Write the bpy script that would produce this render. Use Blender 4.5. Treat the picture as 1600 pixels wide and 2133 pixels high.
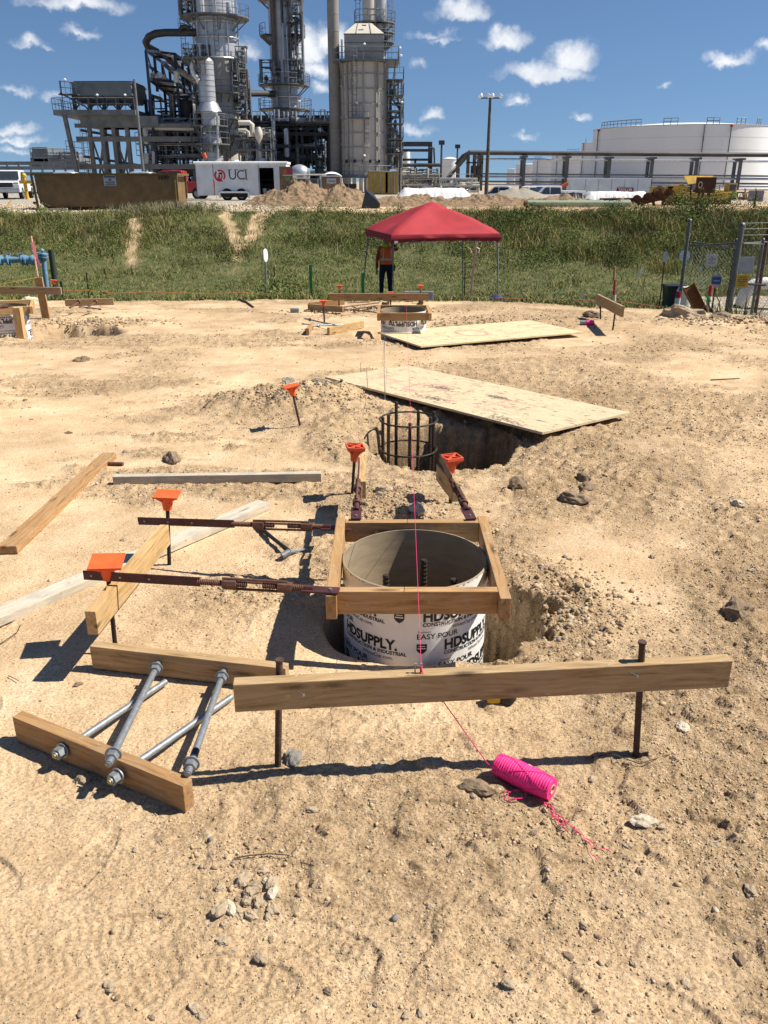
import bpy, bmesh, math, random
import numpy as np
from mathutils import Vector, Matrix, noise as mn
for o in list(bpy.data.objects): bpy.data.objects.remove(o)
rnd = random.Random(7)
S = bpy.context.scene
COL = S.collection
V = Vector
# ------------------------------------------------------------ camera
F = 1727.0; PITCH = math.atan(688.5 / F); EYE = 1.6
cd = bpy.data.cameras.new('camera'); cam = bpy.data.objects.new('camera', cd); COL.objects.link(cam)
cam.location = (0, 0, EYE); cam.rotation_euler = (math.pi / 2 - PITCH, 0, 0)
cd.sensor_fit = 'VERTICAL'; cd.sensor_height = 24; cd.lens = 24 * F / 2133
cd.clip_start = 0.05; cd.clip_end = 6000
S.camera = cam
# ------------------------------------------------------------ sky and sun
ELEV = math.radians(51); SUND = V((math.cos(ELEV) * math.cos(0.09), math.cos(ELEV) * math.sin(0.09), math.sin(ELEV)))
sl = bpy.data.lights.new('sun', 'SUN'); sl.energy = 4.9; sl.angle = math.radians(0.53); sl.color = (1, 0.94, 0.825)
so = bpy.data.objects.new('sun', sl); COL.objects.link(so); so.rotation_euler = SUND.to_track_quat('Z', 'Y').to_euler()
S.view_settings.view_transform = 'Standard'; S.view_settings.look = 'None'; S.view_settings.gamma = 1
S.view_settings.exposure = 0.70
S.cycles.max_bounces = 6; S.cycles.diffuse_bounces = 3; S.cycles.glossy_bounces = 3; S.cycles.transparent_max_bounces = 12
S.cycles.use_adaptive_sampling = True; S.cycles.adaptive_threshold = 0.02

def ray(px, py):
    x = (px - 800) / F; u = -(py - 1066.5) / F
    return V((x, math.cos(PITCH) + u * math.sin(PITCH), -math.sin(PITCH) + u * math.cos(PITCH)))
def at(px, py, Y):                      # the point seen at a pixel, Y metres ahead
    r = ray(px, py); t = Y / r.y
    return V((r.x * t, Y, EYE + r.z * t))
def base(Y): return -0.025 * max(0.0, Y - 3)
def G(px, py, h=0.0):                   # the point seen at a pixel, h above the level pad
    r = ray(px, py); Y = 3.0
    for _ in range(25):
        t = (base(Y) + h - EYE) / r.z; Y = r.y * t
    return V((r.x * t, Y, base(Y) + h))

w = bpy.data.worlds.new('World'); S.world = w; w.use_nodes = True
nt = w.node_tree; N = nt.nodes; L = nt.links; N.clear()
def nd(t, **k):
    n = N.new(t)
    for a, b in k.items(): setattr(n, a, b)
    return n
sky = nd('ShaderNodeTexSky', sky_type='NISHITA'); sky.sun_disc = False; sky.sun_elevation = ELEV
sky.sun_rotation = math.pi / 2 - 0.09; sky.altitude = 0; sky.air_density = 1.0; sky.dust_density = 0.0; sky.ozone_density = 6.0
tc = nd('ShaderNodeTexCoord')
def vm(op, a, b=None):
    n = nd('ShaderNodeVectorMath', operation=op)
    for i, q in enumerate((a, b)):
        if q is None: continue
        if isinstance(q, (tuple, Vector)): n.inputs[i].default_value = tuple(q)
        else: L.new(q, n.inputs[i])
    return n
def ma(op, a, b=None, c=None, clamp=False):
    n = nd('ShaderNodeMath', operation=op); n.use_clamp = clamp
    for i, q in enumerate((a, b, c)):
        if q is None: continue
        if isinstance(q, (int, float)): n.inputs[i].default_value = q
        else: L.new(q, n.inputs[i])
    return n.outputs[0]
nrm = vm('NORMALIZE', tc.outputs['Generated'])
L.new(vm('NORMALIZE', vm('ADD', nrm.outputs[0], (0, 0, 0.10)).outputs[0]).outputs[0], sky.inputs['Vector'])
tint = vm('MULTIPLY', sky.outputs[0], (0.80, 0.83, 0.86))
nz = nd('ShaderNodeTexNoise'); nz.inputs['Scale'].default_value = 30; nz.inputs['Detail'].default_value = 7; nz.inputs['Roughness'].default_value = 0.62
L.new(nrm.outputs[0], nz.inputs['Vector'])
nz2 = nd('ShaderNodeTexNoise'); nz2.inputs['Scale'].default_value = 55; nz2.inputs['Detail'].default_value = 6; nz2.inputs['Roughness'].default_value = 0.6
L.new(nrm.outputs[0], nz2.inputs['Vector'])
off = vm('SCALE', vm('SUBTRACT', nz.outputs['Color'], (0.5, 0.5, 0.5)).outputs[0]); off.inputs['Scale'].default_value = 0.038
dirv = vm('ADD', nrm.outputs[0], off.outputs[0]).outputs[0]
# where the clouds stand in the sky: (x, y, half width, half height, thickness)
CL = [(165, 10, 95, 20, 1.0), (60, 90, 26, 15, .75), (172, 72, 30, 10, .55), (95, 100, 12, 6, .4), (32, 190, 24, 10, .5), (112, 200, 22, 10, .6), (35, 268, 40, 14, .85), (45, 290, 46, 10, .7), (30, 312, 30, 9, .5),
      (520, 112, 28, 22, .6), (645, 110, 45, 48, 1.35), (690, 90, 40, 40, 1.35), (665, 150, 60, 22, 1.0), (672, 188, 20, 14, .6), (745, 110, 20, 30, .6), (965, 25, 62, 24, 1.1), (900, 68, 50, 8, .5), (925, 80, 40, 8, .5), (1055, 82, 48, 28, 1.15), (1140, 152, 100, 24, 1.3),
      (1190, 125, 58, 38, 1.3), (1082, 213, 26, 13, .8), (1210, 250, 18, 12, .7), (902, 243, 22, 13, .75), (868, 270, 38, 12, .5), (1090, 287, 26, 9, .6), (1388, 187, 14, 7, .55), (1520, 122, 45, 14, .9), (1588, 103, 24, 12, .8), (865, 142, 14, 8, .35),
      (-150, 120, 90, 40, 1.2), (-320, -100, 130, 50, 1.2), (1800, 60, 110, 40, 1.2), (1950, 220, 70, 22, 1), (700, -250, 150, 55, 1.2), (1500, -330, 160, 60, 1.2)]
mask = None; shade = None
for (cx, cy, a, b, k) in CL:
    d = ray(cx, cy).normalized(); rt = V((d.y, -d.x, 0)).normalized(); up = rt.cross(d).normalized()
    sc = 1.0 / math.hypot(F, 866)
    mp = nd('ShaderNodeMapping'); mp.vector_type = 'TEXTURE'
    u = vm('DOT_PRODUCT', dirv, tuple(rt / (a * sc))).outputs['Value']; v = vm('DOT_PRODUCT', dirv, tuple(up / (b * sc))).outputs['Value']
    v0 = float(up.dot(d) / (b * sc)); dd = vm('DOT_PRODUCT', dirv, tuple(d)).outputs['Value']
    v = ma('SUBTRACT', v, v0)
    v = ma('ADD', v, ma('MULTIPLY', ma('MINIMUM', v, 0.0), 0.6))          # flatter undersides
    r2 = ma('ADD', ma('MULTIPLY', u, u), ma('MULTIPLY', v, v))
    m = ma('MULTIPLY', ma('SUBTRACT', 1.0, ma('SQRT', r2)), k)
    m = ma('SUBTRACT', m, ma('MULTIPLY', ma('LESS_THAN', dd, 0.5), 50.0))
    mask = m if mask is None else ma('MAXIMUM', mask, m)
    N.remove(mp)
den = ma('ADD', mask, ma('MULTIPLY', ma('SUBTRACT', nz2.outputs['Fac'], 0.5), 1.0))
mr = nd('ShaderNodeMapRange', interpolation_type='SMOOTHSTEP'); mr.inputs['From Min'].default_value = -0.25; mr.inputs['From Max'].default_value = 0.95
L.new(den, mr.inputs['Value'])
fac = ma('MULTIPLY', mr.outputs[0], 0.93)
cr = nd('ShaderNodeMix', data_type='RGBA'); cr.inputs[6].default_value = (7.0, 7.4, 8.0, 1); cr.inputs[7].default_value = (10.5, 10.4, 10.4, 1)
L.new(ma('MULTIPLY', ma('SUBTRACT', nz.outputs['Fac'], 0.35), 2.6, clamp=True), cr.inputs[0])
mix = nd('ShaderNodeMix', data_type='RGBA'); L.new(fac, mix.inputs[0]); L.new(tint.outputs[0], mix.inputs[6]); L.new(cr.outputs[2], mix.inputs[7])
bg = nd('ShaderNodeBackground'); bg.inputs['Strength'].default_value = 0.07; L.new(mix.outputs[2], bg.inputs['Color'])
wo = nd('ShaderNodeOutputWorld'); L.new(bg.outputs[0], wo.inputs['Surface'])

# ------------------------------------------------------------ materials
MATS = {}
def mat(name, col, rough=0.7, metal=0.0, var=0.15, scale=6.0, bump=0.0, bscale=None, col2=None, c2=0.5, stretch=(1, 1, 1), spec=0.4, trans=0, det=5, obj=True):
    if name in MATS: return MATS[name]
    m = bpy.data.materials.new(name); m.use_nodes = True; t = m.node_tree; n = t.nodes; l = t.links
    b = n['Principled BSDF']; b.inputs['Roughness'].default_value = rough; b.inputs['Metallic'].default_value = metal
    b.inputs['Specular IOR Level'].default_value = spec
    tc = n.new('ShaderNodeTexCoord'); mp = n.new('ShaderNodeMapping'); mp.inputs['Scale'].default_value = stretch
    oi = n.new('ShaderNodeObjectInfo'); ad = n.new('ShaderNodeVectorMath'); ad.operation = 'ADD'
    ml = n.new('ShaderNodeMath'); ml.operation = 'MULTIPLY'; ml.inputs[1].default_value = 31.7
    l.new(oi.outputs['Random'], ml.inputs[0]); l.new(tc.outputs['Object'], ad.inputs[0]); l.new(ml.outputs[0], ad.inputs[1])
    l.new(ad.outputs[0], mp.inputs['Vector'])
    nz = n.new('ShaderNodeTexNoise'); nz.inputs['Scale'].default_value = scale; nz.inputs['Detail'].default_value = det; nz.inputs['Roughness'].default_value = 0.6
    l.new(mp.outputs[0], nz.inputs['Vector'])
    rp = n.new('ShaderNodeValToRGB'); c = np.array(col[:3])
    c_2 = np.array(col2[:3]) if col2 else c * (1 - var * 1.6)
    hi = c if col2 else np.clip(c * (1 + var), 0, 1)
    rp.color_ramp.elements[0].position = max(0.0, c2 - 0.2); rp.color_ramp.elements[0].color = (*c_2, 1)
    rp.color_ramp.elements[1].position = min(1.0, c2 + 0.2); rp.color_ramp.elements[1].color = (*hi, 1)
    l.new(nz.outputs['Fac'], rp.inputs[0]); l.new(rp.outputs[0], b.inputs['Base Color'])
    if bump:
        nb = n.new('ShaderNodeTexNoise'); nb.inputs['Scale'].default_value = bscale or scale * 3; nb.inputs['Detail'].default_value = 6
        l.new(mp.outputs[0], nb.inputs['Vector'])
        bp = n.new('ShaderNodeBump'); bp.inputs['Strength'].default_value = min(1, bump * 10); bp.inputs['Distance'].default_value = bump * 0.1
        l.new(nb.outputs['Fac'], bp.inputs['Height']); l.new(bp.outputs[0], b.inputs['Normal'])
    if trans:
        b.inputs['Transmission Weight'].default_value = trans
    MATS[name] = m; return m

def wood(name, c1, c2, grey=0.0, rough=0.75, dark=0.5):
    if name in MATS: return MATS[name]
    m = bpy.data.materials.new(name); m.use_nodes = True; t = m.node_tree; n = t.nodes; l = t.links
    b = n['Principled BSDF']; b.inputs['Roughness'].default_value = rough; b.inputs['Specular IOR Level'].default_value = 0.25
    tc = n.new('ShaderNodeTexCoord'); oi = n.new('ShaderNodeObjectInfo')
    ml = n.new('ShaderNodeMath'); ml.operation = 'MULTIPLY'; ml.inputs[1].default_value = 17.3
    ad = n.new('ShaderNodeVectorMath'); ad.operation = 'ADD'; l.new(tc.outputs['Object'], ad.inputs[0]); l.new(oi.outputs['Random'], ml.inputs[0]); l.new(ml.outputs[0], ad.inputs[1])
    # wander the grain
    n0 = n.new('ShaderNodeTexNoise'); n0.inputs['Scale'].default_value = 2.5; n0.inputs['Detail'].default_value = 2; l.new(ad.outputs[0], n0.inputs['Vector'])
    sc = n.new('ShaderNodeVectorMath'); sc.operation = 'SCALE'; sc.inputs['Scale'].default_value = 0.09; l.new(n0.outputs['Color'], sc.inputs[0])
    a2 = n.new('ShaderNodeVectorMath'); a2.operation = 'ADD'; l.new(ad.outputs[0], a2.inputs[0]); l.new(sc.outputs[0], a2.inputs[1])
    mp = n.new('ShaderNodeMapping'); mp.inputs['Scale'].default_value = (2.0, 46, 46); l.new(a2.outputs[0], mp.inputs['Vector'])
    g = n.new('ShaderNodeTexNoise'); g.inputs['Scale'].default_value = 1.6; g.inputs['Detail'].default_value = 7; g.inputs['Roughness'].default_value = 0.65; l.new(mp.outputs[0], g.inputs['Vector'])
    mp2 = n.new('ShaderNodeMapping'); mp2.inputs['Scale'].default_value = (3.2, 14, 14); l.new(ad.outputs[0], mp2.inputs['Vector'])
    vo = n.new('ShaderNodeTexVoronoi'); vo.inputs['Scale'].default_value = 1.0; l.new(mp2.outputs[0], vo.inputs['Vector'])
    kr = n.new('ShaderNodeMapRange'); kr.inputs['From Min'].default_value = 0.06; kr.inputs['From Max'].default_value = 0.2; l.new(vo.outputs['Distance'], kr.inputs['Value'])
    rp = n.new('ShaderNodeValToRGB'); e = rp.color_ramp.elements
    e[0].position = 0.3; e[0].color = (*[x * dark for x in c1], 1); e[1].position = 0.68; e[1].color = (*c2, 1)
    e2 = rp.color_ramp.elements.new(0.45); e2.color = (*c1, 1)
    l.new(g.outputs['Fac'], rp.inputs[0])
    mx = n.new('ShaderNodeMix'); mx.data_type = 'RGBA'; mx.inputs[6].default_value = (*[x * 0.3 for x in c1], 1); l.new(kr.outputs[0], mx.inputs[0]); l.new(rp.outputs[0], mx.inputs[7])
    n3 = n.new('ShaderNodeTexNoise'); n3.inputs['Scale'].default_value = 9; n3.inputs['Detail'].default_value = 5; n3.inputs['Roughness'].default_value = 0.7; l.new(ad.outputs[0], n3.inputs['Vector'])
    k3 = n.new('ShaderNodeMapRange'); k3.inputs['From Min'].default_value = 0.48; k3.inputs['From Max'].default_value = 0.70; k3.inputs['To Max'].default_value = 0.55 + grey * 0.4; l.new(n3.outputs['Fac'], k3.inputs['Value'])
    m3 = n.new('ShaderNodeMix'); m3.data_type = 'RGBA'; l.new(k3.outputs[0], m3.inputs[0]); l.new(mx.outputs[2], m3.inputs[6]); m3.inputs[7].default_value = (0.36, 0.28, 0.18, 1) if not grey else (0.33, 0.32, 0.29, 1)
    mr_ = n.new('ShaderNodeMapRange'); mr_.inputs['To Min'].default_value = 0.82; mr_.inputs['To Max'].default_value = 1.08; l.new(oi.outputs['Random'], mr_.inputs['Value'])
    n4 = n.new('ShaderNodeTexNoise'); n4.inputs['Scale'].default_value = 38; n4.inputs['Detail'].default_value = 4; l.new(ad.outputs[0], n4.inputs['Vector'])
    k4 = n.new('ShaderNodeMapRange'); k4.inputs['From Min'].default_value = 0.64; k4.inputs['From Max'].default_value = 0.70; l.new(n4.outputs['Fac'], k4.inputs['Value'])
    m5 = n.new('ShaderNodeMix'); m5.data_type = 'RGBA'; l.new(k4.outputs[0], m5.inputs[0]); l.new(m3.outputs[2], m5.inputs[6]); m5.inputs[7].default_value = (0.40, 0.31, 0.20, 1)
    hs = n.new('ShaderNodeHueSaturation'); l.new(mr_.outputs[0], hs.inputs['Value']); l.new(m5.outputs[2], hs.inputs['Color']); l.new(hs.outputs[0], b.inputs['Base Color'])
    bp = n.new('ShaderNodeBump'); bp.inputs['Strength'].default_value = 0.5; bp.inputs['Distance'].default_value = 0.0015; l.new(g.outputs['Fac'], bp.inputs['Height']); l.new(bp.outputs[0], b.inputs['Normal'])
    MATS[name] = m; return m

# ------------------------------------------------------------ mesh helpers
def frame_to(d, up=V((0, 0, 1))):
    x = d.normalized(); 
    if abs(x.dot(up)) > 0.999: up = V((0, 1, 0))
    y = up.cross(x).normalized(); z = x.cross(y)
    return Matrix((x, y, z)).transposed()
WM = {}
class MB:
    def __init__(s): s.v = []; s.f = []
    def add(s, vs, fs):
        o = len(s.v); s.v += [tuple(q) for q in vs]; s.f += [tuple(i + o for i in f) for f in fs]; return s
    def box(s, c, d, R=None):
        c = V(c); vs = []
        for x in (-.5, .5):
            for y in (-.5, .5):
                for z in (-.5, .5):
                    q = V((x * d[0], y * d[1], z * d[2])); vs.append((R @ q if R else q) + c)
        return s.add(vs, [(0, 1, 3, 2), (4, 6, 7, 5), (0, 4, 5, 1), (2, 3, 7, 6), (0, 2, 6, 4), (1, 5, 7, 3)])
    def b2(s, x0, x1, y0, y1, z0, z1): return s.box(((x0 + x1) / 2, (y0 + y1) / 2, (z0 + z1) / 2), (abs(x1 - x0), abs(y1 - y0), abs(z1 - z0)))
    def beam(s, p0, p1, wd, ht, up=V((0, 0, 1))):
        p0 = V(p0); p1 = V(p1); return s.box((p0 + p1) / 2, ((p1 - p0).length, wd, ht), frame_to(p1 - p0, up))
    def cyl(s, p0, p1, r, r2=None, n=10, caps=True):
        p0 = V(p0); p1 = V(p1); r2 = r if r2 is None else r2; R = frame_to(p1 - p0); vs = []
        for (p, q) in ((p0, r), (p1, r2)):
            for i in range(n):
                a = 2 * math.pi * i / n; vs.append(p + R @ V((0, q * math.cos(a), q * math.sin(a))))
        fs = [(i, (i + 1) % n, n + (i + 1) % n, n + i) for i in range(n)]
        if caps: fs += [tuple(range(n - 1, -1, -1)), tuple(range(n, 2 * n))]
        return s.add(vs, fs)
    def pipe(s, pts, r, n=8, caps=True, closed=False):
        pts = [V(p) for p in pts]; vs = []; m = len(pts); nrm = None
        for i, p in enumerate(pts):
            if closed: t = pts[(i + 1) % m] - pts[i - 1]
            else: t = pts[min(i + 1, m - 1)] - pts[max(i - 1, 0)]
            t.normalize()
            if nrm is None: nrm = V((0, 0, 1)).cross(t) if abs(t.z) < 0.9 else V((0, 1, 0)).cross(t)
            nrm = (nrm - t * nrm.dot(t)).normalized(); bn = t.cross(nrm)
            k = 1.0
            if 0 < i < m - 1 or closed:
                a = (pts[i] - pts[i - 1]).normalized(); b = (pts[(i + 1) % m] - pts[i]).normalized(); k = 1 / max(0.5, math.cos(a.angle(b, 0) / 2))
            rr = r[i] if isinstance(r, (list, tuple)) else r
            for j in range(n):
                a = 2 * math.pi * j / n; vs.append(p + (nrm * math.cos(a) + bn * math.sin(a)) * rr * (k if k < 1.3 else 1.15))
        fs = []
        for i in range(m if closed else m - 1):
            for j in range(n): fs.append((i * n + j, i * n + (j + 1) % n, ((i + 1) % m) * n + (j + 1) % n, ((i + 1) % m) * n + j))
        if caps and not closed: fs += [tuple(range(n - 1, -1, -1)), tuple((m - 1) * n + j for j in range(n))]
        return s.add(vs, fs)
    def lathe(s, prof, c=(0, 0, 0), n=24, R=None, caps=True, a0=0, a1=2 * math.pi):
        c = V(c); vs = []; full = abs(a1 - a0 - 2 * math.pi) < 1e-6; k = n if full else n + 1
        for (r, z) in prof:
            for i in range(k):
                a = a0 + (a1 - a0) * i / n; q = V((r * math.cos(a), r * math.sin(a), z)); vs.append((R @ q if R else q) + c)
        fs = []
        for j in range(len(prof) - 1):
            for i in range(n): fs.append((j * k + i, j * k + (i + 1) % k, (j + 1) * k + (i + 1) % k, (j + 1) * k + i))
        if caps and full:
            if prof[0][0] > 1e-5: fs.append(tuple(range(n - 1, -1, -1)))
            if prof[-1][0] > 1e-5: fs.append(tuple((len(prof) - 1) * n + i for i in range(n)))
        return s.add(vs, fs)
    def ring(s, c, R, r, n=32, m=6, sc=(1, 1)):
        c = V(c); return s.pipe([c + V((R * sc[0] * math.cos(2 * math.pi * i / n), R * sc[1] * math.sin(2 * math.pi * i / n), 0)) for i in range(n)], r, m, closed=True)
    def sph(s, c, r, n=12, m=8, sc=(1, 1, 1)):
        return s.lathe([(max(1e-6, r * math.sin(math.pi * j / m)), -r * math.cos(math.pi * j / m) * sc[2]) for j in range(m + 1)], c, n, caps=False) if sc[0] == 1 and sc[1] == 1 else s.lathe([(max(1e-6, r * math.sin(math.pi * j / m)), -r * math.cos(math.pi * j / m)) for j in range(m + 1)], c, n, R=Matrix.Diagonal(sc), caps=False)
    def poly(s, pts, th=None, nrm=None):        # flat polygon, with thickness
        pts = [V(p) for p in pts]; n = len(pts)
        if th is None: return s.add(pts, [tuple(range(n))])
        k = V(nrm) if nrm else (pts[1] - pts[0]).cross(pts[2] - pts[0]).normalized()
        vs = pts + [p - k * th for p in pts]
        return s.add(vs, [tuple(range(n)), tuple(range(2 * n - 1, n - 1, -1))] + [(i, n + i, n + (i + 1) % n, (i + 1) % n) for i in range(n)])
    def build(s, name, m, parent=None, smooth=False, bevel=0.0, M=None, jit=0.0):
        me = bpy.data.meshes.new(name)
        PW = WM[parent.name] if parent else Matrix.Identity(4)
        own = M if M is not None else PW
        inv = Matrix.Identity(4) if M is not None else PW.inverted()
        vs = [inv @ V(q) for q in s.v] if parent or M is not None else [V(q) for q in s.v]
        if parent is None and M is None:
            c = sum(vs, V((0, 0, 0))) / max(1, len(vs)); c.z = min(q.z for q in vs); vs = [q - c for q in vs]; own = Matrix.Translation(c)
        if jit: vs = [q + V((mn.noise(q * 3), mn.noise(q * 3 + V((9, 0, 0))), mn.noise(q * 3 + V((0, 9, 0))))) * jit for q in vs]
        me.from_pydata(vs, [], s.f)
        if bevel or smooth:
            bm = bmesh.new(); bm.from_mesh(me)
            bmesh.ops.recalc_face_normals(bm, faces=bm.faces)
            if bevel: bmesh.ops.bevel(bm, geom=list(bm.edges), offset=bevel, segments=2, affect='EDGES', profile=0.6)
            bm.to_mesh(me); bm.free()
        me.materials.append(m)
        if smooth:
            for p in me.polygons: p.use_smooth = True
            me.set_sharp_from_angle(angle=math.radians(38))
        o = bpy.data.objects.new(name, me); COL.objects.link(o)
        if parent: o.parent = parent; o.matrix_basis = PW.inverted() @ own
        else: o.matrix_basis = own
        WM[o.name] = own.copy(); return o
def tag(o, label, cat, group=None, kind=None):
    if label: o['label'] = label
    if cat: o['category'] = cat
    if group: o['group'] = group
    if kind: o['kind'] = kind
    return o
def thing(name, label, cat, loc=(0, 0, 0), group=None, rz=0.0, M=None):
    o = bpy.data.objects.new(name, None); COL.objects.link(o); o.empty_display_size = 0.1
    M = M if M is not None else Matrix.Translation(V(loc)) @ Matrix.Rotation(rz, 4, 'Z')
    o.matrix_basis = M; WM[o.name] = M.copy(); return tag(o, label, cat, group)
def copy_tree(o, parent=None):
    c = o.copy(); COL.objects.link(c)
    if parent: c.parent = parent
    for ch in o.children: copy_tree(ch, c)
    return c
def place(o, M, label=None, group=None):
    c = copy_tree(o); c.matrix_basis = M
    if label: c['label'] = label
    if group: c['group'] = group
    return c
def board(name, m, p0, p1, wd, ht, parent=None, up=V((0, 0, 1)), bevel=0.0025):   # grain runs along local X
    p0 = V(p0); p1 = V(p1); R = frame_to(p1 - p0, up).to_4x4(); M = Matrix.Translation((p0 + p1) / 2) @ R
    return MB().box((0, 0, 0), ((p1 - p0).length, wd, ht)).build(name, m, parent, M=M, bevel=bevel)
def text(name, body, m, M, size, parent=None, bold=0.0, width=1.0, align='LEFT', wrap=None, ext=0.0, spacing=1.0):
    cu = bpy.data.curves.new('t', 'FONT'); cu.body = body; cu.size = size; cu.offset = bold; cu.align_x = align; cu.resolution_u = 3; cu.extrude = ext; cu.space_character = spacing
    ob = bpy.data.objects.new('t', cu)
    me = bpy.data.meshes.new_from_object(ob); bpy.data.objects.remove(ob); bpy.data.curves.remove(cu)
    me.name = name
    if width != 1: me.transform(Matrix.Diagonal((width, 1, 1, 1)))
    if wrap:
        bm = bmesh.new(); bm.from_mesh(me)
        for _ in range(3):
            le = [e for e in bm.edges if e.calc_length() > 0.018]
            if not le: break
            bmesh.ops.subdivide_edges(bm, edges=le, cuts=1)
        bmesh.ops.triangulate(bm, faces=bm.faces)
        for v in bm.verts: v.co = V(wrap(v.co))
        bm.to_mesh(me); bm.free()
    me.materials.clear(); me.materials.append(m)
    o = bpy.data.objects.new(name, me); COL.objects.link(o)
    PW = WM[parent.name] if parent else Matrix.Identity(4)
    if parent: o.parent = parent
    o.matrix_basis = PW.inverted() @ M; WM[o.name] = M.copy(); return o
FACE = Matrix.Rotation(math.pi / 2, 4, 'X')     # text facing the camera side (-Y)
def smoothstep(a, b, x):
    t = np.clip((x - a) / (b - a), 0, 1); return t * t * (3 - 2 * t)
# ------------------------------------------------------------ ground
def _h(ix, iy, s):
    n = (ix.astype(np.int64) * 374761393 + iy.astype(np.int64) * 668265263 + s * 974711) & 0xffffffff
    n = ((n ^ (n >> 13)) * 1274126177) & 0xffffffff; n = (n ^ (n >> 16)) & 0xffffffff
    return n.astype(np.float64) / 4294967295.0
def vnoise(x, y, s=0):
    ix = np.floor(x); iy = np.floor(y); fx = x - ix; fy = y - iy
    ux = fx * fx * fx * (fx * (fx * 6 - 15) + 10); uy = fy * fy * fy * (fy * (fy * 6 - 15) + 10)
    a = _h(ix, iy, s); b = _h(ix + 1, iy, s); c = _h(ix, iy + 1, s); d = _h(ix + 1, iy + 1, s)
    return (a + (b - a) * ux) * (1 - uy) + (c + (d - c) * ux) * uy - 0.5
def rot(x, y, a): return x * math.cos(a) - y * math.sin(a), x * math.sin(a) + y * math.cos(a)
def fbm(x, y, sc, oc, gain=0.5, s=0):
    r = 0; a = 1.0; x = x * sc; y = y * sc
    for i in range(oc):
        r = r + a * vnoise(x, y, s + i); x, y = rot(x * 2.03, y * 2.03, 0.6); a *= gain
    return r
TC = (0.12, 2.91)                     # near tube centre
def edgeY(X): return 14.35 - 0.075 * np.clip(X, 0, 6.3) ** 2 + 0.25 * vnoise(X * 0.7, X * 0, 5)
def rough_mask(X, Y):                   # where the dirt is loose and stony
    n = fbm(X, Y, 0.9, 3, s=40)
    m = smoothstep(-0.25, 0.25, n + 0.30 * np.tanh((X - 0.35) * 1.5) - 0.12)
    m = np.maximum(m, np.exp(-(((X - 0.15) / .75) ** 2 + ((Y - 1.75) / .5) ** 2)) * 0.95)
    m = np.maximum(m, np.exp(-(((X + 0.62) / .3) ** 2 + ((Y - 3.05) / .3) ** 2)) * 0.8)
    m = np.maximum(m, np.exp(-(((X - 0.1) / .35) ** 2 + ((Y - 4.05) / .45) ** 2)))
    m = np.maximum(m, np.exp(-(((X + 0.75) / .75) ** 2 + ((Y - 6.5) / .8) ** 2)))
    m = np.where(Y > 7, m * 0.85, m)
    m = np.maximum(m, smoothstep(.75, .6, np.hypot(X - TC[0] - .1, Y - TC[1])) * smoothstep(.2, .4, X))
    m = np.maximum(m, smoothstep(1.1, .9, np.hypot(X - .42, Y - 5.62)))  # stony dirt round the cage hole, also painting its shaded walls darker
    m = np.maximum(m, smoothstep(.05, .3, fbm(X, Y * 2.2, .8, 4, .6, s=150)) * (Y > 4) * .85)
    return np.clip(m, 0, 1)
PRINTS = [(-0.62, 1.42, 2.9), (-0.30, 1.30, 0.3), (-0.12, 1.38, 0.5), (-0.55, 1.24, 2.6), (0.35, 1.28, 3.9), (-1.0, 1.6, 0.6), (0.80, 1.40, 2.2), (0.9, 1.75, 2.6), (-0.45, 2.75, 1.2), (-0.75, 1.62, 1.9), (-1.35, 2.35, 0.8),
          (-0.18, 2.25, 0.4), (0.05, 2.2, 2.8), (-0.6, 2.95, 2.1), (-1.5, 2.9, 1.4), (1.6, 2.2, 0.4), (-1.1, 4.0, .9), (-2.0, 3.9, 2.4), (-1.9, 2.9, .5), (1.25, 1.5, 1.2), (0.62, 1.2, 0.9)]
def far_profile(X, Y):
    e = edgeY(X)
    z = -0.025 * np.clip(Y - 3, 0, None); ze = -0.025 * (e - 3)
    fl = -1.80 + 0 * X
    t = smoothstep(0, 5.2, Y - e); z = np.where(Y > e, ze * (1 - t) + fl * t, z)
    yb = 27.0; crest = 38.0 + 0.6 * vnoise(X * 0.25, X * 0, 8)
    t2 = np.clip((Y - yb) / (crest - yb), 0, 1); t2 = t2 ** 1.15; t2 = t2 * t2 * (3 - 2 * t2) * 0.5 + t2 * 0.5
    zc = 0.36
    z = np.where(Y > yb, fl + (zc - fl) * t2, z)
    z = np.where(Y > crest, zc + 0.10 * smoothstep(0, 15, Y - crest), z)
    z = z - 1.15 * smoothstep(3.5, 8.5, X) * smoothstep(60, 72, Y)
    return z
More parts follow.
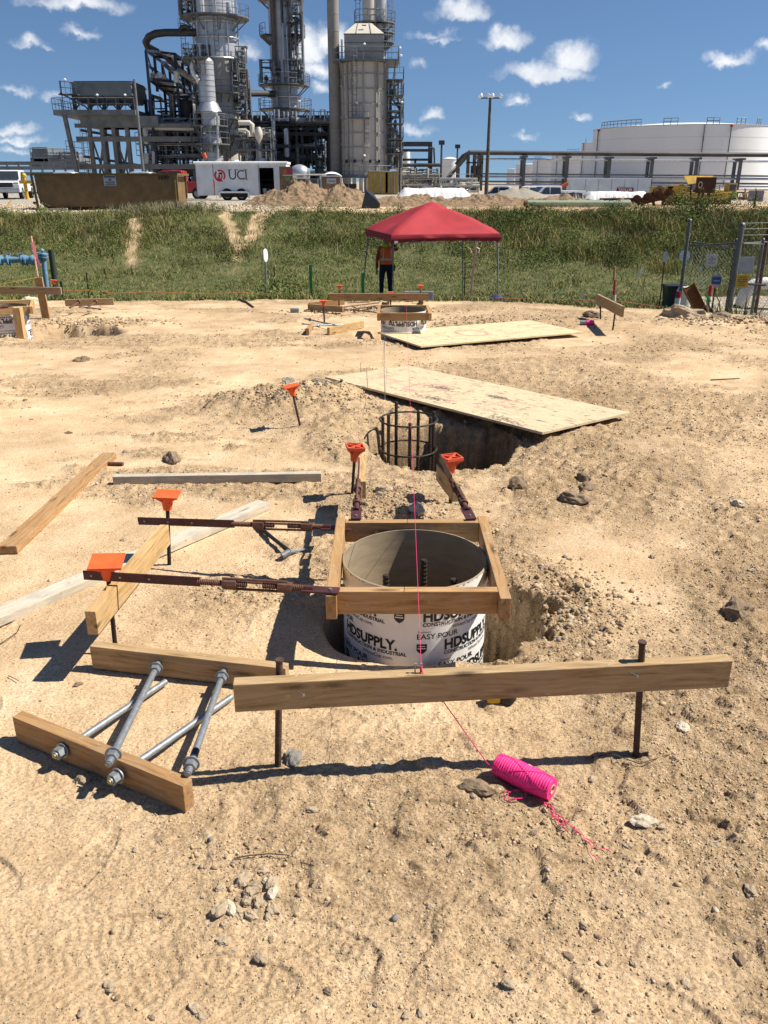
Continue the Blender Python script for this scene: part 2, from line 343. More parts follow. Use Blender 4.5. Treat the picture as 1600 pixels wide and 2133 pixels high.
def gheight(X, Y, fine=True):
    X = np.asarray(X, float); Y = np.asarray(Y, float)
    z = far_profile(X, Y); near = Y < 20
    rm = rough_mask(X, Y)
    und = 0.025 * fbm(X, Y, 0.6, 2, s=3) * smoothstep(3.5, 7, Y) + 0.014 * fbm(X, Y, 1.7, 2, s=11)
    z = z + und * (Y < 40) + np.where(Y > 16, 0.18 * fbm(X, Y, 0.35, 4, s=21) * smoothstep(16, 20, Y) * (1 - 0.75 * smoothstep(37, 39, Y)), 0)
    # mounds
    def mound(cx, cy, rx, ry, h): return h * np.exp(-(((X - cx) / rx) ** 2 + ((Y - cy) / ry) ** 2))
    z = z + mound(-0.72, 6.75, .55, .45, .13) * (1 + 1.2 * fbm(X, Y, 6, 3, s=77)) + mound(0.08, 4.15, .3, .28, .06) + mound(0.6, 3.3, .3, .25, .03)
    z = z + mound(-0.15, 5.9, .5, .3, .05) + mound(1.0, 3.9, .5, .5, .02) + mound(-0.45, 3.1, .3, .25, .018)
    for (cx, cy, h) in ((1.6, 11.9, .05), (2.6, 11.4, .04), (0, 13.2, .04), (4.7, 11.4, .08)): z = z + mound(cx, cy, .8, .5, h)
    if fine:
        amp = 0.25 + 0.75 * rm
        cl = fbm(X, Y, 7, 3, s=50); cl = np.abs(cl)
        z = z + np.where(near, 0.024 * cl * amp * rm, 0)
        rg = fbm(X, Y, 28, 3, 0.6, s=60); rg = np.maximum(rg, -0.12)
        z = z + np.where(near, 0.011 * rg * amp, 0)
        ck = fbm(X, Y, 70, 2, 0.6, s=66); z = z + np.where(Y < 7, 0.0075 * np.maximum(ck, -0.1) * amp, 0)
        z = z + np.where((Y > 3.2) & (Y < 20), 0.020 * np.maximum(fbm(X, Y, 5, 4, .65, s=200), -.15) * amp * smoothstep(3.2, 5, Y), 0)
        # chunky clods
        pl = fbm(X, Y, 14, 2, s=90); z = z + np.where(near, 0.016 * smoothstep(0.12, 0.3, pl) * rm, 0)
        for (cx, cy, a) in PRINTS:
            lx, ly = rot(X - cx, Y - cy, a); q = (lx / .125) ** 2 + (ly / (.042 * (1 + .18 * np.clip(lx / .14, -1, 1)))) ** 2
            ins = smoothstep(1.15, 0.85, q); rim = np.exp(-((np.sqrt(np.maximum(q, 0)) - 1.12) / .12) ** 2)
            tread = np.sin(lx * 260 + 2.5 * vnoise(X * 20, Y * 20, 4))
            z = z + np.where(Y < 6, (-0.007 * ins + 0.002 * rim + 0.0013 * ins * np.clip(tread * 2, -1, 1)) * (1 - .6 * rm), 0)
        # tyre-like tread lines
        for (cx, cy, a, ln) in ((-1.35, 2.0, 0.2, 1.2), (0.9, 1.45, -0.5, .7), (-0.9, 1.33, 0.1, .9)):
            lx, ly = rot(X - cx, Y - cy, a); ins = smoothstep(.09, .07, np.abs(ly)) * smoothstep(ln, ln - .1, np.abs(lx)) * (1 - rm)
            z = z + 0.0011 * ins * np.clip(np.sin(lx * 210 + np.sign(ly) * ly * 150) * 2, -1, 1)
    # pit round the near tube
    dx = X - TC[0]; dy = Y - TC[1]; r = np.hypot(dx, dy); th = np.arctan2(dy, dx)
    kx = np.array([-math.pi, -2.5, -2.1, -1.57, -1.1, -.75, -.3, 0, .4, .8, 1.57, 2.4, math.pi]); kr = np.array([.36, .36, .33, .305, .32, .44, .54, .54, .54, .44, .34, .34, .36])
    R = np.interp(th, kx, kr) + 0.16 * fbm(X, Y, 6, 4, .6, s=31) * (np.interp(th, kx, kr) > .4)
    z = z - 0.035 * np.exp(-((np.maximum(r - .3, 0) / .22) ** 2)) * (dy < 0.1)
    wl = smoothstep(R + 0.015, R - 0.10, r)
    z = z - wl * 0.38 * (1 + 0.55 * fbm(X, Y, 9, 4, .6, s=32)) 
    # open hole with the rebar cage
    dx = X - 0.40; dy = Y - 5.50; hr = np.hypot(dx / .53, dy / .58) + 0.16 * fbm(X, Y, 3.2, 3, s=33)
    z = z - 2.0 * smoothstep(1.02, 0.86, hr) - 0.05 * smoothstep(1.5, 1.0, hr)
    # around the far tube and the left tube
    for (cx, cy, rx, ry, d) in ((0.27, 10.55, .62, .46, .3), (-4.15, 10.75, .8, .55, .38), ):
        hr = np.hypot((X - cx) / rx, (Y - cy) / ry) + 0.2 * fbm(X, Y, 3.5, 3, s=35); z = z - d * smoothstep(1.05, 0.75, hr)
    return z
def gz(x, y): return float(gheight(np.array([x]), np.array([y]))[0])
def on(p, h=0.0): return V((p[0], p[1], gz(p[0], p[1]) + h))
def zones(X, Y):                        # R grass, G pale gravel, B stony dirt
    e = edgeY(X); n = fbm(X, Y, 1.2, 4, s=70)
    gr = smoothstep(-0.05, 0.35, Y - e + 0.3 * n) 
    gr = gr * (1 - smoothstep(8.6, 9.6, X + .6 * n) * (Y < 27) * (Y > 18))
    cr = 38.2
    gr = gr * (1 - smoothstep(-.2, .7, Y - cr + 0.8 * n))
    # worn foot tracks up the bank
    def track(a, b, wd):
        (x0, y0), (x1, y1) = a, b; t = np.clip((Y - y0) / (y1 - y0), 0, 1); cx = x0 + (x1 - x0) * t + 0.25 * vnoise(Y * 0.9, Y * 0, 9)
        return np.exp(-((X - cx) / wd) ** 2) * smoothstep(y0, y0 + 1.5, Y) * (Y < 40)
    tr = np.maximum(track((-8.2, 27.5), (-10.9, 38.5), .2), np.maximum(track((-4.9, 25.5), (-5.4, 33), .17), np.maximum(track((-5.4, 32), (-7.0, 38.5), .22), track((-5.4, 33), (-4.9, 38.5), .22))))
    tr = tr * smoothstep(29.5, 33.5, Y)
    gr = gr * (1 - .85 * np.clip((tr * 1.5 + 1.1 * fbm(X, Y, 2.5, 3, s=71) * (tr > .1)) * .95, 0, 1))
    gv = np.clip(smoothstep(37.5, 39, Y + n) * smoothstep(-4.6, -5.6, X + n) + smoothstep(50, 56, Y), 0, 1) * (1 - smoothstep(70, 160, Y) * .3)
    gv = np.maximum(gv, smoothstep(8.6, 9.6, X) * (Y > 18) * (Y < 27) * 0.8)
    return gr, gv, rough_mask(X, Y)
def make_ground():
    t = np.linspace(0, 1, 900)
    # rows follow the view angle so the detail is where the eye is
    ang = np.radians(np.linspace(57, 6.3, 830)); y1 = 1.6 / np.tan(ang)
    ys = np.concatenate([[-60, -20, -6, -2, -.6, 0.1, 0.5, 0.75, 0.9], y1, np.linspace(y1[-1] + .12, 46, 260), np.geomspace(47.5, 3000, 50)])
    s = np.linspace(-1, 1, 640); ex = np.geomspace(0.01, 1, 16)
    rows = []
    X = np.zeros((len(ys), 640 + 32)); 
    for i, y in enumerate(ys):
        W = 0.56 * max(y, 1.0) + 0.9; O = max(60, y * 2.5)
        X[i, 16:-16] = s * W; X[i, -16:] = W + ex * O; X[i, :16] = -(W + ex[::-1] * O)
    Yg = np.repeat(ys[:, None], X.shape[1], 1)
    Z = gheight(X, Yg)
    nr, nc = X.shape
    co = np.stack([X, Yg, Z], -1).reshape(-1, 3).astype(np.float32)
    i = np.arange(nr - 1)[:, None] * nc + np.arange(nc - 1)[None]
    q = np.stack([i, i + 1, i + nc + 1, i + nc], -1).reshape(-1, 4)
    me = bpy.data.meshes.new('ground'); me.vertices.add(len(co)); me.vertices.foreach_set('co', co.ravel())
    me.loops.add(q.size); me.polygons.add(len(q)); me.loops.foreach_set('vertex_index', q.ravel().astype(np.int32))
    me.polygons.foreach_set('loop_start', (np.arange(len(q)) * 4).astype(np.int32)); me.polygons.foreach_set('loop_total', np.full(len(q), 4, np.int32))
    me.update(); me.polygons.foreach_set('use_smooth', np.ones(len(q), bool))
    gr, gv, rm = zones(X, Yg)
    ca = me.color_attributes.new('zone', 'FLOAT_COLOR', 'POINT'); c = np.ones((len(co), 4), np.float32)
    c[:, 0] = gr.ravel(); c[:, 1] = gv.ravel(); c[:, 2] = rm.ravel(); c[:, 3] = 1 - smoothstep(.16, .55, (far_profile(X, Yg) - Z)).ravel(); ca.data.foreach_set('color', c.ravel())  # alpha: depth below the pad, for the shade painted in holes
    o = bpy.data.objects.new('ground', me); COL.objects.link(o); tag(o, None, None, kind='structure')
    m = bpy.data.materials.new('soil'); m.use_nodes = True; t = m.node_tree; n = t.nodes; l = t.links; b = n['Principled BSDF']
    b.inputs['Roughness'].default_value = 0.95; b.inputs['Specular IOR Level'].default_value = 0.15
    tc = n.new('ShaderNodeTexCoord'); at_ = n.new('ShaderNodeVertexColor'); at_.layer_name = 'zone'; sp = n.new('ShaderNodeSeparateColor'); l.new(at_.outputs['Color'], sp.inputs[0])
    def noise(sc, det=6, ro=0.6, dist=0):
        k = n.new('ShaderNodeTexNoise'); k.inputs['Scale'].default_value = sc; k.inputs['Detail'].default_value = det; k.inputs['Roughness'].default_value = ro; k.inputs['Distortion'].default_value = dist
        l.new(tc.outputs['Object'], k.inputs['Vector']); return k.outputs['Fac']
    def ramp(f, *st):
        r = n.new('ShaderNodeValToRGB'); e = r.color_ramp.elements
        while len(e) < len(st): e.new(0.5)
        for k, (p, c) in enumerate(st): e[k].position = p; e[k].color = (*c, 1)
        l.new(f, r.inputs[0]); return r.outputs[0]
    def mixc(f, a, c, mode='MIX'):
        k = n.new('ShaderNodeMix'); k.data_type = 'RGBA'; k.blend_type = mode
        for s_, q in ((0, f), (6, a), (7, c)):
            if isinstance(q, (int, float)): k.inputs[s_].default_value = q
            elif isinstance(q, tuple): k.inputs[s_].default_value = (*q, 1)
            else: l.new(q, k.inputs[s_])
        return k.outputs[2]
    smooth = ramp(noise(3.5, 8), (0.3, (.48, .335, .195)), (0.5, (.575, .415, .255)), (0.7, (.67, .51, .34)))
    stony = ramp(noise(16, 8, .7), (0.28, (.22, .145, .08)), (0.48, (.41, .29, .17)), (0.72, (.57, .43, .275)))
    f1 = n.new('ShaderNodeMath'); f1.operation = 'MULTIPLY_ADD'; l.new(noise(9, 7, .7), f1.inputs[0]); f1.inputs[1].default_value = 1.3; f1.inputs[2].default_value = -0.65
    f2 = n.new('ShaderNodeMath'); f2.operation = 'ADD'; f2.use_clamp = True; l.new(f1.outputs[0], f2.inputs[0]); l.new(sp.outputs[2], f2.inputs[1])
    dirt = mixc(f2.outputs[0], smooth, stony)
    # small damp and pale flecks
    fl = ramp(noise(60, 3, .5), (0.62, (0, 0, 0)), (0.78, (1, 1, 1))); dirt = mixc(fl, dirt, (.62, .52, .38))
    dk = ramp(noise(34, 5, .7), (0.30, (1, 1, 1)), (0.40, (0, 0, 0))); dkm = n.new('ShaderNodeMath'); dkm.operation = 'MULTIPLY'; dkm.inputs[1].default_value = 0.5; l.new(dk, dkm.inputs[0])
    dirt = mixc(dkm.outputs[0], dirt, (.22, .16, .10))
    vo = n.new('ShaderNodeTexVoronoi'); vo.inputs['Scale'].default_value = 12; l.new(tc.outputs['Object'], vo.inputs['Vector'])
    grav = ramp(vo.outputs['Color'], (0.2, (.22, .19, .15)), (0.8, (.46, .42, .36)))
    mac = ramp(noise(.55, 6, .65, .4), (0.34, (.76, .73, .70)), (0.48, (.93, .92, .91)), (0.60, (1.08, 1.07, 1.06))); dirt = mixc(1.0, dirt, mac, 'MULTIPLY')
    sp2 = ramp(noise(150, 2, .5), (0.30, (.55, .52, .5)), (0.5, (1, 1, 1)), (0.72, (1.25, 1.24, 1.22))); dirt = mixc(.8, dirt, sp2, 'MULTIPLY')
    hole_shade = ramp(at_.outputs['Alpha'], (0.0, (.15, .13, .115)), (1.0, (1, 1, 1))); dirt = mixc(1.0, dirt, hole_shade, 'MULTIPLY')  # shade inside the dug holes, put into the soil colour by depth
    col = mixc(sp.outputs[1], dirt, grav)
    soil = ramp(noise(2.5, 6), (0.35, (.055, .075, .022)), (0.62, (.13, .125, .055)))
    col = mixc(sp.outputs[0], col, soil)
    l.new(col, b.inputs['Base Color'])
    bp = n.new('ShaderNodeBump'); bp.inputs['Strength'].default_value = 1.0; bp.inputs['Distance'].default_value = 0.009
    hb = n.new('ShaderNodeMath'); hb.operation = 'ADD'; l.new(noise(90, 6, .75), hb.inputs[0]); 
    v2 = n.new('ShaderNodeTexVoronoi'); v2.inputs['Scale'].default_value = 75; l.new(tc.outputs['Object'], v2.inputs['Vector'])
    hm = n.new('ShaderNodeMath'); hm.operation = 'MULTIPLY'; hm.inputs[1].default_value = -0.5; l.new(v2.outputs['Distance'], hm.inputs[0]); l.new(hm.outputs[0], hb.inputs[1])
    sm_ = n.new('ShaderNodeMapRange'); sm_.inputs['To Min'].default_value = 0.38; sm_.inputs['To Max'].default_value = 1.0; l.new(f2.outputs[0], sm_.inputs['Value']); hx = n.new('ShaderNodeMath'); hx.operation = 'MULTIPLY'; l.new(hb.outputs[0], hx.inputs[0]); l.new(sm_.outputs[0], hx.inputs[1])
    l.new(hx.outputs[0], bp.inputs['Height']); l.new(bp.outputs[0], b.inputs['Normal'])
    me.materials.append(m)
make_ground()

def bulk(name, co, fa, m, kind=None, smooth=False, attr=None):      # many faces of one size from arrays
    me = bpy.data.meshes.new(name); me.vertices.add(len(co)); me.vertices.foreach_set('co', co.astype(np.float32).ravel())
    k = fa.shape[1]; me.loops.add(fa.size); me.polygons.add(len(fa)); me.loops.foreach_set('vertex_index', fa.ravel().astype(np.int32))
    me.polygons.foreach_set('loop_start', (np.arange(len(fa)) * k).astype(np.int32)); me.polygons.foreach_set('loop_total', np.full(len(fa), k, np.int32)); me.update()
    if smooth: me.polygons.foreach_set('use_smooth', np.ones(len(fa), bool))
    if attr is not None:
        ca = me.color_attributes.new('tint', 'FLOAT_COLOR', 'POINT'); ca.data.foreach_set('color', attr.astype(np.float32).ravel())
    me.materials.append(m); o = bpy.data.objects.new(name, me); COL.objects.link(o)
    if kind: o['kind'] = kind
    return o
def tintmat(name, rough=0.9, trans=False):
    m = bpy.data.materials.new(name); m.use_nodes = True; n = m.node_tree.nodes; l = m.node_tree.links; b = n['Principled BSDF']
    a = n.new('ShaderNodeVertexColor'); a.layer_name = 'tint'; l.new(a.outputs['Color'], b.inputs['Base Color']); b.inputs['Roughness'].default_value = rough; b.inputs['Specular IOR Level'].default_value = 0.2
    if not trans:
        tc = n.new('ShaderNodeTexCoord'); k = n.new('ShaderNodeTexNoise'); k.inputs['Scale'].default_value = 120; k.inputs['Detail'].default_value = 5; l.new(tc.outputs['Object'], k.inputs['Vector'])
        bp = n.new('ShaderNodeBump'); bp.inputs['Strength'].default_value = .6; bp.inputs['Distance'].default_value = .003; l.new(k.outputs['Fac'], bp.inputs['Height']); l.new(bp.outputs[0], b.inputs['Normal'])
    return m
ph = (1 + 5 ** .5) / 2
ICO = np.array([(-1, ph, 0), (1, ph, 0), (-1, -ph, 0), (1, -ph, 0), (0, -1, ph), (0, 1, ph), (0, -1, -ph), (0, 1, -ph), (ph, 0, -1), (ph, 0, 1), (-ph, 0, -1), (-ph, 0, 1)]) / math.hypot(1, ph)
ICF = np.array([(0, 11, 5), (0, 5, 1), (0, 1, 7), (0, 7, 10), (0, 10, 11), (1, 5, 9), (5, 11, 4), (11, 10, 2), (10, 7, 6), (7, 1, 8), (3, 9, 4), (3, 4, 2), (3, 2, 6), (3, 6, 8), (3, 8, 9), (4, 9, 5), (2, 4, 11), (6, 2, 10), (8, 6, 7), (9, 8, 1)])
R0 = np.random.RandomState(5)
OCT = np.array([(1, 0, 0), (0, 1, 0), (-1, 0, 0), (0, -1, 0), (0, 0, 1), (0, 0, -1.)]); OCF = np.array([(0, 1, 4), (1, 2, 4), (2, 3, 4), (3, 0, 4), (1, 0, 5), (2, 1, 5), (3, 2, 5), (0, 3, 5)])
def pebbles(name, x, y, z, sz, cols, m, tiny=False):
    B, BF = (OCT, OCF) if tiny else (ICO, ICF); nv = len(B)
    n = len(x); J = B[None] * R0.uniform(.55, 1.25, (n, nv, 1)) * R0.uniform(.5, 1.15, (n, 1, 3)) * sz[:, None, None]
    a = R0.uniform(0, 6.28, n); c, s = np.cos(a)[:, None], np.sin(a)[:, None]
    X = J[..., 0] * c - J[..., 1] * s; Y_ = J[..., 0] * s + J[..., 1] * c; Z_ = J[..., 2] * .75
    co = np.stack([X + x[:, None], Y_ + y[:, None], Z_ + (z + sz * .08)[:, None]], -1).reshape(-1, 3)
    fa = (BF[None] + (np.arange(n) * nv)[:, None, None]).reshape(-1, 3)
    at_ = np.ones((n, nv, 4)); at_[..., :3] = cols[:, None, :]
    return bulk(name, co, fa, m, 'stuff', attr=at_.reshape(-1, 4))
PEB = tintmat('pebble')
def stonecol(n, pale=0.12):
    b = np.array([.47, .345, .215]); c = b[None] * R0.uniform(.55, 1.2, (n, 1)) * (1 + R0.uniform(-.06, .06, (n, 3)))
    k = R0.rand(n) < pale; c[k] = np.array([.52, .44, .33]) * R0.uniform(.7, 1.1, (k.sum(), 1)); k = R0.rand(n) < .04; c[k] = np.array([.22, .20, .18])
    return c
def scatter():
    ang = np.radians(R0.uniform(7.5, 57, 150000)); y = 1.6 / np.tan(ang); x = R0.uniform(-1, 1, len(y)) * (0.52 * y + .35)
    rm = rough_mask(x, y); patch = smoothstep(-.1, .35, fbm(x, y, 2.2, 3, s=88))
    keep = R0.rand(len(x)) < (0.035 + rm * (0.25 + .75 * patch)) * .55; keep &= ~((np.hypot(x - TC[0], y - TC[1]) < .34)); x, y = x[keep], y[keep]
    sz = (0.0018 + 0.0042 * R0.rand(len(x)) ** 3) * np.clip(y / 2.2, 1, 3.2) ** .8
    big = R0.rand(len(x)) < .018; sz[big] *= R0.uniform(1.6, 2.6, big.sum())
    z = gheight(x, y); pebbles('gravel', x, y, z, sz, stonecol(len(x)), PEB)
    ang = np.radians(R0.uniform(6.8, 57, 420000)); y = 1.6 / np.tan(ang); x = R0.uniform(-1, 1, len(y)) * (0.52 * y + .35); rm = rough_mask(x, y); patch = smoothstep(-.15, .3, fbm(x, y, 3.1, 4, s=188))
    k = (R0.rand(len(x)) < (0.035 + .96 * rm * (.3 + .7 * patch)) * .62) & (np.hypot(x - TC[0], y - TC[1]) > .3); x, y = x[k], y[k]
    sz = (0.0011 + 0.0026 * R0.rand(len(x)) ** 2) * np.clip(y / 1.9, 1, 6) ** 1.0; c = stonecol(len(x), .05); c[R0.rand(len(x)) < .25] *= .55
    pebbles('dirt_crumbs', x, y, gheight(x, y), sz, c, PEB, True)
    # stones and clods on the little heaps
    cl = []
    for (cx, cy, rx, ry, n, s0, s1) in ((.08, 4.1, .3, .32, 500, .008, .028), (-.72, 6.7, .6, .45, 900, .01, .035), (-.5, 3.12, .26, .14, 260, .006, .02), (-.35, 1.62, .16, .12, 110, .006, .018), (.45, 1.72, .5, .2, 420, .005, .014),
                                        (.75, 3.0, .25, .4, 700, .008, .03), (.3, 9.95, .9, .35, 260, .015, .04), (1.5, 11.3, 1.2, .7, 500, .02, .05), (-.2, 12.9, 1.0, .25, 350, .03, .06), (-4.0, 11.6, .9, .5, 450, .02, .06), (4.7, 11.5, .9, .5, 450, .02, .08), (1.35, 2.4, .5, .8, 1300, .004, .013)):
        n = int(n * 1.5); a = R0.normal(0, .5, (n, 2)); cl.append(np.column_stack([cx + a[:, 0] * rx, cy + a[:, 1] * ry, (s0 + (s1 - s0) * R0.rand(n) ** 3.5) * .62]))
    cl = np.concatenate(cl); k = (np.hypot(cl[:, 0] - TC[0], cl[:, 1] - TC[1]) > .36); cl = cl[k]
    pebbles('loose_stones', cl[:, 0], cl[:, 1], gheight(cl[:, 0], cl[:, 1]), cl[:, 2], stonecol(len(cl), .06) * .92, PEB)
    # pale crushed rock along the top of the bank
    n = 9000; x = R0.uniform(-22, -3.5, n); y = 38.3 + R0.rand(n) ** 1.2 * 10; k = (x < -5.2) | (R0.rand(n) < .2); x, y = x[k], y[k]
    pebbles('crushed_rock', x, y, gheight(x, y), R0.uniform(.03, .09, len(x)), stonecol(len(x), .75) * 1.0, PEB)
scatter()
# grass and weeds
LEAF = tintmat('leaf', .7, True)
def blades(name, x, y, h, wd, cols, lean=.35, nseg=2):
    n = len(x); z = gheight(x, y, False) - .02; a = R0.uniform(0, 6.28, n); ca, sa = np.cos(a), np.sin(a)
    l = R0.normal(0, lean, (n, 2)) * h[:, None]
    P = []
    for k, (t, ww) in enumerate(((0, 1.0), (.55, .8), (1.0, .12))):
        cx = x + l[:, 0] * t ** 1.8; cy = y + l[:, 1] * t ** 1.8; cz = z + h * t * (1 - .12 * t)
        for s_ in (-1, 1): P.append(np.stack([cx + s_ * ca * wd * ww * .5, cy + s_ * sa * wd * ww * .5, cz], -1))
    co = np.stack(P, 1).reshape(-1, 3); b = (np.arange(n) * 6)[:, None, None]
    fa = (np.array([(0, 1, 3, 2), (2, 3, 5, 4)])[None] + b).reshape(-1, 4)
    at_ = np.ones((n, 6, 4)); at_[..., :3] = cols[:, None, :]
    return bulk(name, co, fa, LEAF, 'stuff', attr=at_.reshape(-1, 4))
def gcol(n, dry, dark=1.0):
    g = np.array([.085, .115, .025]); g2 = np.array([.15, .17, .045]); d = np.array([.32, .26, .13]); t = R0.rand(n, 1); c = g * (1 - t) + g2 * t
    k = (R0.rand(n) < dry)[:, None]; return np.where(k, d * R0.uniform(.6, 1.1, (n, 1)), c * R0.uniform(.6, 1.25, (n, 1))) * dark
def grass():
    n = 330000; y = 13.3 + (R0.rand(n) ** 1.25) * 25.3; x = R0.uniform(-1, 1, n) * (.50 * y + 1.5)
    gr, gv, rm = zones(x, y); patch = fbm(x, y, .8, 4, s=120)
    k = (R0.rand(n) < gr * (0.75 + .6 * patch)) & (y < 38.9); x, y, patch = x[k], y[k], patch[k]; n = len(x)
    # one thing of mown grass low down, one of tall weeds on the bank
    n_ = fbm(x, y, .5, 3, s=130)
    tall = smoothstep(31.2, 34.2, y + 2.4 * n_ + 0.22 * np.clip(x - 4, 0, 9)); tall = np.maximum(tall, smoothstep(.25, .55, fbm(x, y, 1.1, 3, s=140)) * .35)
    h = .05 + .07 * R0.rand(n) + .10 * np.clip(patch, 0, 1); wd = R0.uniform(.010, .022, n)
    k = R0.rand(n) > tall
    blades('grass', x[k], y[k], h[k], wd[k], gcol(k.sum(), .22) * (1.15 + 0.5 * np.clip(patch[k], -.5, .5))[:, None], .5)
    k = ~k; h2 = (.12 + .27 * R0.rand(k.sum()) ** 1.5) * (0.85 + 1.0 * np.clip(n_[k], -.3, .6)) * (1 + .55 * smoothstep(2, 6, x[k])) * (1 - .35 * smoothstep(36, 38, y[k]))
    blades('tall_weeds', x[k], y[k], h2, R0.uniform(.012, .026, k.sum()), gcol(k.sum(), .34, .95) * (1 + 1.0 * np.clip(fbm(x[k], y[k], .7, 4, s=160), -.45, .5))[:, None] * np.array([1.08, 1.0, .85]), .45)
    # leafy weed clumps: leaves on stems
    cs = []
    for _ in range(230):
        yy = R0.uniform(30.5, 38.0); xx = R0.uniform(-19, 19); cs.append((xx, yy, R0.uniform(.3, .7), R0.uniform(.2, .5)))
    for _ in range(120): cs.append((R0.uniform(4, 19), R0.uniform(30.5, 38.0), R0.uniform(.4, .8), R0.uniform(.3, .75)))
    for _ in range(16): cs.append((R0.uniform(12.2, 15.2), R0.uniform(37.2, 38.3), R0.uniform(.35, .6), R0.uniform(.5, 1.15)))
    for _ in range(70): cs.append((R0.uniform(-19, 19), R0.uniform(37.0, 38.5), R0.uniform(.2, .45), R0.uniform(.25, .6)))
    for _ in range(14): cs.append((R0.uniform(2.6, 5.2), R0.uniform(14.8, 16.2), R0.uniform(.2, .35), R0.uniform(.2, .4)))
    for (a, b) in ((-1.9, 15.2), (-1.6, 15.0), (-2.2, 15.4), (-5.2, 15.3)): cs.append((a, b, .3, .45))
    X = []; Y_ = []; Z_ = []; H = []; C = []
    for (a, b, r, h) in cs:
        if float(zones(np.array([a]), np.array([b]))[0][0]) < .5: continue
        m = int(420 * max(.3, r)); d = R0.normal(0, .45, (m, 2)) * r; zz = R0.rand(m) ** .8 * h * np.exp(-(d ** 2).sum(1) / (r * r) * .8)
        X.append(a + d[:, 0]); Y_.append(b + d[:, 1]); Z_.append(zz); H.append(np.full(m, .028 + .02 * h)); C.append(gcol(m, .05, R0.uniform(.65, 1.15)) * np.array([1.0, 1.12, .9]))
    x, y, zz, sz, c = map(np.concatenate, (X, Y_, Z_, H, C)); n = len(x); z0 = gheight(x, y, False) + zz
    d1 = R0.normal(0, 1, (n, 3)); d1 /= np.linalg.norm(d1, axis=1)[:, None]; d2 = np.cross(d1, R0.normal(0, 1, (n, 3))); d2 /= np.linalg.norm(d2, axis=1)[:, None]
    p = np.stack([x, y, z0], -1); s1 = sz[:, None]; co = np.stack([p - d1 * s1, p + d2 * s1 * .35, p + d1 * s1, p - d2 * s1 * .35], 1).reshape(-1, 3)
    at_ = np.ones((n, 4, 4)); at_[..., :3] = c[:, None, :]
    bulk('leafy_weeds', co, (np.arange(n) * 4)[:, None] + np.arange(4)[None], LEAF, 'stuff', attr=at_.reshape(-1, 4))
    # dry straw in front of the dumpster and along the crest
    n = 5000; x = np.concatenate([R0.normal(-9.5, 1.0, n // 2), R0.uniform(-20, 20, n // 2)]); y = R0.uniform(36.8, 38.4, n); y[n // 2:] = R0.uniform(31, 38.4, n - n // 2); q_ = fbm(x, y, .9, 3, s=210) > -.02; q_[:n // 2] = True; x, y = x[q_], y[q_]; n = len(x)
    blades('dry_grass', x, y, R0.uniform(.25, .6, n), R0.uniform(.012, .02, n), np.array([.34, .30, .17]) * R0.uniform(.6, 1.1, (n, 1)), .2)
grass()
# ------------------------------------------------------------ things on the pad
M_ = dict
w_new = wood('new_lumber', (.50, .31, .13), (.66, .45, .22)); w_mid = wood('weathered_lumber', (.33, .215, .105), (.46, .32, .175)); w_red = wood('brown_lumber', (.36, .20, .085), (.48, .29, .13))
w_grey = wood('grey_lumber', (.50, .44, .34), (.62, .56, .46), grey=.5, dark=.75); w_ply = wood('plywood', (.62, .49, .31), (.70, .58, .39), dark=.92)
rust = mat('rusty_steel', (.10, .045, .033), .75, .3, .3, 40, .04, 90, col2=(.19, .095, .06)); redprim = mat('red_primer_steel', (.11, .035, .035), .55, .2, .2, 30, .03, 80, col2=(.05, .022, .022))
blk = mat('dark_steel', (.025, .022, .02), .6, .4, .2, 50, .03); rstake = mat('brown_stake_steel', (.06, .032, .022), .8, .3, .3, 60, .05, 120, col2=(.11, .07, .05))
galv = mat('galvanised_steel', (.33, .35, .37), .5, .55, .18, 60, .03, 90, col2=(.20, .215, .23)); brass = mat('bolt_end', (.36, .29, .14), .5, .5, .2, 60)
orange = mat('orange_plastic', (.80, .115, .025), .55, 0, .12, 14, .01, 60); orange2 = mat('faded_orange_plastic', (.62, .10, .04), .6, 0, .15, 20)
card = mat('cardboard_inside', (.31, .24, .155), .85, 0, .12, 9, .02, 40, stretch=(1, 1, 4)); white = mat('white_tube_wrap', (.78, .77, .74), .45, 0, .05, 6, .006, 20); ink = mat('black_ink', (.012, .012, .014), .5)
pink = mat('pink_twine', (.80, .03, .17), .6, 0, .1, 30); hotp = mat('pink_spool', (.92, .03, .24), .55, 0, .12, 25, .03, 200, stretch=(1, 60, 1)); rebarm = mat('rebar_steel', (.035, .03, .027), .6, .5, .35, 60, col2=(.08, .055, .042))
gry = mat('grey_twine', (.12, .11, .10), .7)

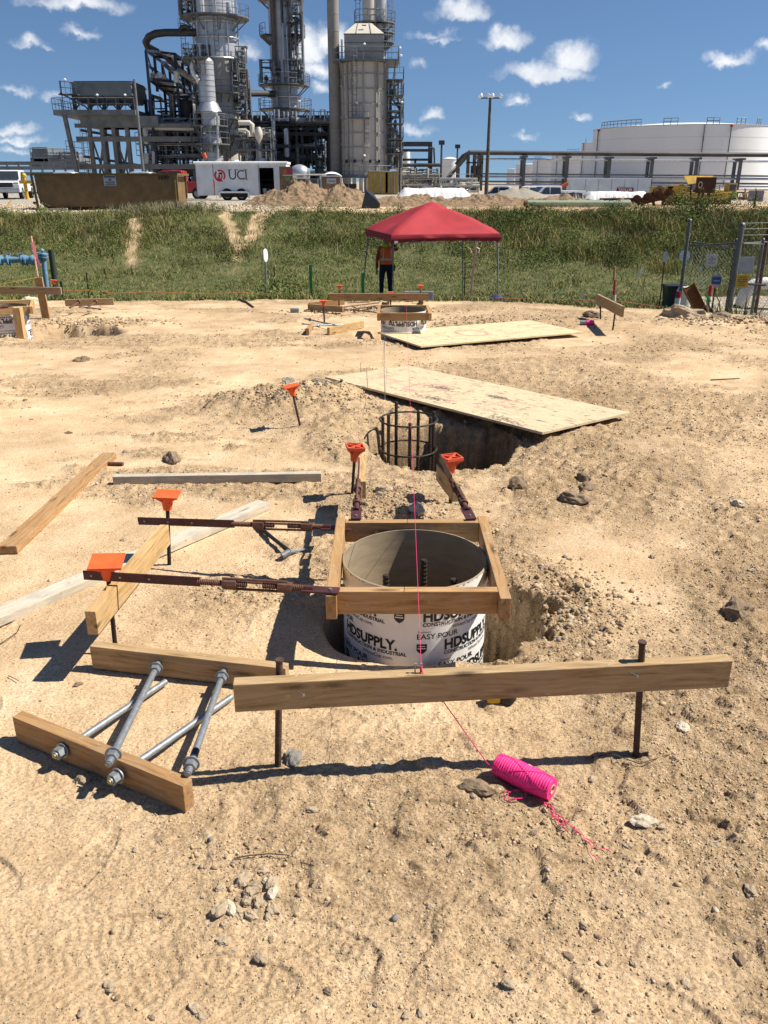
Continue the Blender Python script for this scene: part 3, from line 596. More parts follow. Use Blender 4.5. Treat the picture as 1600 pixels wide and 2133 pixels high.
def rebar(mb, p0, p1, r, n=8):
    p0 = V(p0); p1 = V(p1); L_ = (p1 - p0).length; k = max(2, int(L_ / .018)); pts = []; rr = []
    for i in range(k * 2 + 1): pts.append(p0.lerp(p1, i / (2 * k))); rr.append(r * (1.14 if i % 2 else .93))
    mb.pipe(pts, rr, n)
def cap_on(root, p, tilt=None, s=.115, mt=None, ribs=False):   # square topped mushroom cap, p = top centre of the plate
    R = tilt or Matrix.Identity(3); mt = mt or orange
    k = MB(); k.box(p - R @ V((0, 0, .004)), (s, s, .008), R)
    k.lathe([(.026, -.008), (.024, -.045), (.019, -.075), (.015, -.075), (.015, -.02)], p, 14, R=R, caps=False)
    k.lathe([(.0001, -.009), (.026, -.009)], p, 14, R=R, caps=False)
    for a in range(4):
        q = R @ Matrix.Rotation(a * math.pi / 2 + math.pi / 4, 3, 'Z'); k.poly([p + q @ V((.02, 0, -.008)), p + q @ V((s * .62, 0, -.008)), p + q @ V((.022, 0, -.04))], .003)
    if ribs:
        for a in (.785, -.785): k.box(p + R @ V((0, 0, .006)), (s * 1.3, .008, .012), R @ Matrix.Rotation(a, 3, 'Z'))
        for a in (0, 1.5708):
            for sg in (-1, 1): k.box(p + R @ Matrix.Rotation(a, 3, 'Z') @ V((0, sg * s / 2, .006)), (s, .006, .014), R @ Matrix.Rotation(a, 3, 'Z'))
    return k.build('cap', mt, root, smooth=True, bevel=0)
def stake(bx, by, tx, ty, label, s=.115, ribs=False, tilt=(0, 0), group='stakes with orange safety caps', mt=None, h0=0.0, r=.0085, rodm=None):
    g = G(bx, by); g = on(g, 0); b = g + V((0, 0, -.03)); t = at(tx, ty, g.y + (tilt[1] * .1))
    root = thing('capped_stake', label, 'stake', g, group); d = (t - b).normalized()
    mb = MB(); mb.cyl(b, t - d * .012, r, n=10); mb.build('rod', rodm or blk, root, smooth=True)
    x_ = (V((1, 0, 0)) - d * d.x).normalized(); R = Matrix((x_, d.cross(x_), d)).transposed() @ Matrix.Rotation(tilt[0], 3, 'Z')
    cap_on(root, t, R, s, mt, ribs); return root
stake(239, 1340, 222, 1168, 'orange capped black stake nearest the camera, at the left end of the turnbuckle brace', .115, tilt=(.14, -.22))
stake(352, 1176, 348, 1028, 'orange capped black stake at the left end of the farther turnbuckle brace', .105, tilt=(.05, 0))
stake(733, 1040, 740, 933, 'orange capped stake behind the tube, left of the pair', .09, True, tilt=(.2, 0), mt=orange2)
stake(938, 1062, 941, 955, 'orange capped stake behind the tube, right of the pair', .09, True, tilt=(.35, 0), mt=orange2)
stake(627, 893, 606, 803, 'leaning orange capped stake in the dirt mound with rocks behind', .11, tilt=(.3, 0), rodm=rstake)

# ---- concrete form tubes
def printing(root, c, r, zt, rows, flip=False, a0=math.radians(-68), turn=math.radians(90), rowoff=math.radians(17), pitch=.145, s=1.0, zrow=0.0, arcs=range(-1, 4), lim=None):
    def put(body, ang, z, size, bold=0.0, width=1.0, nm='lettering'):
        if lim and not (lim[0] < z and z + size * .8 < lim[1]): return
        sg = -1 if flip else 1
        def wrap(co):
            a = ang + sg * co.x / r - math.pi / 2; rr = r + .0012
            return (c.x + rr * math.cos(a), c.y + rr * math.sin(a), z + sg * co.y)
        text(nm, body, ink, Matrix.Identity(4), size, root, bold, width, wrap=wrap)
    for row in rows:
        for k in arcs:
            a = a0 + k * turn + row * rowoff; z = zt + zrow - row * pitch
            f = -1 if flip else 1
            put('HDSUPPLY.', a, z, .058 * s, .0022 * s, .92)
            put('CONSTRUCTION & INDUSTRIAL', a, z - f * .021 * s, .0205 * s, .0006 * s, 1.0)
            put('WhiteCap.com.', a + f * .115 / r * s, z - f * .043 * s, .021 * s, 0, 1.0)
            put('EASY POUR', a - f * .105 / r * s, z + f * .052 * s, .030 * s, .0004, 1.05)
            put('Consistent', a - f * .10 / r * s, z + f * .078 * s, .011 * s)
            # shield
            def shp(pts, m, dr):
                vs = []
                for (x, y) in pts:
                    aa = a - f * .085 / r + f * x * s / r - math.pi / 2; vs.append((c.x + (r + dr) * math.cos(aa), c.y + (r + dr) * math.sin(aa), z + f * (y * s + .012 * s)))
                if flip: vs = vs[::-1]
                MB().add(vs, [tuple(range(len(vs)))]).build('shield_mark', m, root)
            shp([(-.019, .020), (.019, .020), (.019, -.004), (.012, -.014), (0, -.022), (-.012, -.014), (-.019, -.004)], ink, .0012)
            shp([(-.015, .004), (.015, .004), (.015, .0), (-.015, 0)], white, .002)
            shp([(-.012, .013), (.012, .013), (.012, .010), (-.012, .010)], white, .002)
def form_tube(name, label, c, r, ztop, zbot, seg=72, ragged=True):
    root = thing(name, label, 'form tube', (c.x, c.y, zbot), 'printed cardboard form tubes'); th = .008
    mb = MB(); rr = random.Random(3); prof = [(r, zbot), (r, ztop - .02), (r, ztop)]
    mb.lathe(prof, (c.x, c.y, 0), seg, caps=False); mb.build('white_wrap', white, root, smooth=True)
    mb = MB(); mb.lathe([(r - .0005, ztop), (r - th, ztop + .0015), (r - th, ztop - .02), (r - th, zbot)], (c.x, c.y, 0), seg, caps=False)
    if ragged:                                  # torn paper along the cut
        for i in range(46):
            a = rr.uniform(0, 6.28); h = rr.uniform(.002, .009); w = rr.uniform(.004, .012)
            q = [V((c.x + (r + .0008) * math.cos(a + d), c.y + (r + .0008) * math.sin(a + d), 0)) for d in (-w / r, w / r, 0)]
            mb.poly([q[0] + V((0, 0, ztop)), q[1] + V((0, 0, ztop)), q[2] + V((0, 0, ztop - h))])
        a = math.radians(38); q = V((c.x + r * math.cos(a), c.y + r * math.sin(a), ztop)); mb.poly([q + V((-.03, .02, 0)), q + V((.012, -.012, .004)), q + V((.02, -.03, -.008)), q + V((0, -.02, -.02))])
        # spiral seam
        pts = [V((c.x + (r - th - .0006) * math.cos(math.radians(150 + t * 70)), c.y + (r - th - .0006) * math.sin(math.radians(150 + t * 70)), ztop - t * .33)) for t in [i / 20 for i in range(21)]]
    mb.build('cardboard_wall', card, root, smooth=True)
    if ragged: MB().pipe(pts, .0009, 4).build('spiral_seam', ink, root)
    return root
tc_ = V((TC[0], TC[1], 0)); TR = .28
tube = form_tube('concrete_form_tube', 'white printed cardboard form tube in the nearest hole, framed by boards', tc_, TR, .25, -.38)
printing(tube, tc_, TR, 0, (-1, 0, 1), zrow=.0, a0=math.radians(-69), arcs=(-1, 0, 1), pitch=.125, lim=(-.3, .245))
MB().sph((.055, 2.655, -.03), .018, 10, 8).build('x', white) if False else None

# ---- lumber clamped round a tube: four boards
def form_frame(label, x0, x1, y0, y1, zt, mt, ext=.04, group='square lumber frames clamped round tubes', rz=0.0, skew=0):
    c = V(((x0 + x1) / 2, (y0 + y1) / 2, zt - .089)); root = thing('form_frame', label, 'frame', c, group, rz); z = zt - .0445
    R = Matrix.Rotation(rz, 3, 'Z')
    def P(x, y): return c + R @ V((x - c.x, y - c.y, z - c.z))
    board('board', mt, P(x0 + .0195, y0 + .019), P(x1 - .0195, y0 + .019), .038, .089, root)
    board('board', mt, P(x0 + .0195, y1 - .019), P(x1 - .0195, y1 - .019), .038, .089, root)
    board('board', mt, P(x0, y0 - ext), P(x0, y1 + ext * .5), .038, .091, root); board('board', mt, P(x1, y0 - ext * 1.5), P(x1, y1 + ext), .038, .091, root)
    return root
form_frame('square frame of brown boards around the nearest printed tube', -.182, .416, 2.57, 3.235, .278, w_red, .035)

# ---- turnbuckle aligner brace between p0 (bar end) and p1 (plate end)
def turnbuckle(label, p0, p1, bar=.47, flat=.035, group='rusty turnbuckle braces'):
    p0 = V(p0); p1 = V(p1); L_ = (p1 - p0).length; R = frame_to(p1 - p0); root = thing('turnbuckle_brace', label, 'brace', p0, group)
    def P(t, y=0, z=0): return p0 + R @ V((t, y, z))
    b = L_ * bar; mb = MB(); mb.box(P(b / 2), (b, .006, flat), R); ob = mb.build('flat_bar', redprim, root, bevel=.001)
    hb = MB(); 
    for i in range(3): hb = MB(); hb.cyl(P(b * (.07 + .25 * i), -.0045), P(b * (.07 + .25 * i), .0045), .0045, n=8); hb.build('rivet', galv, ob)
    def screw(t0, t1):
        s = MB(); k = max(3, int((t1 - t0) / .0065)); s.pipe([P(t0 + (t1 - t0) * i / (2 * k)) for i in range(2 * k + 1)], [.0125 if i % 2 else .0085 for i in range(2 * k + 1)], 10); return s.build('threaded_rod', rust, root, smooth=False)
    t1 = L_ - .11; screw(b - .01, b + (t1 - b) * .45); screw(b + (t1 - b) * .6, t1 + .02)
    s = MB(); u0, u1 = b + (t1 - b) * .22, b + (t1 - b) * .84
    for (yy, zz) in ((0, .019), (0, -.019), ): s.cyl(P(u0, yy, zz), P(u1, yy, zz), .005, n=8)
    s.cyl(P(u0, .018, 0), P(u1, .018, 0), .005, n=8)
    for u in (u0, u1 - .035): s.cyl(P(u), P(u + .05), .019, n=8)
    s.build('turnbuckle_body', rust, root, smooth=False)
    e = MB(); e.box(P(L_ - .055, 0, -.004), (.13, .045, .007), R); e.cyl(P(t1), P(t1 + .03), .013, n=8); pl = e.build('end_plate', redprim, root, bevel=.001)
    MB().cyl(P(L_ - .02, 0, -.001), P(L_ - .02, 0, .004), .006, n=10).build('screw_head', galv, pl); return root
turnbuckle('rusty turnbuckle brace running left from the near corner of the tube frame', (-1.075, 2.672, .292), (-.165, 2.56, .290))
turnbuckle('rusty turnbuckle brace running left from the far corner of the tube frame', at(288, 1085, 3.42), at(728, 1099, 3.20))
turnbuckle('rusty turnbuckle brace running back from the left far corner of the tube frame', (-.125, 3.98, .292), (-.118, 3.225, .290), .40)
turnbuckle('rusty turnbuckle brace running back from the right far corner of the tube frame', (.285, 4.02, .292), (.365, 3.225, .290), .42, .05)
g0 = G(187, 1273, .262); g1 = G(342, 1092, .262)
def brace_board(label, a, b, mt, ht=.089, nm='lumber_board', cat='board', group=None, wd=.038):
    o = board(nm, mt, a, b, wd, ht); return tag(o, label, cat, group)
d_ = (g1 - g0).normalized()
brace_board('pale yellow board on edge under the left ends of two turnbuckle braces', g0 + V((.0, 0, -.046)), g1 + V((0, 0, -.046)), w_new)
brace_board('short upright board under the brace behind the tube, left one', (-.105, 3.74, .222), (-.115, 4.14, .222), w_new)
brace_board('short upright board under the brace behind the tube, right one', (.345, 3.70, .222), (.285, 4.02, .222), w_mid)

# ---- anchor bolts through template boards
def hexnut(mb, p, d, r=.024, h=.022):
    mb.cyl(p, p + d * h, r, n=6)
def anchor_template(label, a, b, ht, bolts, mt, side):
    root = thing('anchor_bolt_template', label, 'bolt template', (a + b) / 2, 'boards carrying pairs of anchor bolts')
    board('board', mt, a, b, .038, ht, root); n = (b - a).normalized().cross(V((0, 0, 1))) 
    for (p0, p1, nuts, band) in bolts:
        d = (p1 - p0).normalized(); q = MB(); q.cyl(p0, p1, .0105, n=14); bo = q.build('anchor_bolt', galv, root, smooth=True)
        for (pt, rr) in nuts:
            k = MB(); hexnut(k, p0 + d * pt, d, .0185); k.lathe([(.0, 0), (.024, 0), (.024, .004), (.0, .004)], p0 + d * (pt + .022 if rr else pt - .004), 16, R=Matrix((frame_to(d).col[1], frame_to(d).col[2], frame_to(d).col[0])).transposed())
            k.build('nut', galv, bo, smooth=True)
        if band: MB().cyl(p0 + d * band, p0 + d * (band + .03), 0.0112, n=14).build('tape_band', mat('dark_blue_tape', (.02, .03, .06), .6), bo)
        # turned end
        k = MB(); k.cyl(p1, p1 + d * .004, .0075, n=12); k.build('bolt_tip', brass if side else galv, bo)
    return root
# far board, bolts reach towards the camera and rest on the near board
A0 = G(192, 1372, .045); A1 = G(598, 1420, .045); A0.z = A1.z = .05
def along(px, py, z): return G(px, py, z)
nb0 = along(325, 1392, .062); nb1 = along(462, 1410, .062); ne0 = along(226, 1592, .106); ne1 = along(391, 1612, .100)
def bl(s, e, k0=-.07): d = (e - s).normalized(); return s + d * k0, e, d
s0, e0, dd0 = bl(nb0, ne0, -.05); s1, e1, dd1 = bl(nb1, ne1, -.05)
anchor_template('brown board lying left of the long batter board, two galvanised bolts pointing toward the camera', A0 + V((0, .02, 0)), A1 + V((0, .02, 0)), .089,
    [(s0, e0, [(.055, 0), ((e0 - s0).length - .045, 0)], 0), (s1, e1, [(.055, 0), ((e1 - s1).length - .045, 0)], (e1 - s1).length - .11)], w_mid, 0)
B0 = G(30, 1520, .045); B1 = G(384, 1668, .045)
nv = (B1 - B0).normalized().cross(V((0, 0, 1)))
f0 = G(125, 1567, .05); f1 = G(240, 1620, .05); r0 = G(345, 1420, .018); r1 = G(482, 1452, .018)
def thru(f, r): d = (r - f).normalized(); return r, f - d * .03, d
anchor_template('brown board nearest the camera, two galvanised bolts pointing away from it', B0 + V((.008, .02, 0)), B1 + V((.008, .02, 0)), .089,
    [(r0, f0 + (f0 - r0).normalized() * .02, [((f0 - r0).length - .008, 0)], 0), (r1, f1 + (f1 - r1).normalized() * .02, [((f1 - r1).length - .008, 0)], 0)], w_red, 1)

# ---- the long batter board on two stakes in front
root = thing('batter_board', 'long weathered board held level on two rusty stakes in the foreground', 'batter board', on((.22, 1.98)))
lb0 = V((-.412, 1.937, .285)); lb1 = V((.99, 2.049, .291))
board('board', w_mid, lb0, lb1, .038, .089, root)
for (bx, by, tx, ty) in ((577, 1605, 582, 1377), (1327, 1582, 1338, 1340)):
    g = G(bx, by); t = at(tx, ty, g.y + .012); k = MB(); k.cyl(V((g.x, g.y + .004, -.04)), t, .0098, n=10); k.cyl(t, t + V((0, 0, .006)), .0125, n=10); k.build('stake', rstake, root, smooth=True)
def nail(p, d, L_=.055, r=.0016, head=True):
    k = MB(); k.cyl(p, p + V(d).normalized() * L_, r, n=6); e = p + V(d).normalized() * L_
    if head: k.cyl(e, e + V(d).normalized() * .0015, .004, n=8)
    return k
for p, d in ((V((.103, 1.976, .33)), (0, 0, 1)), (V((.085, 1.976, .33)), (.1, 0, 1)), (V((-.235, 1.93, .30)), (.6, -.8, .15)), (V((.69, 1.996, .32)), (.5, -.8, .1))): nail(p, d, .028 if d[2] < 1 else .03).build('nail', galv, root)
# ---- strings
def twine(name, pts, label, m, r=.0011, cat='string', n=5): return tag(MB().pipe(pts, r, n).build(name, m), label, cat)
nl = V((.103, 1.974, .352)); far_pin = at(845, 600, 13.0)
twine('mason_string', [nl.lerp(far_pin, i / 10) + V((0, 0, -.02 * math.sin(math.pi * i / 10))) for i in range(11)], 'taut pink mason line from the long near board back over the tubes', pink, .0010)
sp0 = G(1035, 1598, .035); sp1 = G(1143, 1648, .035)
k = MB(); k.pipe([nl, nl + V((.004, -.004, -.016)), G(1015, 1590, .03), sp0 + V((.0, -.03, .012))], .0014, 5)
for i in range(5): k.ring((nl.x, nl.y, nl.z - .004 * i), .003, .0011, 10, 5)
tag(k.build('loose_string', pink), 'slack pink string from the nail down to the spool', 'string')
root = thing('string_spool', 'hot pink spool of mason line on the dirt', 'spool', on(sp0.lerp(sp1, .5)))
ax = (sp1 - sp0).normalized(); ln = (sp1 - sp0).length + .01; R = frame_to(ax); R = Matrix((R.col[1], R.col[2], R.col[0])).transposed()
zc = gz(*(sp0.lerp(sp1, .5))[:2]) + .034; o_ = V((sp0.x, sp0.y, zc))
prof = [(.014, 0)]; k_ = 46
for i in range(k_ + 1):
    t = i / k_; rr = .034 * (1 - .10 * abs(2 * t - 1) ** 3) + (.0011 if i % 2 else -.0005) + rnd.uniform(-.0006, .0006); prof.append((rr, t * ln))
prof.append((.014, ln)); MB().lathe(prof, o_, 36, R=R, caps=False).build('wound_twine', hotp, root, smooth=False)
MB().lathe([(.014, -.002), (.014, ln + .002), (.011, ln + .002), (.011, -.002), (.014, -.002)], o_, 20, R=R, caps=False).build('core', mat('core_card', (.55, .30, .2), .8), root)
k = MB(); 
for i in range(9):          # diagonal cross winding
    pts = []; sg = 1 if i % 2 else -1
    for j in range(21):
        t = j / 20; a = i * .8 + sg * t * 2.2; pts.append(o_ + R @ V((.0355 * (1 - .10 * abs(2 * t - 1) ** 3) * math.cos(a), .0355 * (1 - .10 * abs(2 * t - 1) ** 3) * math.sin(a), t * ln)))
    k.pipe(pts, .0008, 4)
k.build('cross_winding', pink, root)
k = MB(); rr = random.Random(2)
T0 = G(1060, 1650, .01)
for (e, bend) in (((1240, 1800), .02), ((1272, 1782), -.03), ((1180, 1745), .01)):
    pts = []
    for i in range(26):
        t = i / 25; q = G(1118 + (e[0] - 1118) * t, 1668 + (e[1] - 1668) * t); a = on(q, .004 + .006 * abs(math.sin(t * 14))); a.x += bend * math.sin(t * 3.1) + .004 * math.sin(t * 38 + e[0]); a.y += .004 * math.cos(t * 33); pts.append(a)
    k.pipe(pts, .0012, 5)
pts = [on(G(1065 + 22 * math.cos(i * .7) + i, 1668 + 9 * math.sin(i * .7)), .006 + .004 * (i % 3)) for i in range(16)]; k.pipe(pts, .0011, 5)
tag(k.build('string_tail', pink), 'frayed pink string ends trailing on the dirt beside the spool', 'string')

# ---- planks lying on the ground
def plank(label, a, b, mt, wd=.089, ht=.038, lift=0.0, group=None, roll=0.0):
    a = on(a, ht / 2 + .004 + lift); b = on(b, ht / 2 + .004 + lift); up = Matrix.Rotation(roll, 3, b - a) @ V((0, 0, 1)); return tag(board('lumber_board', mt, a, b, wd, ht, up=up, bevel=.003), label, 'board', group)
plank('long brown plank lying on the dirt at the left edge', G(16, 1148, .02), G(228, 947, .02), w_red)
plank('dark sided plank lying crosswise behind the braces', G(238, 1003, .02), G(670, 998, .02), w_grey, .05, .05)
plank('long whitish plank passing under the yellow board', G(-60, 1312, .02), G(550, 1052, .02), w_grey)
k = MB(); a = on(G(196, 969), .012); b = on(G(257, 972), .012); k.cyl(a, b, .012, n=12); tag(k.build('steel_pipe', rust, smooth=True), 'short rusty pipe lying behind the left plank', 'pipe')
# hammer
h0 = on(G(538, 1102), .014); h1 = on(G(604, 1162), .02); root = thing('sledge_hammer', 'small hammer with black handle lying between the two braces', 'hammer', h0); d = (h1 - h0).normalized()
MB().pipe([h0, h0.lerp(h1, .3), h0.lerp(h1, .7), h1], [.012, .010, .009, .012], 10).build('handle', blk, root, smooth=True)
c = h1; e = on(G(640, 1150), .02); f_ = on(G(588, 1166), .02); k = MB(); k.cyl(f_, c, .016, n=10); k.cyl(c, e, .012, .004, n=8); k.build('head', galv, root, smooth=True)
# tape measure
p = on(G(1050, 1462)); root = thing('tape_measure', 'yellow and black tape measure under the long board', 'tape measure', p)
k = MB(); k.lathe([(.0, 0), (.036, 0), (.04, .006), (.04, .028), (.034, .034), (0, .034)], p, 24); k.build('case', mat('black_rubber', (.015, .015, .015), .6), root, smooth=True)
MB().b2(p.x - .06, p.x - .01, p.y - .035, p.y + .01, p.z + .004, p.z + .03).build('front_shell', mat('yellow_plastic', (.7, .42, .02), .5), root, bevel=.006)

# ---- rebar cages
def cage(label, c, r, ztop, zbot, n, rb, rings, tall=None, tipcol=None):
    root = thing('rebar_cage', label, 'rebar cage', (c[0], c[1], zbot), 'rebar cages standing in holes')
    for i in range(n):
        a = 2 * math.pi * i / n + .25; k = MB(); zt = ztop[i % len(ztop)]; rebar(k, (c[0] + r * math.cos(a), c[1] + r * math.sin(a), zbot), (c[0] + r * math.cos(a), c[1] + r * math.sin(a), zt), rb); b = k.build('vertical_bar', rebarm, root, smooth=False)
        if tipcol and i == tipcol[0]: MB().cyl((c[0] + r * math.cos(a), c[1] + r * math.sin(a), zt), (c[0] + r * math.cos(a), c[1] + r * math.sin(a), zt + .012), rb * 1.1, n=8).build('painted_tip', tipcol[1], b)
    for z in rings: k = MB(); k.ring((c[0], c[1], z), r + rb + .006, .0065, 40, 6); k.build('tie_ring', rebarm, root)
    return root
cc = G(851, 888, .06); cage('open rebar cage standing in the hole beside the plywood sheet', (cc.x, cc.y), .185, (.09, .06, .13, .05, .11, .07, .09, .06), -1.6, 7, .0115, (.045, -.17, -.6))
cage('dark rebar bars inside the nearest printed tube', (TC[0], TC[1]), .16, (.14, .17, .12, .05, .16, .08), -.45, 6, .0130, (.02, -.3))

# ---- plywood sheets with spray painted word
spray = mat('pink_spray_paint', (.80, .36, .28), .8, 0, .2, 40)
def plywood(label, c, u, v, z3, word_at, mt=w_ply, stains=0, rs=1):
    # c centre, u half long edge, v half short edge (vectors), thickness down
    n = u.cross(v).normalized(); R = Matrix((u.normalized(), v.normalized(), n)).transposed(); M = Matrix.Translation(c) @ R.to_4x4()
    root = thing('plywood_sheet', label, 'plywood', c, 'plywood sheets laid over holes', M=M)
    mb = MB().box((0, 0, 0), (u.length * 2, v.length * 2, .018)); mb.v = [M @ V(q) for q in mb.v]; sh = mb.build('panel', mt, root, bevel=.0015)
    rr = random.Random(rs)
    def stroke(pts, w=.035):
        k = MB()
        for s_ in range(2):
            q = [V((x + rr.uniform(-.006, .006), y + rr.uniform(-.006, .006), 0)) for (x, y) in pts]; N_ = []
            for i in range(len(q) - 1):
                for t in range(8): N_.append(q[i].lerp(q[i + 1], t / 8))
            for i, p_ in enumerate(N_):
                for _ in range(4):
                    a = rr.gauss(0, w * .38), rr.gauss(0, w * .38); sz = rr.uniform(.003, .011); cxy = p_ + V((a[0], a[1], .0096 + rr.uniform(0, .0004)))
                    an = rr.uniform(0, 6); k.add([M @ (cxy + V((sz * math.cos(an + b_ * 1.257), sz * math.sin(an + b_ * 1.257), 0))) for b_ in range(5)], [(0, 1, 2, 3, 4)])
        return k
    H = [[(0, 0), (0, .36)], [(.24, 0), (.24, .36)], [(0, .17), (.24, .19)]]
    O = [[(.13 + .14 * math.cos(a), .18 + .18 * math.sin(a)) for a in [i * 6.2832 / 12 for i in range(13)]]]
    Lt = [[(.02, .36), (.02, 0), (.22, .01)]]; E = [[(.22, .36), (0, .36), (0, 0), (.22, 0)], [(0, .18), (.18, .18)]]
    x0, y0, sc, flp = word_at; K = MB()
    for i, ch in enumerate((H, O, Lt, E)):
        for st in ch:
            pts = [(x0 + flp * (i * .42 + a) * sc, y0 + flp * b_ * sc) for (a, b_) in st]; k = stroke(pts); K.add(k.v, k.f)
    K.build('spray_lettering', spray, sh)
    mud = MB(); 
    for _ in range(stains):
        x = rr.uniform(-u.length, u.length) * .96; y = rr.uniform(-v.length, v.length) * .96; k = .004 + .022 * rr.random() ** 3; ang = rr.uniform(0, 6)
        mud.add([M @ V((x + k * 1.5 * math.cos(ang + b_ * .785) * rr.uniform(.5, 1), y + k * .6 * math.sin(ang + b_ * .785) * rr.uniform(.6, 1), .0100)) for b_ in range(8)], [tuple(range(8))])
    if stains > 200:
        for (x, y, r_) in ((.85, -.45, .12), (-.25, .0, .08), (.0, -.35, .08), (.3, .1, .06)):
            for _ in range(110):
                a, b_ = x + rr.gauss(0, r_), y + rr.gauss(0, r_ * .4); k = rr.uniform(.004, .012)
                if abs(b_) < v.length * .97 and abs(a) < u.length * .97: mud.add([M @ V((a + k * 1.5 * math.cos(q * 1.257), b_ + k * math.sin(q * 1.257), .0102)) for q in range(5)], [tuple(range(5))])
    mud.build('dried_mud', mat('mud', (.33, .26, .18), .95, 0, .25, 30), sh)['kind'] = 'stuff'
    return root
def sheet(pa, pb, pc, z, lw=(2.44, 1.22), **k):    # pa,pb the two ends of the near long edge
    pa = V(pa); pb = V(pb); u = (pb - pa).normalized(); vv = V((-u.y, u.x, 0)).normalized(); 
    if vv.y < 0: vv = -vv
    vv = (vv - u * vv.dot(u)).normalized(); c = (pa + pb) / 2 + vv * (lw[1] / 2); Ld = (pb - pa).length
    return c, u * (Ld / 2), vv * (lw[1] / 2)
pa = G(677, 787, .07); pb = G(1130, 903, .07); c, u, v = sheet(pa, pb, None, 0, lw=(2.44, 1.02))
v = (G(1306, 856, .055) - pb) / 2; v = v.normalized() * .5; c = (pa + pb) / 2 + v
n_ = u.cross(v).normalized(); v = n_.cross(u).normalized() * v.length
c = (pa + pb) / 2 + v
plywood('weathered plywood sheet with faint pink paint, half covering the cage hole', c, u, v, 0, (-.95, -.30, 1.1, 1), stains=220, rs=4)
pa = G(782, 693, .05); pb = G(882, 723, .04); pc = G(1220, 693, .06); u = (pc - pb) / 2; v = (pa - pb) / 2; c = pb + u + v; n_ = u.cross(v).normalized(); v = (v - u.normalized() * v.dot(u.normalized())).normalized() * .57
plywood('bright plywood sheet with pink spray letters, beside the far printed tube', c, u, v, 0, (-.85, -.25, 1.3, 1), mt=wood('new_plywood', (.66, .52, .31), (.76, .62, .40), dark=.9), stains=60, rs=9)

# ---- individual stones
stone_tan = mat('tan_stone', (.46, .36, .24), .95, 0, .25, 14, .09, 40, col2=(.26, .195, .13)); stone_dark = mat('dark_clod', (.27, .195, .125), 1, 0, .3, 14, .1, 35, col2=(.15, .105, .068)); stone_grey = mat('grey_stone', (.22, .20, .175), .9, 0, .2, 12, .06, 40); stone_pale = mat('pale_stone', (.52, .44, .33), .9, 0, .15, 12, .06, 40)
def rock(px, py, s, label, m=None, sc=(1, .8, .6), seed=0, group='loose rocks on the dirt', lumpy=.35):
    g = on(G(px, py)); bm = bmesh.new(); bmesh.ops.create_icosphere(bm, subdivisions=3, radius=1)
    o_ = V((seed * 7.3, seed * 3.1, seed))
    for v_ in bm.verts:
        d = v_.co.normalized(); k = 1 + lumpy * mn.noise(d * 1.6 + o_) + lumpy * .5 * mn.noise(d * 3.7 + o_) + lumpy * .28 * mn.noise(d * 8 + o_)
        c_ = mn.cell(d * 1.4 + o_) * .12; v_.co = V((d.x * sc[0], d.y * sc[1], d.z * sc[2])) * (k + c_) * s
    me = bpy.data.meshes.new('rock'); bm.to_mesh(me); bm.free(); me.materials.append(m or stone_tan)
    for p_ in me.polygons: p_.use_smooth = False
    o = bpy.data.objects.new('rock', me); COL.objects.link(o); o.location = g + V((0, 0, s * sc[2] * .12)); o.rotation_euler = (0, 0, seed * 1.7); return tag(o, label, 'rock', group)
RK = [(612, 1590, .038, 'smooth dark grey stone beside the left stake of the long board', stone_grey, (1, .6, .55)), (173, 1625, .022, 'tan stone in front of the near bolt board', stone_tan, (1, .8, .7)), (358, 962, .085, 'dark muddy clump of earth beyond the crosswise plank', stone_dark, (1.1, .6, .5)),
      (1078, 1022, .065, 'dark clod standing alone right of the tube stakes', stone_dark, (1, .7, .8)), (1215, 1005, .05, 'dark clod at the top of the dark heap on the right', stone_dark, (1, .8, .7)), (1222, 1028, .055, 'dark clod in the middle of the dark heap on the right', stone_dark, (1, .8, .7)), (1195, 1052, .06, 'widest dark clod at the foot of the dark heap on the right', stone_dark, (1.5, .8, .5)),
      (1535, 1282, .065, 'large brown clod at the right edge level with the tube', stone_dark, (1.2, .8, .6)), (992, 1652, .036, 'flat brown clod just left of the pink spool', stone_dark, (1.3, .8, .6)), (1562, 1862, .022, 'lone stone near the lower right corner', stone_tan, (1, .7, .5)), (757, 1375, .012, 'small pale pebble at the lip of the tube pit', stone_pale, (1, 1, .9)),
      (600, 803, .09, 'grey rock behind the leaning stake on the mound', stone_grey, (1.2, .7, .6)), (665, 805, .07, 'grey rock at the corner of the near plywood sheet', stone_grey, (1.3, .7, .6)), (868, 1082, .05, 'pale rock behind the frame under the pink line', stone_pale, (1.2, .8, .6)), (800, 1040, .045, 'tan rock behind the frame beside the left brace', stone_tan, (1.1, .8, .7)), (1535, 1055, .04, 'pale stone on the right side beyond the large clod', stone_pale, (1.2, .8, .6)),
      (170, 752, .07, 'dark clod alone on the smooth dirt at the upper left', stone_dark, (1.2, .8, .6)), (1425, 662, .24, 'big broken rock at the foot of the left gate post', stone_tan, (1.4, .8, .6)), (1500, 672, .14, 'brown clod at the foot of the tall gate post', stone_dark, (1.5, .8, .5)), (1232, 663, .10, 'brown rock beside the pink paint can', stone_dark, (1.3, .8, .7)), (65, 632, .14, 'pale rock under the left batter board', stone_pale, (1.3, .8, .7)),
      (790, 1605, .011, 'small white pebble left of the slack string', stone_pale, (1, 1, .8)), (1420, 1520, .022, 'pale stone right of the right stake', stone_pale, (1.2, .9, .6)), (1340, 1725, .026, 'pale flat stone below the spool toward the right', stone_pale, (1.3, .9, .4)), (1105, 1610, .02, 'rounded stone behind the spool', stone_tan, (1, .9, .8))]
for i, (a, b, s, lb, m, sc) in enumerate(RK): rock(a, b, s, lb, m, sc, i + 1)
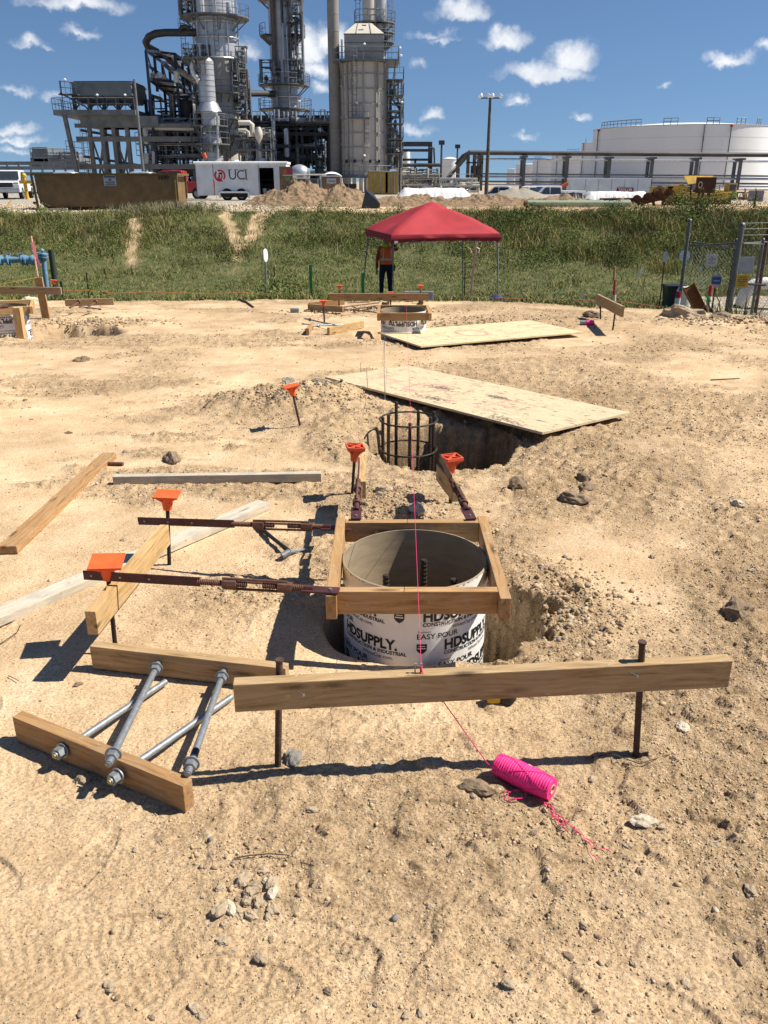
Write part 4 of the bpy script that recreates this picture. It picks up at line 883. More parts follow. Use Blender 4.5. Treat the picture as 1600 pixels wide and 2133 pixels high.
# the small pile of stones in the foreground
for i in range(26):
    px = rnd.gauss(520, 34); py = rnd.gauss(1885, 34); rock(px, py, rnd.uniform(.008, .021), 'loose tan stone in the small foreground pile', stone_tan if i % 7 else stone_pale, (1.2, .8, .7), 50 + i, 'small stones piled in the foreground')
for i in range(80):
    px = rnd.uniform(30, 1590); py = 2120 - 1350 * rnd.random() ** 1.6
    if 560 < px < 1200 and 1050 < py < 1420: continue
    if px < 700 and rnd.random() < .35: continue
    sz = rnd.uniform(.006, .015) * (1 + max(0, (1500 - py)) / 700); rock(px, py, sz, 'small loose stone lying singly on the open dirt', [stone_tan, stone_tan, stone_tan, stone_dark][i % 4], (1.2, .8, .55), 90 + i, 'single stones scattered over the dirt')
# twigs
def twig(pts, label, r=.0018, m=None, nm='twig'): return tag(MB().pipe([on(G(a, b), .006 + .004 * math.sin(i)) for i, (a, b) in enumerate(pts)], [r * (1 - .5 * i / len(pts)) for i in range(len(pts))], 5).build(nm, m or mat('bark', (.07, .05, .035), .9)), label, 'twig')
twig([(488, 1793), (520, 1788), (560, 1786), (600, 1792), (630, 1806), (655, 1818)], 'long thin dark twig above the foreground stone pile')
twig([(0, 1345), (20, 1335), (38, 1322), (45, 1305)], 'bent thin twig at the left edge'); twig([(1232, 1583), (1270, 1590), (1330, 1610), (1360, 1600), (1395, 1576)], 'curved wiry root right of the right stake')
twig([(18, 1410), (32, 1418), (40, 1422)], 'tiny twig left of the far bolt board', .0015); twig([(425, 853), (450, 830), (456, 826)], 'dark stick left of the mound', .008); twig([(1480, 795), (1540, 792)], 'dark twig lying far right of the plywood', .006)
twig([(495, 625), (515, 632), (528, 641)], 'black bent stick at the pad edge, right one', .022, blk, 'stick'); twig([(400, 622), (412, 625), (424, 628)], 'black bent stick at the pad edge, left one', .022, blk, 'stick')
# ------------------------------------------------------------ far end of the pad
def lines_text(root, rows, org, size, m, align='CENTER', lead=1.25, bold=0.0):
    for i, r_ in enumerate(rows): text('lettering', r_, m, Matrix.Translation(V(org) - V((0, 0, i * size * lead))) @ FACE, size, root, bold, align=align)
# second tube
c2 = at(841, 645, 10.55); zt = c2.z; T2 = V((c2.x, 10.55, 0))
t2 = form_tube('concrete_form_tube', 'printed form tube with upside down lettering near the canopy', T2, .285, zt, zt - .7, 48, False)
printing(t2, T2, .285, zt - .20, (0, 1), flip=True, a0=math.radians(35), turn=math.radians(88), rowoff=math.radians(22), pitch=.21, zrow=.09, arcs=(-1, 0, 1), s=1.3)
form_frame('square frame of boards round the form tube near the canopy', T2.x - .31, T2.x + .31, T2.y - .36, T2.y + .36, zt + .01, w_red, .02)
cage('rebar bars just inside the form tube near the canopy', (T2.x, T2.y), .18, (zt - .1, zt - .14), zt - .7, 6, .014, (zt - .2,))
for (a, lb) in (((709, 634, 708, 594), 'orange capped stake at the left end of the far batter board'), ((676, 674, 674, 626), 'orange capped stake in front of the crossed boards, left of the far tube'), ((814, 642, 814, 608), 'orange capped stake behind the left side of the far tube'),
                ((874, 628, 876, 594), 'tilted orange capped stake, tallest behind the far tube'), ((880, 632, 881, 611), 'short orange capped stake behind the right side of the far tube')):
    stake(*a, lb, .1, mt=orange2 if lb[0] == 'o' else orange, rodm=rstake, r=.012)
def upright(a, b, h, m, label, wd=.038, lift=0.0, ht=.089, nm='lumber_board', group=None):
    a = on(a, ht / 2 + lift); b = on(b, ht / 2 + lift); return tag(board(nm, m, a, b, wd, ht), label, 'board', group)
root = thing('batter_board', 'long brown batter board standing behind the far tube', 'batter board', G(790, 625))
p0 = at(686, 618, 12.9); p1 = at(892, 618, 12.9); board('board', w_red, p0, p1, .038, .10, root)
for px in (706, 876): q = at(px, 618, 12.93); MB().cyl(V((q.x, q.y, gz(q.x, q.y) - .05)), q + V((0, 0, .08)), .011, n=8).build('stake', rstake, root)
k = MB(); q0 = at(842, 607, 13.4); q1 = at(903, 607, 13.4); k.b2(q0.x, q1.x, 13.38, 13.46, q0.z - .14, q0.z); tag(k.build('plastic_tote', mat('grey_plastic', (.20, .20, .23), .6), bevel=.015), 'flat grey plastic box leaning behind the far batter board', 'box')
upright(G(643, 648), G(715, 655), 0, w_mid, 'near one of two crossed boards left of the far tube', lift=.02); upright(G(645, 646), G(717, 641), 0, w_red, 'rear one of two crossed boards left of the far tube', lift=.03)
# small bolt template far
b0 = G(684, 692, .045); b1 = G(756, 674, .045); b0.z = gz(b0.x, b0.y) + .05; b1.z = gz(b1.x, b1.y) + .05
def zat(px, py, h): q = G(px, py); return V((q.x, q.y, gz(q.x, q.y) + h))
bolts = []
for (a, b) in (((735, 681), (650, 690)), ((708, 689), (636, 672))):
    s = zat(*a, .05); e = zat(*b, .06); d = (e - s).normalized(); bolts.append((s - d * .04, e, [(.0, 0), ((e - s).length * .9, 0)], 0))
anchor_template('brown bolt board lying left of the far tube', b0, b1, .089, bolts, w_new, 0)
upright(G(641, 700), G(652, 684), 0, w_red, 'short board end lying beside the far bolt board')
for i, (a, b) in enumerate((((717, 647), (790, 640)), ((720, 652), (785, 656)), ((725, 641), (770, 634)), ((712, 658), (783, 649)))):
    tag(MB().cyl(on(G(*a), .03 + .012 * i), on(G(*b), .03), .009, n=6).build('rebar_rod', rust), 'rusty rod in the loose bundle left of the far tube', 'rod', 'rusty rods left of the far tube')
upright(G(879, 640), G(886, 626), 0, w_mid, 'short board standing behind the right side of the far tube', lift=.02); upright(G(809, 642), G(809, 630), 0, w_red, 'short board standing behind the left side of the far tube', lift=.02)
# drink can
p = on(G(614, 650)); root = thing('drink_can', 'crushed silver can lying near the pad edge', 'can', p); k = MB(); k.cyl(p + V((-.06, .01, .033)), p + V((.06, -.01, .033)), .033, n=14); k.build('body', galv, root, smooth=True); MB().cyl(p + V((.06, -.01, .033)), p + V((.066, -.011, .033)), .028, n=14).build('lid', galv, root)
# right batter board with pins
root = thing('batter_board', 'short batter board on two thin stakes at the right of the pad', 'batter board', G(1265, 680))
a = at(1244, 622, 11.9); b = at(1297, 649, 10.4); board('board', w_mid, a, b, .038, .13, root)
for (bx, by, tx, ty) in ((1251, 672, 1251, 617), (1276, 690, 1284, 630)): g = on(G(bx, by)); MB().cyl(g + V((0, 0, -.05)), at(tx, ty, g.y), .011, n=8).build('stake', blk, root)
p = on(G(1222, 682), .03); root = thing('spray_can', 'pink and silver paint can lying by the right batter board', 'paint can', p); MB().cyl(p + V((-.09, .01, 0)), p + V((-.01, 0, 0)), .03, n=12).build('can_body', galv, root, smooth=True); k = MB(); k.cyl(p + V((-.01, 0, 0)), p + V((.09, -.01, 0)), .035, .032, n=12); k.build('cap', hotp, root, smooth=True)
# ---- left tube with frame
cL = at(8, 638, 10.75); TL = V((cL.x, 10.75, 0)); t3 = form_tube('concrete_form_tube', 'printed form tube cut by the left edge of the view', TL, .285, cL.z, cL.z - .75, 48, False)
printing(t3, TL, .285, cL.z - .12, (0, 1), flip=True, a0=math.radians(75), turn=math.radians(88), rowoff=math.radians(0), pitch=.2, zrow=0, arcs=(-1, 0, 1), s=1.4)
form_frame('frame of boards round the left edge tube', TL.x - .31, TL.x + .33, TL.y - .33, TL.y + .36, cL.z + .03, w_new, .03, rz=.35)
q = at(36, 640, 10.25); tag(board('lumber_post', w_new, V((q.x, q.y, q.z)), V((q.x, q.y, q.z - .42)), .089, .1), 'thick post end standing in front of the left tube', 'post')
turnbuckle('rusty turnbuckle brace on the left tube frame', at(0, 640, 10.35), at(26, 637, 10.4), .3)
root = thing('batter_board', 'batter board across the left edge with a wooden post', 'batter board', G(100, 628))
board('board', w_mid, at(-60, 604, 12.0), at(128, 606, 12.0), .038, .10, root); a = at(80, 578, 12.05); board('post', w_red, a, V((a.x + .03, a.y, gz(a.x, a.y) - .05)), .038, .11, root)
stake(115, 624, 112, 583, 'orange capped stake at the right end of the left batter board', .1, mt=orange2, rodm=rstake, r=.012)
k = MB(); a = at(79, 576, 12.08); b = at(65, 491, 12.1); k.cyl(a, b, .012, n=6)
root = thing('flagged_lath', 'thin lath with a pink ribbon tied to the left batter post', 'flag', a); k.build('lath', mat('pink_lath', (.66, .38, .30), .8), root)
r_ = [at(67, 505, 12.05), at(70, 520, 12.03), at(76, 540, 12.0), at(84, 556, 12.0)]; k = MB()
for i in range(3): k.poly([r_[i] + V((-.02, 0, 0)), r_[i] + V((.03, 0, 0)), r_[i + 1] + V((.035 - .01 * i, 0, 0)), r_[i + 1] + V((-.005, 0, 0))], .002)
k.build('ribbon', mat('pink_ribbon', (.80, .28, .28), .6), root)
def edge_board():
    root = thing('anchor_bolt_template', 'brown bolt board standing at the pad edge right of the left tube', 'bolt template', G(185, 640), 'boards carrying pairs of anchor bolts')
    a = at(136, 631, 12.6); b = at(237, 628, 12.7); board('board', w_mid, a, b, .038, .10, root)
    for px in (168, 203): p = at(px, 627, 12.55); k = MB(); k.cyl(p, p + V((-.07, -.28, -.06)), .014, n=8); k.cyl(p + V((-.01, -.04, 0)), p + V((-.015, -.06, -.004)), .03, n=6); k.build('anchor_bolt', rust, root)
edge_board(); upright(G(167, 643), G(213, 648), 0, w_grey, 'thin stick of wood in front of the edge bolt board', .03, 0, .03)

# ------------------------------------------------------------ in the ditch
def ditch(px, Y): q = at(px, 600, Y); return V((q.x, Y, gz(q.x, Y)))
blue = mat('blue_pipe_paint', (.16, .30, .42), .45, 0, .15, 12)
root = thing('valve_pipework', 'light blue painted pipe run with flanged valves at the left', 'pipework', ditch(92, 21))
def bp(px, py): return at(px, py, 21.0)
k = MB(); k.pipe([bp(-140, 543), bp(52, 541)], .07, 12); k.build('pipe_run', blue, root, smooth=True)
k = MB(); g = ditch(95, 21); k.cyl(g + V((0, 0, -.1)), bp(90, 534), .06, n=12); k.build('riser', blue, root, smooth=True)
for px in (2, 18, 48, 54): MB().cyl(bp(px - 2, 542), bp(px + 2, 542),   .125, n=14).build('flange', blue, root, smooth=True)
k = MB(); c = bp(70, 542); k.sph(c, .13, 12, 8); k.cyl(bp(54, 542), bp(88, 540), .095, n=12); k.build('valve_body', blue, root, smooth=True)
for z in (530, 536): MB().cyl(bp(89, z), bp(89, z - 3), .13, n=14).build('flange', blue, root, smooth=True)
k = MB(); k.cyl(bp(88, 530), bp(88, 521), .03, n=8); k.sph(bp(88, 522), .05, 8, 6); k.build('valve_stem', blue, root, smooth=True)
for px in (13, 39): 
    k = MB(); k.cyl(bp(px, 537), bp(px, 530), .025, n=8); k.beam(bp(px, 531), bp(px + 9, 530), .03, .03); k.build('valve_handle', blue, root)
g = ditch(115, 19.5); tag(MB().cyl(g + V((0, 0, -.1)), at(106, 520, 19.5), .065, n=14).build('bollard', mat('dark_green_paint', (.035, .05, .035), .6), smooth=True), 'dark green round bollard beside the blue pipework', 'bollard')
for (px, top, Y, lb, m, r) in ((180, 568, 17.5, 'thin dark pin in the grass right of the left batter board', blk, .012), (127, 586, 15.5, 'short dark pin behind the left batter board', blk, .02), (571, 556, 17, 'thin dark rod right of the white marker', blk, .01)):
    g = ditch(px, Y); tag(MB().cyl(g, at(px, top, Y), r, n=6).build('marker_pin', m), lb, 'pin')
for (px, top, Y, lb) in ((648, 552, 17, 'green mesh strip stake left of the canopy'), (756, 568, 18, 'green mesh strip stake beside the left canopy leg')):
    g = ditch(px, Y); q = at(px, top, Y); k = MB(); k.b2(g.x - .03, g.x + .03, Y, Y + .01, g.z, q.z); tag(k.build('survey_stake', mat('green_ribbon', (.05, .30, .10), .7)), lb, 'stake')
g = ditch(553, 19); root = thing('oval_marker', 'white oval marker turned edge-on atop a thin grey post', 'marker post', g); q = at(553, 545, 19)
MB().cyl(g, q, .022, n=8).build('post', galv, root); k = MB(); k.lathe([(0, -.01), (.14, -.01), (.14, .01), (0, .01)], at(553, 532, 19), 24, R=Matrix.Rotation(1.36, 3, 'Z') @ Matrix.Rotation(math.pi / 2, 3, 'X') @ Matrix.Diagonal((1, 1, 1))); k.build('plate', white, root, smooth=True)
# perimeter string
pts = [at(100, 607, 16.5)] + [at(px, 604 + 6 * math.sin(i * 1.3) ** 2 + (px - 100) * .012, 16.5) for i, px in enumerate(range(180, 700, 65))]
tag(MB().pipe(pts, .007, 4).build('boundary_string', mat('orange_string', (.55, .18, .05), .7)), 'thin orange string strung along the grass at the pad edge', 'string')
tag(MB().pipe([at(930, 618, 15), at(1100, 623, 15), at(1279, 626, 15), at(1380, 640, 15)], .006, 4).build('boundary_string', mat('red_string', (.5, .08, .06), .7)), 'thin red string strung along the grass right of the canopy', 'string')
tag(MB().pipe([at(-20, 596, 12.02), at(74, 579, 12.02)], .005, 4).build('boundary_string', mat('yellow_string', (.5, .36, .06), .7)), 'yellow string rising to the left batter post', 'string')
tag(MB().pipe([at(802, 690, 8.6), at(800, 760, 7), at(802, 832, 5.9)], .0022, 4).build('mason_string', gry), 'thin grey string left of the pink line over the plywood', 'string')
# red and white stake, flags
g = ditch(1279, 15.0); root = thing('range_pole', 'thin stake banded brown, red and white right of the canopy', 'range pole', g)
for (y0, y1, m) in ((555, 583, w_red), (583, 615, mat('red_paint', (.45, .03, .03), .5)), (615, 640, white)): MB().cyl(at(1281, y0, 15), at(1279, y1, 15), .022, n=8).build('band', m, root)
for (px, y0, y1, m, lb) in ((1193, 605, 637, mat('yellow_flag', (.6, .5, .05), .6), 'yellow flag on a short stick at the pad edge'), (1215, 612, 640, white, 'white topped red stick at the pad edge'), (1332, 560, 590, white, 'small white ribbon on a wire in the grass')):
    Y = 15.2; root = thing('marker_flag', lb, 'flag', ditch(px, Y)); MB().cyl(at(px - 1, y1 + 6, Y), at(px, y0, Y), .008, n=5).build('stick', w_mid, root); a = at(px, y0, Y); MB().poly([a, a + V((.05, 0, -.02)), a + V((.03, .01, -.12)), a + V((-.02, 0, -.13))], .003).build('ribbon', m, root)

# ---- canopy
tb = ditch(810, 24); zg = -1.80
ex = V((math.cos(.24), math.sin(.24), 0)); ey = V((-ex.y, ex.x, 0)); A = V((.20, 23.0, 0)); W = 3.05
ctr = A + (ex + ey) * W / 2
zE = at(815, 490, 23).z; zP = at(890, 421, 24.6).z
root = thing('pop_up_canopy', 'red pop-up canopy on thin grey legs standing in the grass', 'canopy', (ctr.x, ctr.y, zg))
red = mat('red_canopy_cloth', (.36, .022, .032), .75, 0, .1, 2.5, .03, 9); legm = mat('grey_leg', (.22, .22, .23), .45, .4, .1, 20)
def cp(u, v, z): q = A + ex * (W * u) + ey * (W * v); return V((q.x, q.y, z))
k = MB(); n = 16; vs = []; fs = []
for i in range(n + 1):
    for j in range(n + 1):
        u = i / n; v = j / n; d = max(abs(u - .5), abs(v - .5)) * 2; t = 1 - d; ridge = abs(abs(u - .5) - abs(v - .5)) * 2
        z = zE + (zP - zE) * (t ** .80) * (1 - .0 * ridge) - .10 * math.sin(math.pi * t) * min(1, ridge * 1.6); z += .012 * mn.noise(V((u * 9, v * 9, 3))) + .035 * mn.noise(V((u * 3 + 5, v * 14, 3))) * min(1, t * 3)
        vs.append(cp(u, v, z))
for i in range(n):
    for j in range(n): a = i * (n + 1) + j; b_ = a + n + 1; fs += [(a, b_, b_ + 1), (a, b_ + 1, a + 1)] if (i < n / 2) == (j < n / 2) else [(a, b_, a + 1), (b_, b_ + 1, a + 1)]
k.add(vs, fs); k.build('roof_cloth', red, root, smooth=False).data.polygons.foreach_set('use_smooth', [True] * len(fs))
k = MB(); per = [(i / 14, 0) for i in range(14)] + [(1, i / 14) for i in range(14)] + [(1 - i / 14, 1) for i in range(14)] + [(0, 1 - i / 14) for i in range(14)]
vs = []
for i, (u, v) in enumerate(per):
    dr = .20 - .035 * math.sin(math.pi * (i % 14) / 14) + .012 * mn.noise(V((i * .7, 0, 0))); o_ = .018 * mn.noise(V((i * .9, 5, 0)))
    for (zz, of) in ((zE + .01, 0), (zE - dr * .5, .02 + o_), (zE - dr, .0 + o_)): q = cp(.5 + (u - .5) * (1 + of), .5 + (v - .5) * (1 + of), zz); vs.append(q)
m_ = len(per); k.add(vs, [(i * 3 + j, ((i + 1) % m_) * 3 + j, ((i + 1) % m_) * 3 + j + 1, i * 3 + j + 1) for i in range(m_) for j in range(2)]); k.build('valance', red, root, smooth=True)
q = cp(.035, -.02, zE - .17); MB().box(q, (.09, .01, .05), Matrix.Rotation(.24, 3, 'Z')).build('label_tag', white, root)
for (u, v, dx) in ((.0, 0, (0, 0)), (1, 0, (.13, -.1)), (0, 1, (-.22, .1)), (1, 1, (.08, .05))):
    top = cp(.02 + u * .96, .02 + v * .96, zE - .02); bt = cp(.02 + u * .96, .02 + v * .96, 0) + V((dx[0], dx[1], 0)); bt.z = gz(bt.x, bt.y); k = MB(); mid = top.lerp(bt, .45)
    k.beam(top, mid, .034, .034); k.beam(mid, bt, .026, .026); k.box(bt + V((0, 0, .01)), (.09, .09, .012)); k.build('leg', legm, root)
for (p, q) in (((0, 0), (1, 0)), ((1, 0), (1, 1)), ((1, 1), (0, 1)), ((0, 1), (0, 0))):
    k = MB(); a = cp(*p, zE - .03); b = cp(*q, zE - .03); m1 = a.lerp(b, .5)
    for s_ in (0, 1): k.beam(a - V((0, 0, .0 if s_ else .30)), m1 - V((0, 0, .30 if s_ else 0)), .02, .012); k.beam(b - V((0, 0, .0 if s_ else .30)), m1 - V((0, 0, .30 if s_ else 0)), .02, .012)
    k.build('truss_bars', legm, root)
# ---- people
def person(name, label, loc, rz, pose, cols, vest=True, hat=None, H_=1.75):
    # joints in a 1.75 m body, x right, y forward
    J = dict(pel=(0, 0, .95), sp=(0, .01, 1.12), ch=(0, .0, 1.32), ne=(0, 0, 1.46), hd=(0, .015, 1.56), ht=(0, .01, 1.70), ls=(-.17, 0, 1.41), rs=(.17, 0, 1.41), lh=(-.10, 0, .90), rh=(.10, 0, .90), lk=(-.12, .02, .50), rk=(.12, .02, .50), la=(-.13, -.01, .09), ra=(.13, -.01, .09), lt=(-.15, .15, .03), rt=(.15, .15, .03),
             le=(-.25, -.02, 1.13), re=(.25, -.02, 1.13), lw=(-.27, .06, .88), rw=(.27, .06, .88)); J.update(pose)
    Rd = dict(pel=(.155, .115), sp=(.145, .11), ch=(.165, .115), ne=(.058, .058), hd=(.082, .092), ht=(.075, .085), ls=(.07, .07), rs=(.07, .07), lh=(.10, .10), rh=(.10, .10), lk=(.07, .07), rk=(.07, .07), la=(.05, .055), ra=(.05, .055), lt=(.045, .035), rt=(.045, .035), le=(.048, .048), re=(.048, .048), lw=(.034, .034), rw=(.034, .034))
    E = [('pel', 'sp'), ('sp', 'ch'), ('ch', 'ne'), ('ne', 'hd'), ('hd', 'ht'), ('ch', 'ls'), ('ch', 'rs'), ('ls', 'le'), ('le', 'lw'), ('rs', 're'), ('re', 'rw'), ('pel', 'lh'), ('pel', 'rh'), ('lh', 'lk'), ('lk', 'la'), ('la', 'lt'), ('rh', 'rk'), ('rk', 'ra'), ('ra', 'rt')]
    names = list(J); vs = [V(J[n_]) for n_ in names]; rs = [Rd[n_] for n_ in names]; es = [(names.index(a), names.index(b)) for a, b in E]
    for sd, wn, en in (('l', 'lw', 'le'), ('r', 'rw', 're')):          # palm and five fingers
        w_ = V(J[wn]); d = (w_ - V(J[en])).normalized(); side = V((1, 0, 0)) if abs(d.x) < .8 else V((0, 1, 0)); side = (side - d * side.dot(d)).normalized(); nn = d.cross(side)
        pi = len(vs); vs.append(w_ + d * .075); rs.append((.030, .020)); es.append((names.index(wn), pi))
        for f, (o_, ln, ) in enumerate(((-.027, .062), (-.009, .072), (.009, .068), (.026, .055))):
            a = len(vs); vs += [w_ + d * .105 + side * o_, w_ + d * (.105 + ln * .5) + side * o_ * 1.15 + nn * .012, w_ + d * (.105 + ln * .85) + side * o_ * 1.1 + nn * .034]; rs += [(.0095, .0095), (.009, .009), (.0075, .0075)]; es += [(pi, a), (a, a + 1), (a + 1, a + 2)]
        a = len(vs); vs += [w_ + d * .05 + side * .038 * (1 if sd == 'l' else -1), w_ + d * .085 + side * .052 * (1 if sd == 'l' else -1) + nn * .015]; rs += [(.012, .012), (.009, .009)]; es += [(pi, a), (a, a + 1)]
    me = bpy.data.meshes.new('sk'); me.from_pydata([v * (H_ / 1.75) for v in vs], es, []); o = bpy.data.objects.new('sk', me); COL.objects.link(o)
    md = o.modifiers.new('s', 'SKIN'); md.use_smooth_shade = True
    for i, r_ in enumerate(rs): me.skin_vertices[0].data[i].radius = (r_[0] * H_ / 1.75, r_[1] * H_ / 1.75)
    me.skin_vertices[0].data[0].use_root = True
    sb = o.modifiers.new('u', 'SUBSURF'); sb.levels = 2; sb.render_levels = 2
    bpy.context.view_layer.update(); bm_ = bpy.data.meshes.new_from_object(o.evaluated_get(bpy.context.evaluated_depsgraph_get())); bpy.data.objects.remove(o)
    skin, shirt, pants, boot = cols; bm_.materials.clear()
    for m in (skin, shirt, pants, boot): bm_.materials.append(m)
    s_ = H_ / 1.75; lw_, rw_ = V(J['lw']) * s_, V(J['rw']) * s_
    for p in bm_.polygons:
        c = p.center; i = 1
        if c.z > 1.475 * s_ and abs(c.x) < .11: i = 0
        if c.z < .98 * s_ and abs(c.x) < .23 * s_: i = 2
        if c.z < .13 * s_: i = 3
        for w_, e_ in ((lw_, V(J['le']) * s_), (rw_, V(J['re']) * s_)):
            if (c - w_).dot((w_ - e_).normalized()) > -.02 and (c - w_).length < .22 and (abs(c.x) > .205 * s_ or c.z > 1.1 * s_): i = 0
        p.material_index = i; p.use_smooth = True
    # face: nose, brow, ears pushed out of the same surface
    for v in bm_.vertices:
        q = v.co / s_; hz = q.z - 1.60
        if abs(hz) < .16 and abs(q.x) < .12:
            if q.y > .07 and abs(q.x) < .022: v.co.y += .022 * math.exp(-((hz + .01) / .02) ** 2) * s_
            if q.y > .06: v.co.y -= .010 * math.exp(-((abs(q.x) - .035) / .015) ** 2 - ((hz - .02) / .015) ** 2)
            if abs(q.y - .01) < .025: v.co.x += math.copysign(.014 * math.exp(-(hz / .025) ** 2), q.x)
    M = Matrix.Translation(loc) @ Matrix.Rotation(rz, 4, 'Z'); root = thing(name, label, 'person', loc, M=M)
    bm_.name = 'body'; ob = bpy.data.objects.new('body', bm_); COL.objects.link(ob); ob.parent = root; WM[ob.name] = M.copy()
    def sub(mb, nm, m, sm=True): mb.v = [M @ (V(v) * s_) for v in mb.v]; return mb.build(nm, m, root, smooth=sm)
    if vest:
        k = MB(); n = 28; rows = [(1.00, .185, .145), (1.10, .178, .14), (1.2, .185, .145), (1.3, .20, .15), (1.38, .205, .145), (1.44, .16, .12), (1.465, .09, .09)]
        vs = []
        for (z, a, b) in rows:
            for i in range(n): t = 2 * math.pi * i / n; vs.append((a * math.cos(t) * (1 + .03 * mn.noise(V((i, z * 9, 0)))), b * math.sin(t), z))
        k.add(vs, [(j * n + i, j * n + (i + 1) % n, (j + 1) * n + (i + 1) % n, (j + 1) * n + i) for j in range(len(rows) - 1) for i in range(n)]); sub(k, 'safety_vest', vest)
        refl = mat('reflective_tape', (.55, .55, .50), .4); lime = mat('lime_cloth', (.45, .62, .06), .7)
        for z, a, b in ((1.13, .186, .147),): k = MB(); k.pipe([(a * math.cos(t * .2244) * 1.0, b * math.sin(t * .2244), z) for t in range(28)], .006, 4, closed=True); k.v = [(x, y, z + (zz - z) * 4.5) for (x, y, zz) in k.v]; sub(k, 'reflective_band', refl)
        for sx in (-.11, .11): k = MB(); k.box((sx, -.150, 1.28), (.03, .012, .28)); sub(k, 'reflective_strap', refl)
    if hat:
        k = MB(); k.sph((0, .0, 1.66), .115, 18, 10, (.95, 1.15, .85)); k.v = [(x, y, max(z, 1.655)) for (x, y, z) in k.v]; k.lathe([(.0, 1.655), (.13, 1.652), (.135, 1.658), (.11, 1.665)], (0, .02, 0), 20); sub(k, 'hard_hat', hat)
    return root, M, s_, sub
skin = mat('skin', (.42, .24, .16), .6); jeans = mat('navy_jeans', (.012, .018, .04), .85, 0, .2, 20); boots = mat('boots', (.05, .03, .02), .7); redshirt = mat('dark_orange_shirt', (.32, .06, .025), .85); vorange = mat('orange_vest', (.95, .17, .025), .7, 0, .1, 10)
P0 = at(804, 560, 25.5); P0.z = gz(P0.x, 25.5)
hgt = 1.9
rt, M, s_, sub = person('person', 'worker in orange vest and navy jeans under the red canopy, hand at head', P0, .25, dict(re=(.36, .08, 1.36), rw=(.16, .17, 1.58), le=(-.25, -.02, 1.13), lw=(-.25, .03, .88)), (skin, redshirt, jeans, boots), vorange, mat('hat_tan', (.35, .20, .10), .6), hgt)
k = MB(); k.lathe([(.10, 1.43), (.12, 1.49), (.105, 1.54), (.09, 1.54)], (0, -.01, 0), 20); sub(k, 'lime_hood', mat('lime_cloth', (.45, .62, .06), .7))
k = MB(); k.lathe([(.175, .96), (.178, 1.0)], (0, 0, 0), 20, R=Matrix.Diagonal((1, .78, 1)), caps=False); sub(k, 'tool_belt', blk)
k = MB(); k.box((.19, -.02, .90), (.09, .12, .16)); sub(k, 'tool_pouch', blk, False)
# bag, lath
g = ditch(1040, 20); k = MB(); k.sph(at(1038, 628, 20), .24, 16, 10, (1.0, .7, .62)); o = k.build('tool_bag', mat('blue_bag', (.015, .03, .16), .7), smooth=True, jit=.05); tag(o, 'dark blue bag lying at the foot of the right canopy leg', 'bag')
g = ditch(976, 17); root = thing('survey_lath', 'tall pink painted lath leaning under the canopy', 'lath', g); a = at(992, 504, 17.2); board('lath', mat('pink_paint_wood', (.55, .19, .16), .8, 0, .3, 8, col2=(.62, .36, .28)), V((g.x, g.y, g.z - .05)), a, .04, .012, root, up=V((0, 1, 0)))
k = MB(); a0 = a + V((.01, -.01, -.1)); k.pipe([a0, a0 + V((.06, 0, -.03)), a0 + V((.05, 0, -.1)), a0 + V((0, 0, -.12))], .006, 4); k.build('ribbon', mat('white_ribbon', (.75, .72, .70), .6), root)
g = ditch(970, 19); tag(MB().cyl(g, at(969, 545, 19), .012, n=6).build('marker_pin', blk), 'thin dark rod behind the pink lath', 'pin')

# ---- gate fence at the right
FY = 24.0; def_z = lambda x, y: gz(x, y)
fgal = mat('weathered_fence_steel', (.16, .165, .17), .5, .5, .2, 20); frust = mat('rusty_post', (.13, .07, .045), .8, .3, .3, 20)
root = thing('chain_link_fence', 'chain link gate with barbed wire, tall posts and crossing rails at the right', 'fence', (11.0, 24, -1.8))
posts = [((1437, 460), (1425, 650), 24.3, .05, fgal), ((1546, 470), (1517, 664), 23.0, .07, fgal), ((1534, 500), (1506, 660), 23.2, .035, fgal), ((1602, 475), (1563, 648), 24.0, .05, frust), ((1590, 500), (1556, 660), 23.4, .04, fgal)]
PP = []
for (t, b, Y, r, m) in posts:
    a = at(*t, Y); bb = at(*b, Y); bb = V((a.x, Y, gz(a.x, Y) - .1)); PP.append((a, bb)); k = MB(); k.cyl(bb, a, r, n=12); k.sph(a, r * 1.2, 10, 6); k.build('post', m, root, smooth=True)
def chain(a, b, z0, z1, name='chain_link_mesh', s=.11, r=.0035):
    a = V(a); b = V(b); L_ = (b - a).length; d = (b - a).normalized(); k = MB(); H_ = z1 - z0; n = int((L_ + H_) / s)
    for i in range(n):
        for sg in (1, -1):
            t0 = i * s - (H_ if sg > 0 else 0); t1 = t0 + sg * H_
            if sg < 0: t0 = i * s; t1 = t0 - H_
            # clip to the panel
            def cl(t, z, tt, zz):
                if t < 0: f = (0 - t) / (tt - t) if tt != t else 0; return 0, z + (zz - z) * f
                if t > L_: f = (L_ - t) / (tt - t); return L_, z + (zz - z) * f
                return t, z
            if (t0 < 0 and t1 < 0) or (t0 > L_ and t1 > L_): continue
            p = cl(t0, z0, t1, z1); q = cl(t1, z1, t0, z0)
            k.cyl(V((a.x, a.y, 0)) + d * p[0] + V((0, 0, p[1])), V((a.x, a.y, 0)) + d * q[0] + V((0, 0, q[1])), r, n=3, caps=False)
    return k.build(name, fgal, root)
A_ = PP[0][0]; B_ = PP[1][0]; C_ = PP[3][0]
gA = V((A_.x, A_.y, 0)); gB = V((B_.x, B_.y, 0)); gC = V((C_.x + 2, C_.y + .3, 0))
zr = at(1440, 508, 24).z
chain(gA, gB, -1.75, zr); chain(gB, gC, -1.75, zr)
